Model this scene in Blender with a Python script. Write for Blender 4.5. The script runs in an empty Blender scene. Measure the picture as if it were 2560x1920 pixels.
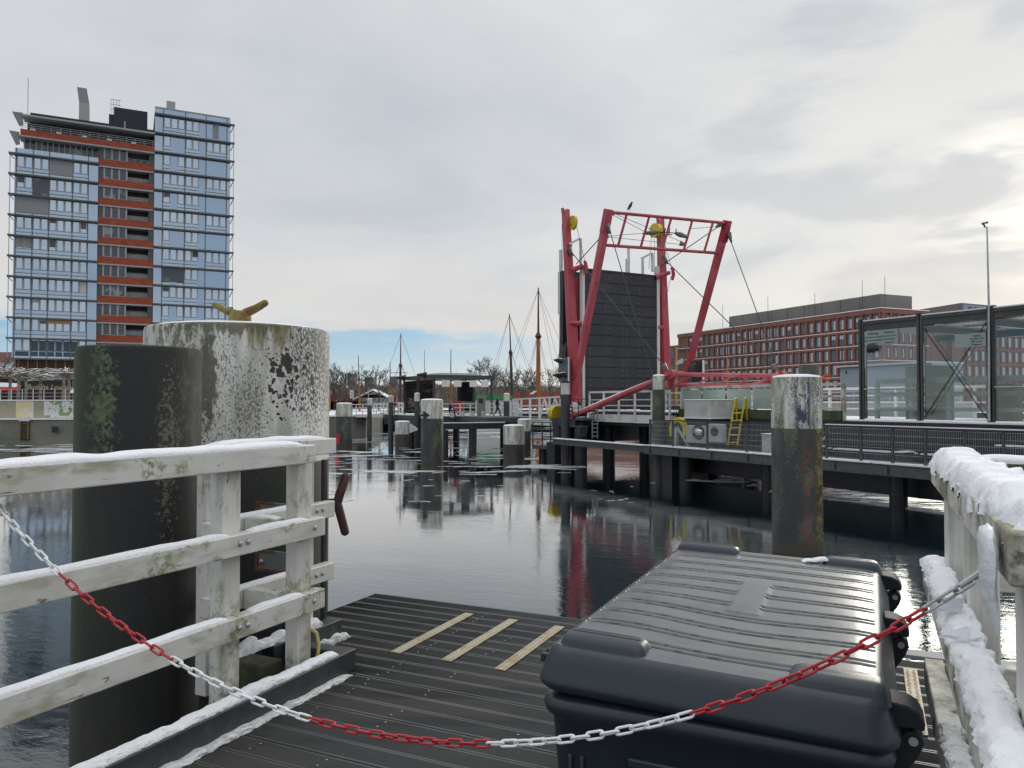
import bpy, bmesh, math, random
from mathutils import Vector, Matrix, noise
SC = bpy.context.scene
COL = SC.collection
R = math.radians

# ------------------------------------------------------------------ camera
F, HZ, EYE = 1920.0, 1005.0, 4.0          # focal length and horizon row (pixels of a 2560 wide frame), eye height
PITCH = math.atan((HZ - 960) / F)
cam_d = bpy.data.cameras.new('camera')
cam = bpy.data.objects.new('camera', cam_d)
COL.objects.link(cam)
cam.location = (0, 0, EYE)
cam.rotation_euler = (R(90) + PITCH, 0, 0)
cam_d.sensor_width = 36
cam_d.lens = 36 * F / 2560
cam_d.clip_start = 0.05
cam_d.clip_end = 6000
SC.camera = cam

# ------------------------------------------------------------------ sky, sun, exposure
SUN_AZ, SUN_EL = R(33), R(12.5)             # azimuth to the right of the view axis (+Y)
SUND = Vector((math.sin(SUN_AZ) * math.cos(SUN_EL), math.cos(SUN_AZ) * math.cos(SUN_EL), math.sin(SUN_EL)))
W = bpy.data.worlds.new("World")
SC.world = W
W.use_nodes = True


class NT:
    """tiny node-tree helper"""
    def __init__(s, nt):
        s.nt = nt
        nt.nodes.clear()

    def n(s, kind, **kw):
        nd = s.nt.nodes.new(kind)
        ins = kw.pop('ins', {})
        for k, v in kw.items():
            setattr(nd, k, v)
        for k, v in ins.items():
            if isinstance(v, bpy.types.NodeSocket):
                s.nt.links.new(v, nd.inputs[k])
            else:
                nd.inputs[k].default_value = v
        return nd

    def math(s, op, a, b=0.0, c=0.0, clamp=False):
        nd = s.n('ShaderNodeMath', operation=op, use_clamp=clamp, ins={0: a, 1: b, 2: c})
        return nd.outputs[0]

    def vmath(s, op, a, b=(0, 0, 0), out=0):
        nd = s.n('ShaderNodeVectorMath', operation=op, ins={0: a, 1: b})
        return nd.outputs[out]

    def mix(s, f, a, b, blend='MIX'):
        nd = s.n('ShaderNodeMix', data_type='RGBA', blend_type=blend)
        for i, v in ((0, f), (6, a), (7, b)):
            if isinstance(v, bpy.types.NodeSocket):
                s.nt.links.new(v, nd.inputs[i])
            else:
                nd.inputs[i].default_value = v if i == 0 else (tuple(v) + (1,))[:4]
        return nd.outputs[2]

    def ramp(s, f, stops, interp='LINEAR'):
        nd = s.n('ShaderNodeValToRGB', ins={0: f})
        cr = nd.color_ramp
        cr.interpolation = interp
        while len(cr.elements) < len(stops):
            cr.elements.new(0.5)
        for e, (p, c) in zip(cr.elements, stops):
            e.position = p
            e.color = (c, c, c, 1) if isinstance(c, (int, float)) else (tuple(c) + (1,))[:4]
        return nd.outputs[0]

    def noise(s, vec, scale, detail=4, rough=0.55, dist=0.0):
        return s.n('ShaderNodeTexNoise', ins={'Vector': vec, 'Scale': scale, 'Detail': detail, 'Roughness': rough, 'Distortion': dist}).outputs['Fac']

    def smooth(s, x, a, b):
        nd = s.n('ShaderNodeMapRange', interpolation_type='SMOOTHSTEP', ins={0: x, 1: a, 2: b, 3: 0.0, 4: 1.0})
        return nd.outputs[0]


def build_world():
    T = NT(W.node_tree)
    tc = T.n('ShaderNodeTexCoord').outputs['Generated']
    d = T.vmath('NORMALIZE', tc)
    sep = T.n('ShaderNodeSeparateXYZ', ins={0: d}).outputs
    x, y, z = sep[0], sep[1], sep[2]
    sky = T.n('ShaderNodeTexSky', sky_type='NISHITA', sun_disc=False, sun_elevation=SUN_EL, sun_rotation=SUN_AZ,
              altitude=0, air_density=1.0, dust_density=0.6, ozone_density=1.6).outputs[0]
    zc = T.math('ADD', T.math('MAXIMUM', z, 0.0), 0.13)
    pv = T.n('ShaderNodeCombineXYZ', ins={0: T.math('DIVIDE', x, zc), 1: T.math('DIVIDE', y, zc), 2: 0.0}).outputs[0]
    n1 = T.noise(T.vmath('ADD', pv, (3.1, 7.7, 0.4)), 0.62, 6, 0.55, 0.5)
    n2 = T.noise(T.vmath('ADD', pv, (9.3, 1.2, 2.0)), 1.7, 5, 0.55, 0.3)
    n3 = T.noise(T.vmath('MULTIPLY', d, (2.2, 2.2, 9.0)), 1.6, 5, 0.55, 0.3)
    cl = T.math('ADD', T.math('MULTIPLY', n1, 0.6), T.math('MULTIPLY', n2, 0.4))
    grey = T.ramp(cl, [(0.34, (5.75, 6.05, 6.5)), (0.44, (6.4, 6.65, 7.0)), (0.53, (6.95, 7.1, 7.3)), (0.66, (7.9, 7.95, 8.0))])
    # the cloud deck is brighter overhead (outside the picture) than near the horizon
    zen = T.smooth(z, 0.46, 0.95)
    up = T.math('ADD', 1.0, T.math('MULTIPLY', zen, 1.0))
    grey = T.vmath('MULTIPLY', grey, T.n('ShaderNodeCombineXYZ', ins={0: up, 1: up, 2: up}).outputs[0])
    # warm, thinner cloud towards the sunward horizon
    sd = T.n('ShaderNodeVectorMath', operation='DOT_PRODUCT', ins={0: d, 1: tuple(SUND)}).outputs['Value']
    hor = T.math('SUBTRACT', 1.0, T.smooth(z, 0.05, 0.30))
    fr = T.smooth(y, -0.1, 0.6)
    warm = T.math('MULTIPLY', T.math('MULTIPLY', hor, fr), T.smooth(n3, 0.36, 0.60))
    warm = T.math('MULTIPLY', warm, 0.75)
    c = T.mix(warm, grey, (7.95, 7.5, 7.15))
    cb = T.noise(T.vmath('MULTIPLY', d, (2.6, 2.6, 8.0)), 2.0, 4, 0.5, 0.35)
    ws = T.math('MULTIPLY', T.smooth(sd, 0.90, 0.985), T.smooth(cb, 0.42, 0.60))
    c = T.mix(T.math('MULTIPLY', ws, 0.6), c, (8.6, 8.5, 8.0))
    dk = T.math('MULTIPLY', T.smooth(sd, 0.86, 0.97), T.smooth(cb, 0.50, 0.36))
    c = T.mix(T.math('MULTIPLY', dk, 0.55), c, (5.7, 6.05, 6.2))
    glow = T.math('MULTIPLY', T.smooth(sd, 0.9945, 0.9995), T.smooth(cb, 0.42, 0.56))
    c = T.mix(glow, c, (10.6, 10.4, 9.6))
    # blue gap low over the horizon, to the left of the view axis
    az = T.math('ARCTAN2', x, y)
    edge = T.math('ADD', T.math('MULTIPLY', T.noise(T.vmath('MULTIPLY', d, (5, 5, 30)), 2.2, 5, 0.55), 0.085), 0.045)
    low = T.math('SUBTRACT', 1.0, T.smooth(T.math('SUBTRACT', z, edge), -0.012, 0.012))
    left = T.math('SUBTRACT', 1.0, T.smooth(az, -0.06, 0.10))
    wisp = T.smooth(n3, 0.70, 0.52)
    gap = T.math('MULTIPLY', T.math('MULTIPLY', low, left), T.math('ADD', 0.6, T.math('MULTIPLY', wisp, 0.4)))
    blue = T.mix(T.smooth(z, 0.0, 0.09), (6.6, 7.9, 8.9), (3.3, 5.6, 8.2))
    blue = T.mix(0.25, blue, sky)
    c = T.mix(gap, c, blue)
    # below the horizon: dim water-grey
    c = T.mix(T.smooth(z, -0.02, -0.1), c, (1.2, 1.3, 1.4))
    c = T.mix(0.06, c, sky)
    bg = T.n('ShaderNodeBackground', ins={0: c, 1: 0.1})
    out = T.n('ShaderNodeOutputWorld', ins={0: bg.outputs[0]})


build_world()
sun_d = bpy.data.lights.new('sun', 'SUN')
sun_d.energy = 0.9
sun_d.angle = R(14)
sun_d.color = (1.0, 0.93, 0.83)
sun = bpy.data.objects.new('sun', sun_d)
COL.objects.link(sun)
sun.rotation_euler = SUND.to_track_quat('Z', 'Y').to_euler()
SC.view_settings.view_transform = 'Standard'
SC.view_settings.look = 'None'
SC.view_settings.exposure = 0.0
SC.view_settings.gamma = 1.0
SC.cycles.max_bounces = 8
SC.cycles.transparent_max_bounces = 12
SC.cycles.caustics_reflective = False
SC.cycles.caustics_refractive = False
SC.cycles.sample_clamp_indirect = 6.0

# ------------------------------------------------------------------ measuring frames
CP, SP = math.cos(PITCH), math.sin(PITCH)


def ray(u, v):
    a = (u - 1280) / F
    b = (960 - v) / F
    return Vector((a, CP - b * SP, SP + b * CP))


def atY(u, v, Y):
    r = ray(u, v)
    return Vector((0, 0, EYE)) + r * (Y / r.y)


def atz(u, v, z):
    r = ray(u, v)
    return Vector((0, 0, EYE)) + r * ((z - EYE) / r.z)


YAW = R(25)


def ST(s, t, z):      # landing-stage frame: s along the boards (right), t away from the camera
    return Vector((s * math.cos(YAW) + t * math.sin(YAW), -s * math.sin(YAW) + t * math.cos(YAW), z))


BD, BN = (0.482, -0.876), (0.876, 0.482)


def BR(a, n, z):      # bridge frame: a along the bridge towards the near right, n across it
    return Vector((a * BD[0] + n * BN[0], a * BD[1] + n * BN[1], z))


def WLD(x, y, z):
    return Vector((x, y, z))


def frame(o, ang):
    c, s = math.cos(ang), math.sin(ang)
    o = Vector(o)
    return lambda x, y, z: Vector((o.x + x * c - y * s, o.y + x * s + y * c, o.z + z))


# ------------------------------------------------------------------ mesh builder
ORG = {}


class MB:
    def __init__(s, f=WLD):
        s.v, s.f, s.m, s.fr, s.mi = [], [], [], f, 0

    def add(s, vs, fs, local=True):
        b = len(s.v)
        s.v += [s.fr(*p) if local else Vector(p) for p in vs]
        for q in fs:
            s.f.append(tuple(b + i for i in q))
            s.m.append(s.mi)
        return s

    def box(s, x0, x1, y0, y1, z0, z1):
        vs = [(x, y, z) for z in (z0, z1) for y in (y0, y1) for x in (x0, x1)]
        return s.add(vs, [(0, 2, 3, 1), (4, 5, 7, 6), (0, 1, 5, 4), (2, 6, 7, 3), (0, 4, 6, 2), (1, 3, 7, 5)])

    def bar(s, p, q, w, h=None, up=(0, 0, 1)):          # square bar between two WORLD points
        h = h or w
        p, q = Vector(p), Vector(q)
        d = (q - p).normalized()
        u = Vector(up)
        if abs(d.dot(u)) > 0.98:
            u = Vector((BD[0], BD[1], 0))
        x = d.cross(u).normalized() * (w / 2)
        y = x.cross(d).normalized() * (h / 2)
        vs = [a + i * x + j * y for a in (p, q) for j in (-1, 1) for i in (-1, 1)]
        return s.add(vs, [(0, 2, 3, 1), (4, 5, 7, 6), (0, 1, 5, 4), (2, 6, 7, 3), (0, 4, 6, 2), (1, 3, 7, 5)], False)

    def tube(s, pts, r, n=8, cap=True, closed=False):   # WORLD points; r number or list
        pts = [Vector(p) for p in pts]
        k = len(pts)
        rs = r if isinstance(r, (list, tuple)) else [r] * k
        rings = []
        prev = None
        for i, p in enumerate(pts):
            if closed:
                d = pts[(i + 1) % k] - pts[i - 1]
            else:
                d = pts[min(i + 1, k - 1)] - pts[max(i - 1, 0)]
            d.normalize()
            if prev is None:
                a = Vector((0, 0, 1)) if abs(d.z) < 0.9 else Vector((1, 0, 0))
                x = d.cross(a).normalized()
            else:
                x = (prev - d * prev.dot(d)).normalized()
            prev = x
            y = d.cross(x)
            rings.append([p + rs[i] * (math.cos(2 * math.pi * j / n) * x + math.sin(2 * math.pi * j / n) * y) for j in range(n)])
        vs = [v for g in rings for v in g]
        fs = []
        for i in range(k if closed else k - 1):
            a, b = i * n, ((i + 1) % k) * n
            for j in range(n):
                fs.append((a + j, a + (j + 1) % n, b + (j + 1) % n, b + j))
        if cap and not closed:
            fs.append(tuple(range(n))[::-1])
            fs.append(tuple(range((k - 1) * n, k * n)))
        return s.add(vs, fs, False)

    def loft(s, rings, cap0=True, cap1=True):           # local rings of equal length
        n = len(rings[0])
        vs = [p for g in rings for p in g]
        fs = []
        for i in range(len(rings) - 1):
            a, b = i * n, (i + 1) * n
            for j in range(n):
                fs.append((a + j, a + (j + 1) % n, b + (j + 1) % n, b + j))
        if cap0:
            fs.append(tuple(range(n))[::-1])
        if cap1:
            fs.append(tuple(range((len(rings) - 1) * n, len(rings) * n)))
        return s.add(vs, fs)

    def lathe(s, cx, cy, prof, n=32):                   # prof: list of (r, z)
        rings = [[(cx + r * math.cos(2 * math.pi * j / n), cy + r * math.sin(2 * math.pi * j / n), z) for j in range(n)] for r, z in prof]
        return s.loft(rings)

    def prism(s, poly, d):                              # poly of WORLD points extruded by WORLD vector d
        d = Vector(d)
        poly = [Vector(p) for p in poly]
        n = len(poly)
        vs = poly + [p + d for p in poly]
        fs = [tuple(range(n))[::-1], tuple(range(n, 2 * n))] + [(i, (i + 1) % n, n + (i + 1) % n, n + i) for i in range(n)]
        return s.add(vs, fs, False)

    def quad(s, a, b, c, d):
        return s.add([a, b, c, d], [(0, 1, 2, 3)], False)

    def build(s, name, mats, parent=None, org=None, smooth=True, bevel=0.0, ang=38, fixn=True):
        base = Vector((0, 0, 0))
        if parent is not None:
            base = ORG[parent]
        elif org is not None:
            base = Vector(org)
        me = bpy.data.meshes.new(name)
        me.from_pydata([tuple(p - base) for p in s.v], [], s.f)
        mats = mats if isinstance(mats, (list, tuple)) else [mats]
        for m in mats:
            me.materials.append(m)
        me.polygons.foreach_set('material_index', s.m)
        if fixn:
            bm = bmesh.new()
            bm.from_mesh(me)
            bmesh.ops.recalc_face_normals(bm, faces=bm.faces)
            bm.to_mesh(me)
            bm.free()
        if smooth:
            me.polygons.foreach_set('use_smooth', [True] * len(me.polygons))
            me.set_sharp_from_angle(angle=R(ang))
        o = bpy.data.objects.new(name, me)
        COL.objects.link(o)
        if parent is not None:
            o.parent = parent
        else:
            o.location = base
        ORG[o] = base
        if bevel:
            b = o.modifiers.new('bevel', 'BEVEL')
            b.width = bevel
            b.segments = 2
            b.limit_method = 'ANGLE'
            b.angle_limit = R(40)
        return o


def tag(o, label=None, cat=None, group=None, kind=None):
    if label:
        o['label'] = label
    if cat:
        o['category'] = cat
    if group:
        o['group'] = group
    if kind:
        o['kind'] = kind
    return o


def thing(name, loc, label, cat, group=None):
    o = bpy.data.objects.new(name, None)
    COL.objects.link(o)
    o.empty_display_size = 0.2
    o.location = loc
    ORG[o] = Vector(loc)
    return tag(o, label, cat, group)


def copy_thing(o, loc, label=None, group=None, parent=None, rz=None):
    c = o.copy()
    COL.objects.link(c)
    if parent is None:
        c.location = loc
        if rz is not None:
            c.rotation_euler.z = rz
        if label:
            c['label'] = label
        if group:
            c['group'] = group
    else:
        c.parent = parent
    for ch in [k for k in bpy.data.objects if k.parent == o]:
        copy_thing(ch, None, parent=c)
    return c


# ------------------------------------------------------------------ materials
MATS = {}


def pos_vec(T, sc=(1, 1, 1)):
    p = T.n('ShaderNodeNewGeometry').outputs['Position']
    return T.vmath('MULTIPLY', p, sc) if sc != (1, 1, 1) else p


def mat(name, base, rough=0.6, metal=0.0, layers=(), bump=None, spec=0.5, coat=0.0, rvar=0.0, ior=1.5, alpha=1.0, trans=0.0):
    """layers: (colour, scale, lo, hi, amount, stretch) noise-masked colours laid over the base; bump: (scale, strength, stretch)"""
    if name in MATS:
        return MATS[name]
    m = bpy.data.materials.new(name)
    m.use_nodes = True
    T = NT(m.node_tree)
    c = None
    for i, L in enumerate(layers):
        col, sc, lo, hi, amt = L[:5]
        st = L[5] if len(L) > 5 else (1, 1, 1)
        off = T.vmath('ADD', pos_vec(T, st), (3.7 * i + 0.3, 1.9 * i, 5.1 * i))
        f = T.math('MULTIPLY', T.smooth(T.noise(off, sc, 6, 0.62), lo, hi), amt)
        c = T.mix(f, base if c is None else c, col)
    b = T.n('ShaderNodeBsdfPrincipled', ins={'Roughness': rough, 'Metallic': metal, 'IOR': ior, 'Specular IOR Level': spec, 'Coat Weight': coat, 'Coat Roughness': 0.15,
                                             'Transmission Weight': trans, 'Alpha': alpha})
    if c is None:
        b.inputs['Base Color'].default_value = tuple(base) + (1,)
    else:
        T.nt.links.new(c, b.inputs['Base Color'])
    if rvar:
        T.nt.links.new(T.math('ADD', rough - rvar / 2, T.math('MULTIPLY', T.noise(pos_vec(T), 5, 4), rvar)), b.inputs['Roughness'])
    if bump:
        bs = bump
        nz = T.noise(pos_vec(T, bs[2] if len(bs) > 2 else (1, 1, 1)), bs[0], 6, 0.6)
        bp = T.n('ShaderNodeBump', ins={'Strength': bs[1], 'Distance': 0.02, 'Height': nz})
        T.nt.links.new(bp.outputs[0], b.inputs['Normal'])
    T.n('ShaderNodeOutputMaterial', ins={0: b.outputs[0]})
    MATS[name] = m
    return m




def wood_mat(name, axis, base=(0.68, 0.68, 0.645), grime=1.15):
    """white-painted timber, grain and cracks along its own axis ('s', 't' or 'z'), algae and grime in patches"""
    m = bpy.data.materials.new(name)
    m.use_nodes = True
    T = NT(m.node_tree)
    P = T.n('ShaderNodeVectorRotate', rotation_type='Z_AXIS', ins={'Vector': T.n('ShaderNodeNewGeometry').outputs['Position'], 'Angle': YAW_}).outputs[0]
    k = {'s': (0.07, 1, 1), 't': (1, 0.07, 1), 'z': (1, 1, 0.07)}[axis]
    G = T.vmath('MULTIPLY', P, k)
    k3 = tuple(0.35 if v < 1 else 1 for v in k)
    H = T.vmath('MULTIPLY', P, k3)
    c = T.mix(T.math('MULTIPLY', T.smooth(T.noise(P, 3.0, 5, 0.6), 0.44, 0.66), 0.55 * grime), base, (0.52, 0.51, 0.46))
    c = T.mix(T.math('MULTIPLY', T.smooth(T.noise(G, 34, 4, 0.6), 0.52, 0.66), 0.45), c, (0.46, 0.45, 0.40))
    c = T.mix(T.math('MULTIPLY', T.smooth(T.noise(T.vmath('ADD', H, (1, 4, 2)), 5.0, 6, 0.65), 0.51, 0.66), 0.75 * grime), c, (0.34, 0.33, 0.22))
    c = T.mix(T.math('MULTIPLY', T.math('MULTIPLY', T.smooth(T.noise(T.vmath('ADD', P, (7, 4, 2)), 2.6, 4, 0.6), 0.54, 0.66), T.smooth(T.noise(P, 28, 5, 0.7), 0.42, 0.58)), 0.9 * grime), c, (0.20, 0.22, 0.09))
    crack = T.smooth(T.noise(T.vmath('ADD', G, (2, 9, 5)), 22, 5, 0.6), 0.655, 0.69)
    c = T.mix(T.math('MULTIPLY', crack, 0.85), c, (0.085, 0.07, 0.055))
    peel = T.math('MULTIPLY', T.smooth(T.noise(T.vmath('ADD', H, (5, 5, 1)), 26, 5, 0.65), 0.635, 0.675), T.smooth(T.noise(P, 4.0, 3, 0.5), 0.48, 0.60))
    c = T.mix(T.math('MULTIPLY', peel, 0.9), c, (0.12, 0.10, 0.07))
    b = T.n('ShaderNodeBsdfPrincipled', ins={'Base Color': c, 'Roughness': 0.5})
    hgt = T.math('SUBTRACT', T.math('MULTIPLY', T.noise(G, 30, 4, 0.6), 0.5), T.math('ADD', crack, peel))
    bp = T.n('ShaderNodeBump', ins={'Strength': 0.25, 'Distance': 0.004, 'Height': hgt})
    T.nt.links.new(bp.outputs[0], b.inputs['Normal'])
    T.n('ShaderNodeOutputMaterial', ins={0: b.outputs[0]})
    return m


YAW_ = R(25)
WOODT = wood_mat('white_paint_rail', 't')
WOODS = wood_mat('white_paint_cross_rail', 's')
WOODZ = wood_mat('white_paint_post', 'z', grime=0.8)
WOODW = WOODZ
WOODR = mat('mossy_white_paint', (0.66, 0.65, 0.60), 0.6, layers=[
    ((0.20, 0.19, 0.10), 3.0, 0.46, 0.64, 0.9),
    ((0.05, 0.05, 0.03), 7.0, 0.56, 0.66, 0.9),
    ((0.62, 0.61, 0.58), 16, 0.56, 0.66, 0.7)], bump=(40, 0.4))
MOSSWOOD = mat('mossy_dark_timber', (0.035, 0.036, 0.028), 0.85, layers=[((0.06, 0.07, 0.025), 4, 0.45, 0.62, 0.9), ((0.015, 0.014, 0.012), 9, 0.52, 0.65, 0.8)], bump=(30, 0.5))
STEELK = mat('dark_kerb_steel', (0.045, 0.048, 0.055), 0.5, layers=[((0.09, 0.09, 0.08), 8, 0.5, 0.7, 0.6), ((0.02, 0.02, 0.02), 3, 0.5, 0.65, 0.7)])
GREYSTEEL = mat('grey_steel', (0.075, 0.08, 0.088), 0.5, 0.2, layers=[((0.14, 0.145, 0.15), 3, 0.5, 0.7, 0.5), ((0.03, 0.028, 0.025), 6, 0.55, 0.7, 0.7)])
DARKSTEEL = mat('dark_steel', (0.030, 0.031, 0.035), 0.5, 0.1, layers=[((0.06, 0.06, 0.055), 4, 0.5, 0.7, 0.6)])
GALV = mat('galvanised_steel', (0.42, 0.43, 0.44), 0.42, 0.7, layers=[((0.25, 0.25, 0.25), 6, 0.45, 0.65, 0.5)])
RUST = mat('rust', (0.22, 0.10, 0.04), 0.85, layers=[((0.10, 0.04, 0.02), 20, 0.45, 0.6, 0.8)])
BLACK = mat('black_paint', (0.012, 0.012, 0.014), 0.5)
NAVY = mat('blue_black_paint', (0.016, 0.018, 0.026), 0.55, layers=[((0.04, 0.04, 0.042), 3, 0.5, 0.7, 0.6), ((0.045, 0.035, 0.025), 5, 0.58, 0.72, 0.6)])
WHITE = mat('white_steel_paint', (0.70, 0.70, 0.68), 0.5, layers=[((0.42, 0.41, 0.38), 1.7, 0.52, 0.72, 0.6), ((0.25, 0.22, 0.17), 6, 0.66, 0.74, 0.7)])
OFFW = mat('weathered_white_paint', (0.52, 0.52, 0.48), 0.6, layers=[((0.20, 0.17, 0.11), 2.2, 0.5, 0.66, 0.8), ((0.30, 0.34, 0.20), 1.3, 0.5, 0.7, 0.6)])
GREYP = mat('grey_machine_paint', (0.46, 0.47, 0.47), 0.55, layers=[((0.33, 0.35, 0.30), 1.2, 0.45, 0.65, 0.7), ((0.6, 0.6, 0.6), 0.8, 0.5, 0.6, 0.5)])
RED = mat('faded_red_paint', (0.42, 0.055, 0.075), 0.45, layers=[((0.50, 0.13, 0.15), 0.9, 0.42, 0.62, 0.75, (1, 1, 0.3)), ((0.18, 0.02, 0.03), 7, 0.62, 0.72, 0.7)], spec=0.4)
DRED = mat('deep_red_paint', (0.33, 0.012, 0.02), 0.45, layers=[((0.16, 0.012, 0.016), 1.5, 0.48, 0.66, 0.7)])
YEL = mat('yellow_paint', (0.62, 0.47, 0.03), 0.5, layers=[((0.38, 0.26, 0.03), 3, 0.5, 0.66, 0.7), ((0.10, 0.08, 0.04), 9, 0.66, 0.74, 0.8)])
SNOW = mat('snow', (0.86, 0.87, 0.90), 0.75, layers=[((0.74, 0.77, 0.82), 5, 0.48, 0.68, 0.5), ((0.62, 0.62, 0.62), 50, 0.60, 0.70, 0.35)], bump=(70, 0.45))
SLUSH = mat('slush', (0.70, 0.72, 0.72), 0.5, layers=[((0.42, 0.43, 0.42), 14, 0.48, 0.66, 0.8)], bump=(60, 0.7))
CHAINR = mat('red_plastic', (0.42, 0.02, 0.03), 0.38, layers=[((0.30, 0.015, 0.02), 30, 0.5, 0.7, 0.5)])
CHAINW = mat('white_plastic', (0.76, 0.78, 0.80), 0.4, layers=[((0.60, 0.62, 0.64), 30, 0.5, 0.7, 0.4)])
CONC = mat('quay_concrete', (0.20, 0.20, 0.17), 0.85, layers=[((0.13, 0.13, 0.10), 0.7, 0.45, 0.65, 0.8, (0.4, 0.4, 1.2)), ((0.30, 0.29, 0.25), 0.3, 0.5, 0.65, 0.5), ((0.06, 0.06, 0.05), 2, 0.64, 0.74, 0.7)], bump=(6, 0.3))
BEIGE = mat('beige_concrete', (0.36, 0.32, 0.24), 0.85, layers=[((0.26, 0.24, 0.19), 1.1, 0.45, 0.65, 0.6)])


def pile_mat(name, top, bottom, zb, lich=0.5, green=0.5, yel=0.0, seed=0.0, streak=0.6, red=0.0, rustk=0.0):
    """dolphin paint: pale band above zb, dark paint below, with lichen, algae and a barnacled waterline"""
    m = bpy.data.materials.new(name)
    m.use_nodes = True
    T = NT(m.node_tree)
    P = pos_vec(T)
    Ps = T.vmath('ADD', P, (seed, seed * 1.7, seed * 0.3))
    z = T.n('ShaderNodeSeparateXYZ', ins={0: P}).outputs[2]
    st = T.vmath('MULTIPLY', Ps, (1, 1, 0.20))
    m1 = T.noise(st, 2.2, 5, 0.6)
    m2 = T.noise(T.vmath('ADD', st, (4, 2, 9)), 2.6, 6, 0.65)
    c = T.mix(T.math('MULTIPLY', T.smooth(T.noise(st, 4.0, 6, 0.6), 0.42, 0.62), streak), top, (0.36, 0.36, 0.32))
    spk = T.smooth(T.noise(T.vmath('MULTIPLY', Ps, (1, 1, 0.6)), 34, 5, 0.7), 0.40, 0.56)
    c = T.mix(T.math('MULTIPLY', T.math('MULTIPLY', T.smooth(m2, 0.46, 0.60), T.math('ADD', 0.35, T.math('MULTIPLY', spk, 0.65))), green), c, (0.10, 0.108, 0.05))
    fine = T.math('ADD', T.noise(T.vmath('MULTIPLY', Ps, (1, 1, 0.5)), 42, 5, 0.7), T.math('MULTIPLY', T.math('SUBTRACT', m1, 0.5), 0.75))
    c = T.mix(T.math('MULTIPLY', T.smooth(fine, 0.53, 0.62), min(1.0, lich * 1.4)), c, (0.055, 0.056, 0.045))
    wob = T.vmath('MULTIPLY', T.n('ShaderNodeTexNoise', ins={'Vector': Ps, 'Scale': 16.0, 'Detail': 3.0}).outputs['Color'], (0.07, 0.07, 0.07))
    for vs, ns, lo, hi, k in ((24.0, 3.2, 0.45, 0.68, 0.45), (9.5, 1.7, 0.52, 0.66, 0.42)):
        vor = T.n('ShaderNodeTexVoronoi', ins={'Vector': T.vmath('ADD', Ps, wob), 'Scale': vs}).outputs['Distance']
        cnt = T.math('MULTIPLY', T.smooth(T.noise(T.vmath('ADD', Ps, (vs, 1, 2)), ns, 3, 0.5), lo, hi), k)
        c = T.mix(T.math('MULTIPLY', T.smooth(T.math('SUBTRACT', cnt, vor), -0.01, 0.01), lich), c, (0.024, 0.022, 0.017))
    d = bottom
    d = T.mix(T.math('MULTIPLY', T.smooth(T.noise(st, 2.0, 6, 0.6), 0.50, 0.66), 0.7), d, (0.042, 0.040, 0.036))
    dg = T.math('MULTIPLY', T.smooth(T.noise(T.vmath('ADD', st, (1, 5, 2)), 1.5, 6, 0.65), 0.50, 0.64), green)
    d = T.mix(T.math('MULTIPLY', dg, 0.85), d, (0.026, 0.036, 0.014))
    reg = T.noise(T.vmath('ADD', T.vmath('MULTIPLY', Ps, (1, 1, 0.45)), (7, 1, 4)), 1.9, 4, 0.6)
    lf = T.math('ADD', T.noise(Ps, 24, 5, 0.65), T.math('MULTIPLY', T.math('SUBTRACT', reg, 0.5), 1.3))
    d = T.mix(T.math('MULTIPLY', T.smooth(lf, 0.60, 0.68), green), d, (0.085, 0.115, 0.062))
    lf2 = T.math('ADD', T.noise(T.vmath('ADD', Ps, (3, 9, 1)), 30, 5, 0.65), T.math('MULTIPLY', T.math('SUBTRACT', T.noise(T.vmath('ADD', T.vmath('MULTIPLY', Ps, (1, 1, 0.4)), (2, 8, 6)), 2.0, 4, 0.6), 0.5), 1.3))
    d = T.mix(T.math('MULTIPLY', T.smooth(lf2, 0.61, 0.68), green * 0.8), d, (0.105, 0.100, 0.080))
    if yel:
        x = T.n('ShaderNodeSeparateXYZ', ins={0: P}).outputs[0]
        yf = T.math('MULTIPLY', T.smooth(T.noise(T.vmath('ADD', Ps, (7, 3, 0)), 5, 6, 0.7), 0.48, 0.58), T.smooth(x, yel, yel + 0.18))
        d = T.mix(yf, d, (0.26, 0.17, 0.03))
    if red:
        x = T.n('ShaderNodeSeparateXYZ', ins={0: P}).outputs[0]
        band = T.math('MULTIPLY', T.smooth(x, red - 0.22, red - 0.05), T.smooth(x, red + 0.22, red + 0.05))
        d = T.mix(T.math('MULTIPLY', band, T.math('MULTIPLY', T.smooth(T.noise(T.vmath('ADD', Ps, (2, 2, 8)), 3.5, 6, 0.7), 0.47, 0.6), 0.8)), d, (0.17, 0.045, 0.035))
        bb = T.math('MULTIPLY', T.smooth(x, red - 0.45, red - 0.25), T.smooth(x, red + 0.16, red))
        c = T.mix(T.math('MULTIPLY', bb, T.smooth(T.noise(T.vmath('MULTIPLY', Ps, (2, 2, 0.8)), 2.4, 6, 0.7), 0.44, 0.55)), c, (0.035, 0.042, 0.075))
    e = T.smooth(z, zb - 0.012, zb + 0.012)
    c = T.mix(e, d, c)
    wl = T.math('ADD', z, T.math('MULTIPLY', T.noise(Ps, 6, 4), 0.35))
    c = T.mix(T.smooth(wl, 0.62, 0.30), c, (0.045, 0.038, 0.026))
    b = T.n('ShaderNodeBsdfPrincipled', ins={'Base Color': c, 'Roughness': 0.62})
    bp = T.n('ShaderNodeBump', ins={'Strength': 0.35, 'Distance': 0.012, 'Height': T.noise(Ps, 22, 6, 0.7)})
    T.nt.links.new(bp.outputs[0], b.inputs['Normal'])
    T.n('ShaderNodeOutputMaterial', ins={0: b.outputs[0]})
    return m


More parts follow.
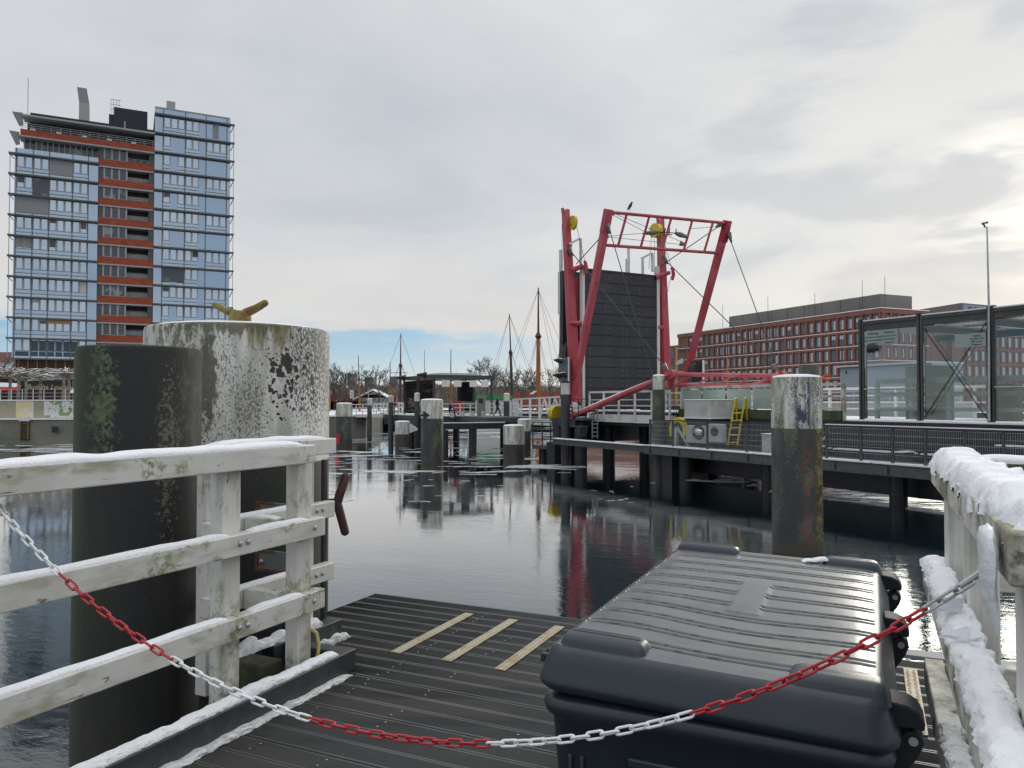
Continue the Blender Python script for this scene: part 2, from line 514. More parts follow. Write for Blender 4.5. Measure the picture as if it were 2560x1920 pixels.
def near_pile_mat(kind, cx, cy, rad):
    """wear placed on one pile: q runs round the side that faces the landing stage (-1 .. 1), z is height"""
    m = bpy.data.materials.new(kind + '_pile_paint')
    m.use_nodes = True
    T = NT(m.node_tree)
    P = T.n('ShaderNodeNewGeometry').outputs['Position']
    sp = T.n('ShaderNodeSeparateXYZ', ins={0: P}).outputs
    L = math.hypot(cx, cy)
    rx, ry = cy / L, -cx / L
    q = T.math('ADD', T.math('MULTIPLY', T.math('SUBTRACT', sp[0], cx), rx / rad), T.math('MULTIPLY', T.math('SUBTRACT', sp[1], cy), ry / rad))
    z = sp[2]
    st = T.vmath('MULTIPLY', P, (1, 1, 0.22))

    def blob(q0, qr, z0, zr):
        e = T.math('ADD', T.math('POWER', T.math('ABSOLUTE', T.math('DIVIDE', T.math('SUBTRACT', q, q0), qr)), 2.0), T.math('POWER', T.math('ABSOLUTE', T.math('DIVIDE', T.math('SUBTRACT', z, z0), zr)), 2.0))
        return T.math('SUBTRACT', 1.0, e)          # >0 inside

    def spots(scale, mask, thr, width=0.05, detail=5, k=0.35, vec=None):
        n = T.noise(vec or P, scale, detail, 0.68)
        return T.smooth(T.math('ADD', n, T.math('MULTIPLY', T.math('MAXIMUM', mask, -1.0), k)), thr, thr + width)
    if kind == 'white':
        c = T.mix(T.smooth(T.noise(st, 5, 6, 0.6), 0.40, 0.62), (0.66, 0.66, 0.62), (0.38, 0.38, 0.34))
        # grey-green weathering on the left third, brown-green run under the rim right of centre
        c = T.mix(T.math('MULTIPLY', spots(20, blob(-0.62, 0.45, 4.55, 1.0), 0.575, 0.08, k=0.11, vec=T.vmath('MULTIPLY', P, (1, 1, 0.4))), 0.85), c, (0.115, 0.12, 0.075))
        c = T.mix(T.math('MULTIPLY', spots(18, blob(-0.30, 0.10, 4.15, 0.42), 0.60, 0.10, vec=T.vmath('MULTIPLY', P, (1, 1, 0.5))), 0.9), c, (0.085, 0.085, 0.06))
        c = T.mix(T.math('MULTIPLY', spots(9, blob(0.30, 0.32, 4.62, 0.32), 0.62, 0.18, vec=st), 0.85), c, (0.20, 0.17, 0.06))
        c = T.mix(T.math('MULTIPLY', spots(26, blob(-0.1, 0.9, 4.60, 0.16), 0.62, 0.12, vec=st), 0.85), c, (0.095, 0.095, 0.05))
        # fine black speckle everywhere, denser to the right
        fv = T.vmath('MULTIPLY', P, (1, 1, 0.55))
        c = T.mix(T.math('MULTIPLY', spots(72, blob(0.80, 0.38, 4.30, 0.60), 0.57, 0.05, vec=fv, k=0.13), 0.95), c, (0.05, 0.052, 0.042))
        c = T.mix(T.math('MULTIPLY', spots(88, T.math('ADD', blob(-0.05, 0.85, 4.1, 0.9), T.math('MULTIPLY', T.math('SUBTRACT', T.noise(st, 3.5, 5, 0.6), 0.55), 6.0)), 0.60, 0.06, vec=fv, k=0.09), 0.85), c, (0.085, 0.09, 0.06))
        wob = T.vmath('MULTIPLY', T.n('ShaderNodeTexNoise', ins={'Vector': P, 'Scale': 18.0, 'Detail': 4.0}).outputs['Color'], (0.05, 0.05, 0.05))
        for vs, mk, k in ((30.0, blob(0.42, 0.38, 4.12, 0.42), 0.38), (19.0, blob(0.44, 0.26, 4.20, 0.24), 0.42), (22.0, blob(0.72, 0.16, 4.15, 0.34), 0.45)):
            vor = T.n('ShaderNodeTexVoronoi', ins={'Vector': T.vmath('ADD', P, wob), 'Scale': vs}).outputs
            rn = T.n('ShaderNodeSeparateXYZ', ins={0: vor['Color']}).outputs[0]
            sz = T.math('MULTIPLY', T.math('MULTIPLY', T.math('MAXIMUM', mk, 0.0), rn), k * 1.6)
            c = T.mix(T.smooth(T.math('SUBTRACT', sz, vor['Distance']), -0.02, 0.02), c, (0.022, 0.020, 0.016))
        big = T.math('ADD', blob(0.47, 0.055, 4.30, 0.06), T.math('MULTIPLY', T.math('SUBTRACT', T.noise(P, 22, 4, 0.6), 0.5), 2.6))
        c = T.mix(T.smooth(big, 0.0, 0.12), c, (0.022, 0.020, 0.016))
        low = T.mix(T.smooth(T.noise(st, 2.2, 6, 0.65), 0.44, 0.62), (0.020, 0.021, 0.026), (0.018, 0.026, 0.010))
        low = T.mix(T.math('MULTIPLY', spots(45, blob(0, 3, 3, 3), 0.62, 0.06, k=0.02), 0.6), low, (0.07, 0.08, 0.05))
        c = T.mix(T.smooth(z, 3.565, 3.545), c, low)
        rough = 0.6
    else:
        c = T.mix(T.smooth(T.noise(st, 3.0, 6, 0.6), 0.42, 0.64), (0.013, 0.0135, 0.017), (0.022, 0.021, 0.020))
        mossl = T.smooth(T.math('ADD', q, T.math('MULTIPLY', T.noise(st, 6, 5, 0.65), 0.5)), -0.42, -0.66)
        c = T.mix(T.math('MULTIPLY', mossl, 0.9), c, (0.018, 0.032, 0.008))
        c = T.mix(T.math('MULTIPLY', T.smooth(T.noise(st, 2.4, 6, 0.65), 0.47, 0.66), 0.8), c, (0.016, 0.022, 0.009))
        c = T.mix(T.math('MULTIPLY', T.smooth(T.noise(T.vmath('ADD', st, (3, 1, 7)), 4.0, 6, 0.65), 0.52, 0.68), 0.7), c, (0.040, 0.034, 0.026))
        f2 = T.vmath('MULTIPLY', P, (1, 1, 0.7))
        c = T.mix(T.math('MULTIPLY', spots(17, blob(-0.55, 0.30, 3.95, 0.50), 0.57, 0.10, k=0.13), 0.85), c, (0.055, 0.085, 0.038))
        c = T.mix(T.math('MULTIPLY', spots(40, blob(-0.52, 0.22, 4.00, 0.38), 0.58, 0.08, k=0.12), 0.9), c, (0.100, 0.140, 0.070))
        c = T.mix(T.math('MULTIPLY', spots(22, blob(0.78, 0.40, 3.95, 0.45), 0.57, 0.14, k=0.13, vec=f2), 0.75), c, (0.070, 0.063, 0.048))
        c = T.mix(T.math('MULTIPLY', spots(45, blob(0.42, 0.20, 3.72, 0.55), 0.58, 0.07, k=0.12), 0.85), c, (0.135, 0.128, 0.105))
        c = T.mix(T.math('MULTIPLY', spots(70, blob(0, 2, 3.5, 3), 0.66, 0.05, k=0.02), 0.55), c, (0.11, 0.12, 0.09))
        wl = T.math('ADD', z, T.math('MULTIPLY', T.noise(P, 6, 4), 0.35))
        c = T.mix(T.smooth(wl, 0.62, 0.30), c, (0.045, 0.038, 0.026))
        rough = 0.72
    b = T.n('ShaderNodeBsdfPrincipled', ins={'Base Color': c, 'Roughness': rough})
    bp = T.n('ShaderNodeBump', ins={'Strength': 0.30, 'Distance': 0.008, 'Height': T.noise(P, 30, 6, 0.7)})
    T.nt.links.new(bp.outputs[0], b.inputs['Normal'])
    T.n('ShaderNodeOutputMaterial', ins={0: b.outputs[0]})
    return m


def glass_mat(name, tint, trans=0.6, rough=0.02, veil=(0.52, 0.58, 0.55)):
    m = bpy.data.materials.new(name)
    m.use_nodes = True
    T = NT(m.node_tree)
    g = T.n('ShaderNodeBsdfGlossy', ins={'Color': (1, 1, 1, 1), 'Roughness': rough})
    t = T.n('ShaderNodeBsdfTransparent', ins={'Color': tuple(tint) + (1,)})
    df = T.n('ShaderNodeBsdfDiffuse', ins={'Color': tuple(veil) + (1,)})
    m1 = T.n('ShaderNodeMixShader', ins={0: 1 - trans, 1: t.outputs[0], 2: df.outputs[0]})
    fr = T.n('ShaderNodeFresnel', ins={0: 1.5}).outputs[0]
    m2 = T.n('ShaderNodeMixShader', ins={0: T.math('MULTIPLY', fr, 1.0), 1: m1.outputs[0], 2: g.outputs[0]})
    T.n('ShaderNodeOutputMaterial', ins={0: m2.outputs[0]})
    return m


def textmesh(name, body, size, org, xdir, zdir, m, parent=None, align='CENTER', depth=0.004, shear=0.0):
    """flat raised lettering: xdir = reading direction, zdir = up"""
    cu = bpy.data.curves.new(name, 'FONT')
    cu.body = body
    cu.size = size
    cu.align_x = align
    cu.extrude = depth
    cu.shear = shear
    cu.resolution_u = 3
    tmp = bpy.data.objects.new('tmp_text', cu)
    COL.objects.link(tmp)
    me = bpy.data.meshes.new_from_object(tmp.evaluated_get(bpy.context.evaluated_depsgraph_get()))
    bpy.data.objects.remove(tmp)
    bpy.data.curves.remove(cu)
    x = Vector(xdir).normalized()
    zz = Vector(zdir).normalized()
    y = x.cross(zz)
    base = ORG[parent] if parent is not None else Vector((0, 0, 0))
    for v in me.vertices:
        v.co = Vector(org) + x * v.co.x + zz * v.co.y - y * (-v.co.z) - base
    me.materials.clear()
    me.materials.append(m)
    me.name = name
    o = bpy.data.objects.new(name, me)
    COL.objects.link(o)
    if parent is not None:
        o.parent = parent
    ORG[o] = base
    return o


rnd = random.Random(7)

# ================================================================== WATER AND LAND
def water_mat():
    m = bpy.data.materials.new('harbour_water')
    m.use_nodes = True
    T = NT(m.node_tree)
    P = pos_vec(T)
    pr = T.n('ShaderNodeVectorRotate', rotation_type='Z_AXIS', ins={'Vector': P, 'Angle': R(20)}).outputs[0]
    y = T.n('ShaderNodeSeparateXYZ', ins={0: P}).outputs[1]
    fine = T.noise(T.vmath('MULTIPLY', pr, (0.8, 1.5, 1)), 3.2, 5, 0.6, 0.4)
    mid = T.noise(T.vmath('MULTIPLY', pr, (0.35, 0.9, 1)), 0.9, 4, 0.5, 0.3)
    patch = T.smooth(T.noise(T.vmath('MULTIPLY', pr, (0.5, 1.0, 1)), 0.085, 4, 0.55), 0.40, 0.62)
    near = T.smooth(y, 30, 4)
    amp = T.math('ADD', T.math('MULTIPLY', patch, 0.75), T.math('ADD', 0.15, T.math('MULTIPLY', near, 0.35)))
    h = T.math('MULTIPLY', T.math('ADD', T.math('MULTIPLY', fine, 0.52), mid), amp)
    bp = T.n('ShaderNodeBump', ins={'Strength': 0.33, 'Distance': 0.034, 'Height': h})
    d = T.n('ShaderNodeBsdfDiffuse', ins={'Color': (0.008, 0.020, 0.024, 1)})
    g = T.n('ShaderNodeBsdfGlossy', ins={'Color': (1, 1, 1, 1), 'Roughness': 0.015, 'Normal': bp.outputs[0]})
    fr = T.n('ShaderNodeFresnel', ins={'IOR': 1.34, 'Normal': bp.outputs[0]}).outputs[0]
    b = T.n('ShaderNodeMixShader', ins={0: T.math('MULTIPLY', fr, 1.75, clamp=True), 1: d.outputs[0], 2: g.outputs[0]})
    T.n('ShaderNodeOutputMaterial', ins={0: b.outputs[0]})
    return m


mb = MB()
mb.quad((-700, -60, 0), (700, -60, 0), (700, 700, 0), (-700, 700, 0))
tag(mb.build('water', water_mat(), smooth=False), kind='structure')

ICE = mat('ice', (0.42, 0.45, 0.47), 0.35, layers=[((0.25, 0.28, 0.30), 1.2, 0.45, 0.65, 0.8), ((0.78, 0.79, 0.80), 4, 0.5, 0.65, 0.8)], bump=(9, 0.5))


def floe(mb, x, y, a, b, ang, r):
    n = r.randint(9, 15)
    ph = r.random() * 9
    pts = []
    for i in range(n):
        th = 2 * math.pi * i / n
        k = 0.55 + 0.9 * abs(noise.noise(Vector((math.cos(th) * 1.3 + ph, math.sin(th) * 1.3, ph))))+0.2*r.random()
        px, py = a * k * math.cos(th), b * k * math.sin(th)
        pts.append((x + px * math.cos(ang) - py * math.sin(ang), y + px * math.sin(ang) + py * math.cos(ang), 0.03))
    mb.prism([(p[0], p[1], -0.03) for p in pts], (0, 0, 0.038 + 0.012 * r.random()))


r = random.Random(3)
mb = MB()
for k in range(420):
    zone = r.random()
    if zone < 0.40:      # drift bands off the jetty
        y = r.choice([44, 47, 50.5, 54, 57.5, 62, 66]) + r.gauss(0, 0.7)
        x = r.uniform(-27, 3)
        L = r.choice([0.4, 0.5, 0.7, 1.0, 1.6, 2.4])
    elif zone < 0.62:    # open basin behind the jetty
        y = r.uniform(74, 135)
        x = r.uniform(-18, 12)
        L = r.uniform(0.8, 4)
    elif zone < 0.78:    # slush under the bridge walkway
        y = r.uniform(26, 40)
        x = 14.6 - 0.526 * (y - 27.5) + r.uniform(1.0, 6.0)
        L = r.uniform(0.3, 1.6)
    elif zone < 0.90:
        y = r.uniform(60, 73)
        x = r.uniform(-52, -30)
        L = r.uniform(0.5, 2.5)
    else:
        y = r.uniform(30, 46)
        x = r.uniform(-10, 7)
        L = r.uniform(0.05, 0.35)
    floe(mb, x, y, L, L * r.uniform(0.10, 0.40), r.gauss(0.1, 0.35), r)
for k in range(26):
    p = ST(r.uniform(-4.6, -3.3), r.uniform(1.6, 2.8), 0)
    floe(mb, p.x - 0.6, p.y, r.uniform(0.02, 0.09), r.uniform(0.015, 0.03), r.random() * 3, r)
tag(mb.build('drift_ice', ICE, smooth=False), 'pale drift ice scattered on the dark harbour water', 'ice', kind='stuff')

# quays: lower ledge, promenade and far shore as one ground sheet with steps
SNOWG = mat('snowy_ground', (0.80, 0.82, 0.85), 0.8, layers=[((0.50, 0.50, 0.50), 0.35, 0.50, 0.66, 0.6), ((0.40, 0.34, 0.29), 0.9, 0.62, 0.72, 0.6)], bump=(2, 0.3))
PAVE = mat('wet_paving', (0.17, 0.165, 0.16), 0.6, layers=[((0.7, 0.71, 0.73), 0.5, 0.50, 0.62, 0.8)])
edge = [(-160, 58), (-49, 73.8), (-36, 75.6), (-17.5, 92), (-23, 150), (16, 152), (52, 150), (70, 118), (64, 60), (60, 20), (60, -60)]
back = [(700, -60), (700, 700), (-700, 700), (-700, 58)]
mb = MB()
top = [(x, y, 2.42) for x, y in edge + back]
mb.add(top, [tuple(range(len(top)))])
tag(mb.build('ground', SNOWG, smooth=False), kind='structure')


def wall_strip(name, pts, z0, z1, th, m, label, cat='quay wall', parts=None):
    o = thing(name, (pts[0][0], pts[0][1], z0), label, cat)
    mb = MB()
    n = len(pts)
    for i in range(n - 1):
        p, q = Vector((*pts[i], 0)), Vector((*pts[i + 1], 0))
        d = (q - p).normalized()
        nn = Vector((-d.y, d.x, 0)) * th
        mb.prism([p + Vector((0, 0, z0)), q + Vector((0, 0, z0)), q + nn + Vector((0, 0, z0)), p + nn + Vector((0, 0, z0))], (0, 0, z1 - z0))
    mb.build('wall', m, o, smooth=False)
    return o


qw = wall_strip('quay_wall', edge[:5], -1.2, 2.40, 0.6, CONC, 'grey concrete quay wall with a ladder on the left side of the basin')
mb = MB()
for i in range(4):
    p, q = Vector((*edge[i], 0)), Vector((*edge[i + 1], 0))
    d = (q - p).normalized()
    nn = Vector((-d.y, d.x, 0))
    a0, b0 = p - nn * 0.10, q - nn * 0.10
    mb.prism([a0 + Vector((0, 0, 2.28)), b0 + Vector((0, 0, 2.28)), b0 + nn * 0.9 + Vector((0, 0, 2.28)), a0 + nn * 0.9 + Vector((0, 0, 2.28))], (0, 0, 0.16))
mb.build('coping', mat('snowy_coping', (0.85, 0.86, 0.88), 0.8), qw, smooth=False)
mb = MB()
f0 = frame((-46.9, 73.95, 0), 0.02)
mb.fr = f0
mb.box(-0.42, 0.42, 0.05, 0.10, 0.35, 2.2)
mb.build('ladder_recess', BLACK, qw, smooth=False)
mb = MB(f0)
for sx in (-0.36, 0.36):
    mb.box(sx - 0.05, sx + 0.05, -0.06, 0.04, 0.4, 2.2)
for k in range(7):
    mb.box(-0.36, 0.36, -0.05, 0.02, 0.55 + k * 0.27, 0.60 + k * 0.27)
mb.build('ladder', mat('brown_ladder_paint', (0.20, 0.13, 0.03), 0.7), qw, smooth=False)
mb = MB(f0)
mb.box(-0.5, 0.5, -0.08, 0.02, 2.16, 2.42)
mb.build('ladder_head', WHITE, qw, smooth=False)
mb = MB(f0)
mb.box(2.6, 3.2, -0.02, 0.05, 1.05, 1.65)
mb.build('drain_opening', BLACK, qw, smooth=False)

# upper promenade wall with murals
qw2 = thing('promenade_wall', (-60, 74.6, 2.4), 'beige retaining wall with two murals above the left quay', 'wall')
fw = frame((-60, 74.75, 2.42), 0.02)
mb = MB(fw)
mb.box(-90, 22, 0, 0.5, 0, 1.70)
mb.build('wall', BEIGE, qw2, smooth=False)
mb = MB(fw)
mb.box(-90, 22, -0.06, 0.56, 1.70, 1.80)
mb.build('coping', SNOW, qw2, smooth=False)


def mural_mat(kind):
    m = bpy.data.materials.new('mural_' + kind)
    m.use_nodes = True
    T = NT(m.node_tree)
    P = pos_vec(T)
    n = T.noise(P, 1.3, 3)
    n2 = T.noise(P, 5.0, 4)
    if kind == 'yellow':
        c = T.mix(T.smooth(T.math('ABSOLUTE', T.math('SUBTRACT', n, 0.5)), 0.05, 0.03), (0.62, 0.55, 0.30), (0.62, 0.62, 0.62))
    else:
        c = T.mix(T.smooth(n, 0.53, 0.56), (0.66, 0.66, 0.68), (0.22, 0.33, 0.16))
        c = T.mix(T.smooth(n2, 0.60, 0.63), c, (0.50, 0.30, 0.12))
        c = T.mix(T.smooth(n2, 0.37, 0.35), c, (0.05, 0.07, 0.05))
    b = T.n('ShaderNodeBsdfPrincipled', ins={'Base Color': c, 'Roughness': 0.8})
    T.n('ShaderNodeOutputMaterial', ins={0: b.outputs[0]})
    return m


for x0, x1, k in ((11.6, 13.3, 'yellow'), (14.3, 17.6, 'green')):
    mb = MB(fw)
    mb.box(x0, x1, -0.02, 0.01, 0.06, 1.66)
    mb.build('mural', mural_mat(k), qw2, smooth=False)
mb = MB()
mb.add([(x, y, 4.15) for x, y in ((-160, 75.2), (-60, 75.2), (-38.4, 75.7), (-34, 90), (-34, 200), (-160, 200))], [tuple(range(6))])
tag(mb.build('promenade', PAVE, smooth=False), kind='structure')

# ================================================================== LANDING STAGE (foreground)
ZD = 2.4


def board_left(t):
    return -2.84 if t < 3.72 else (-3.30 if t < 4.33 else -3.77)


DECK = mat('ribbed_dark_decking', (0.066, 0.068, 0.068), 0.42, layers=[
    ((0.036, 0.038, 0.038), 2.0, 0.45, 0.65, 0.7, (0.35, 3, 1)), ((0.100, 0.098, 0.080), 1.3, 0.48, 0.68, 0.7, (0.5, 2, 1)),
    ((0.16, 0.165, 0.14), 22, 0.64, 0.70, 0.5), ((0.30, 0.31, 0.31), 90, 0.70, 0.74, 0.6)], rvar=0.2)
rb = random.Random(5)
mb = MB(ST)
t = -1.2
PIT = 0.1497
scr = []
for k in range(45):
    t0, t1 = t, t + PIT - 0.007
    t += PIT
    if t1 > 5.51:
        break
    s0, s1 = board_left(t0 + 0.07), 1.9
    dz = rb.uniform(-0.0015, 0.0015)
    prof = [(t0, ZD - 0.028), (t0, ZD - 0.003), (t0 + 0.002, ZD), (t0 + 0.011, ZD)]
    w = (t1 - 0.011) - (t0 + 0.011)
    nr = 11
    for i in range(nr):
        b0 = t0 + 0.011 + w * i / nr
        prof += [(b0 + 0.003, ZD - 0.0045), (b0 + w / nr - 0.003, ZD - 0.0045), (b0 + w / nr - 0.0005, ZD - 0.0003)]
    prof += [(t1 - 0.002, ZD), (t1, ZD - 0.003), (t1, ZD - 0.028)]
    n = len(prof)
    vs = [(s, a, z + dz) for s in (s0, s1) for a, z in prof]
    mb.add(vs, [(i, i + 1, n + i + 1, n + i) for i in range(n - 1)] + [tuple(range(n))[::-1], tuple(range(n, 2 * n))])
    scr.append((t0, t1))
mb.mi = 1
for t0, t1 in scr:
    for sj in (-3.5, -2.62, -2.22, -1.55, -0.75, 0.5, 1.4):
        if sj > board_left(t0 + 0.07) + 0.1 and rb.random() < 0.40:
            for q in (0.3, 0.7):
                s, a = sj + rb.uniform(-0.02, 0.02), t0 + q * PIT
                mb.add([(s + 0.006 * math.cos(i * math.pi / 4), a + 0.006 * math.sin(i * math.pi / 4), ZD + 0.0015) for i in range(8)], [tuple(range(8))])
mb.mi = 2
mb.box(-2.7, 1.8, -1.1, 5.44, 2.10, 2.365)
mb.box(-3.25, -2.7, 3.80, 5.44, 2.12, 2.365)
mb.box(-3.72, -3.25, 4.40, 5.44, 2.12, 2.365)
mb.box(-3.765, 1.9, 5.47, 5.495, 2.16, 2.366)
tag(mb.build('boardwalk', [DECK, GALV, BLACK], smooth=False), kind='structure')
mb = MB(ST)
mb.box(0.10, 1.9, 5.40, 5.53, 2.404, 2.43)
tag(mb.build('edge_plank', mat('pale_grey_plank', (0.22, 0.23, 0.24), 0.6), org=ST(0.1, 5.4, 2.4), bevel=0.004),
    'pale grey plank along the far edge of the landing stage behind the storage box', 'plank')

TREAD = mat('beige_tread_metal', (0.43, 0.38, 0.28), 0.55, 0.2, layers=[((0.33, 0.21, 0.08), 6, 0.48, 0.66, 0.85), ((0.55, 0.52, 0.45), 40, 0.5, 0.7, 0.5)])
labs = ['beige studded metal strip on the decking, leftmost of the three beside the box',
        'beige studded metal strip on the decking, in the middle of the three beside the box',
        'rust-tinged studded metal strip on the decking, nearest the left side of the box',
        'worn pale studded strip on the decking between the box hinges and the right railing']
for s, t0, t1, lb in ((-2.755, 4.15, 5.145, labs[0]), (-2.385, 4.155, 5.14, labs[1]), (-2.015, 4.15, 5.125, labs[2]), (0.20, 4.2, 5.2, labs[3])):
    mb = MB(ST)
    mb.box(s - 0.036, s + 0.036, t0, t1, 2.403, 2.409)
    n = int((t1 - t0) / 0.036)
    for i in range(n):
        for j in (-0.017, 0.017):
            c = t0 + 0.02 + i * 0.036
            k = 0.009 if (i % 2) ^ (j > 0) else -0.009
            a, b = s + j, c
            mb.add([(a - 0.012, b - k, 2.409), (a, b - 0.006, 2.409), (a + 0.012, b + k, 2.409), (a, b + 0.006, 2.409), (a, b, 2.4145)], [(0, 1, 4), (1, 2, 4), (2, 3, 4), (3, 0, 4)])
    tag(mb.build('tread_strip', TREAD, org=ST(s, t0, 2.403)), lb, 'tread strip', 'studded metal strips on the decking')


# ------------------------------------------------ snow
def snow_ridge(fr, p0, p1, w, h, seed, chunk=0.0, tex=14.0, nx=None, m=None, label='', over=0.0, lean=0.0, taper=0.12, jag=0.0):
    """mound of snow along a local segment p0->p1 (x,y,z base); w width, h height, chunk roughness"""
    p0, p1 = Vector(p0), Vector(p1)
    L = (p1 - p0).length
    nx = nx or max(8, int(L / 0.018))
    d = (p1 - p0) / L
    sd = Vector((d.y, -d.x, 0))
    nc = 16
    vs, fs = [], []
    for i in range(nx + 1):
        u = i / nx
        e = min(1.0, min(u, 1 - u) * L / taper)
        e = max(0.02, math.sqrt(max(0.0, 1 - (1 - e) ** 2)))
        base = p0 + d * (u * L)
        big = noise.noise(Vector((u * L * 5, seed, 0.3)))
        hh = h * e * (1 + 0.35 * big + chunk * noise.noise(Vector((u * L * 11, seed * 2, 1.7))))
        ww = w * (0.9 + 0.1 * e) * (1 + chunk * 0.3 * noise.noise(Vector((u * L * 9, seed * 3, 4.2))))
        for j in range(nc + 1):
            th = math.pi * j / nc
            x = -math.cos(th)
            z = abs(math.sin(th)) ** 0.7
            q = base + sd * (x * ww / 2 + lean * hh) + Vector((0, 0, z * hh))
            k = noise.noise(q * tex + Vector((seed, 0, 0)))
            k2 = noise.noise(q * tex * 2.7 + Vector((0, seed, 0)))
            q += Vector((0, 0, 1)) * (k * 0.16 + k2 * 0.10) * h * (0.4 + chunk) * math.sin(th)
            q += sd * (k2 * 0.12 * w * (chunk + jag) + k * 0.08 * w * jag)
            if x > 0.55 and over:
                q.z -= over * (0.3 + 0.7 * abs(noise.noise(Vector((u * L * 8, seed, 9))))) * (x - 0.55) / 0.45
            if x < -0.55 and over < 0:
                q.z += over * (0.25 + 1.1 * abs(noise.noise(Vector((u * L * 6, seed, 9))))) * (-x - 0.55) / 0.45
            vs.append(tuple(q))
    for i in range(nx):
        for j in range(nc):
            a = i * (nc + 1) + j
            fs.append((a, a + 1, a + nc + 2, a + nc + 1))
    mb = MB(fr)
    mb.add(vs, fs)
    o = mb.build('snow', m or SNOW, org=fr(*p0), ang=70)
    return tag(o, label, 'snow', kind='stuff')


# ------------------------------------------------ left railing
def bolts(parent, pts, nrm, r=0.013):
    for p in pts:
        mb = MB()
        n = Vector(nrm).normalized()
        p = Vector(p)
        rings = [(r * 1.25, 0.0), (r * 1.25, 0.003), (r, 0.004), (r * 0.85, 0.009), (r * 0.45, 0.013)]
        a = Vector((0, 0, 1))
        x = n.cross(a).normalized()
        vs = [p + n * h + q * (math.cos(i * math.pi / 5) * x + math.sin(i * math.pi / 5) * a) for q, h in rings for i in range(10)]
        fs = [(k * 10 + i, k * 10 + (i + 1) % 10, k * 10 + 10 + (i + 1) % 10, k * 10 + 10 + i) for k in range(4) for i in range(10)] + [tuple(range(40, 50))]
        mb.add(vs, fs, False)
        mb.build('bolt', GALV, parent)


E1 = ST(1, 0, 0)
Z3 = [(3.650, 3.755), (3.222, 3.330), (2.803, 2.915)]
rl = thing('railing', ST(-2.95, 1.2, ZD), 'white wooden railing at the left, snow on three rails, chain hooked to it', 'railing')
mb = MB(ST); mb.box(-3.035, -2.905, 0.2, 3.545, *Z3[0]); mb.build('top_rail', WOODT, rl, bevel=0.006)
for z in Z3[1:]:
    mb = MB(ST); mb.box(-2.968, -2.895, 0.2, 3.628, *z); mb.build('rail', WOODT, rl, bevel=0.006)
for t0 in (0.9, 2.91, 3.47):
    mb = MB(ST); mb.box(-3.055, -2.970, t0, t0 + 0.125, ZD - 0.05, 3.648); mb.build('post', WOODW, rl, bevel=0.006)
bolts(rl, [ST(-2.895, q, z) for q in (2.955, 3.01) for z in (3.285, 2.862)] + [ST(-2.895, 3.53, z) for z in (3.28, 2.862)], E1)
snow_ridge(ST, (-2.97, 0.3, 3.753), (-2.97, 3.46, 3.753), 0.13, 0.034, 1, label='smooth snow along the top rail of the left railing', taper=0.16, tex=6)
snow_ridge(ST, (-2.935, 0.3, 3.328), (-2.935, 2.90, 3.328), 0.066, 0.020, 2, label='thin snow along the middle rail of the left railing')
snow_ridge(ST, (-2.935, 3.05, 3.328), (-2.935, 3.50, 3.328), 0.06, 0.018, 3, label='short patch of snow on the middle rail between the two left posts')
snow_ridge(ST, (-2.935, 0.3, 2.913), (-2.935, 2.90, 2.913), 0.066, 0.022, 4, label='thin snow along the lowest rail of the left railing')
snow_ridge(ST, (-2.935, 3.06, 2.913), (-2.935, 3.46, 2.913), 0.06, 0.02, 5, label='short patch of snow on the lowest rail between the two left posts')

r2 = thing('railing', ST(-3.36, 3.3, ZD), 'short white railing bay behind the left railing next to the red-brown cleat', 'railing')
mb = MB(ST); mb.box(-3.42, -3.30, 3.15, 4.245, *Z3[0]); mb.build('top_rail', WOODT, r2, bevel=0.006)
for z in Z3[1:]:
    mb = MB(ST); mb.box(-3.378, -3.305, 3.15, 4.24, *z); mb.build('rail', WOODT, r2, bevel=0.006)
    mb = MB(ST); mb.box(-3.302, -3.058, 3.40, 3.47, z[0] - 0.004, z[1] + 0.004); mb.build('cross_rail', WOODS, r2, bevel=0.006)
for t0 in (3.2, 3.99):
    mb = MB(ST); mb.box(-3.465, -3.380, t0, t0 + 0.125, ZD - 0.05, 3.648); mb.build('post', WOODW, r2, bevel=0.006)
bolts(r2, [ST(-3.305, q, z) for q in (4.05, 4.11) for z in (3.285, 2.862)], E1)
snow_ridge(ST, (-3.36, 3.2, 3.753), (-3.36, 4.16, 3.753), 0.115, 0.03, 6, label='smooth snow on the top rail of the short bay behind', taper=0.14, tex=6)
snow_ridge(ST, (-3.34, 3.2, 3.328), (-3.34, 3.97, 3.328), 0.06, 0.022, 7, label='snow on the middle rail of the short bay behind')
snow_ridge(ST, (-3.34, 3.2, 2.913), (-3.34, 3.97, 2.913), 0.06, 0.02, 8, label='snow on the lowest rail of the short bay behind')
snow_ridge(ST, (-3.28, 3.435, 3.332), (-3.07, 3.435, 3.332), 0.06, 0.022, 9, label='snow on the short cross rail beside the second left post')

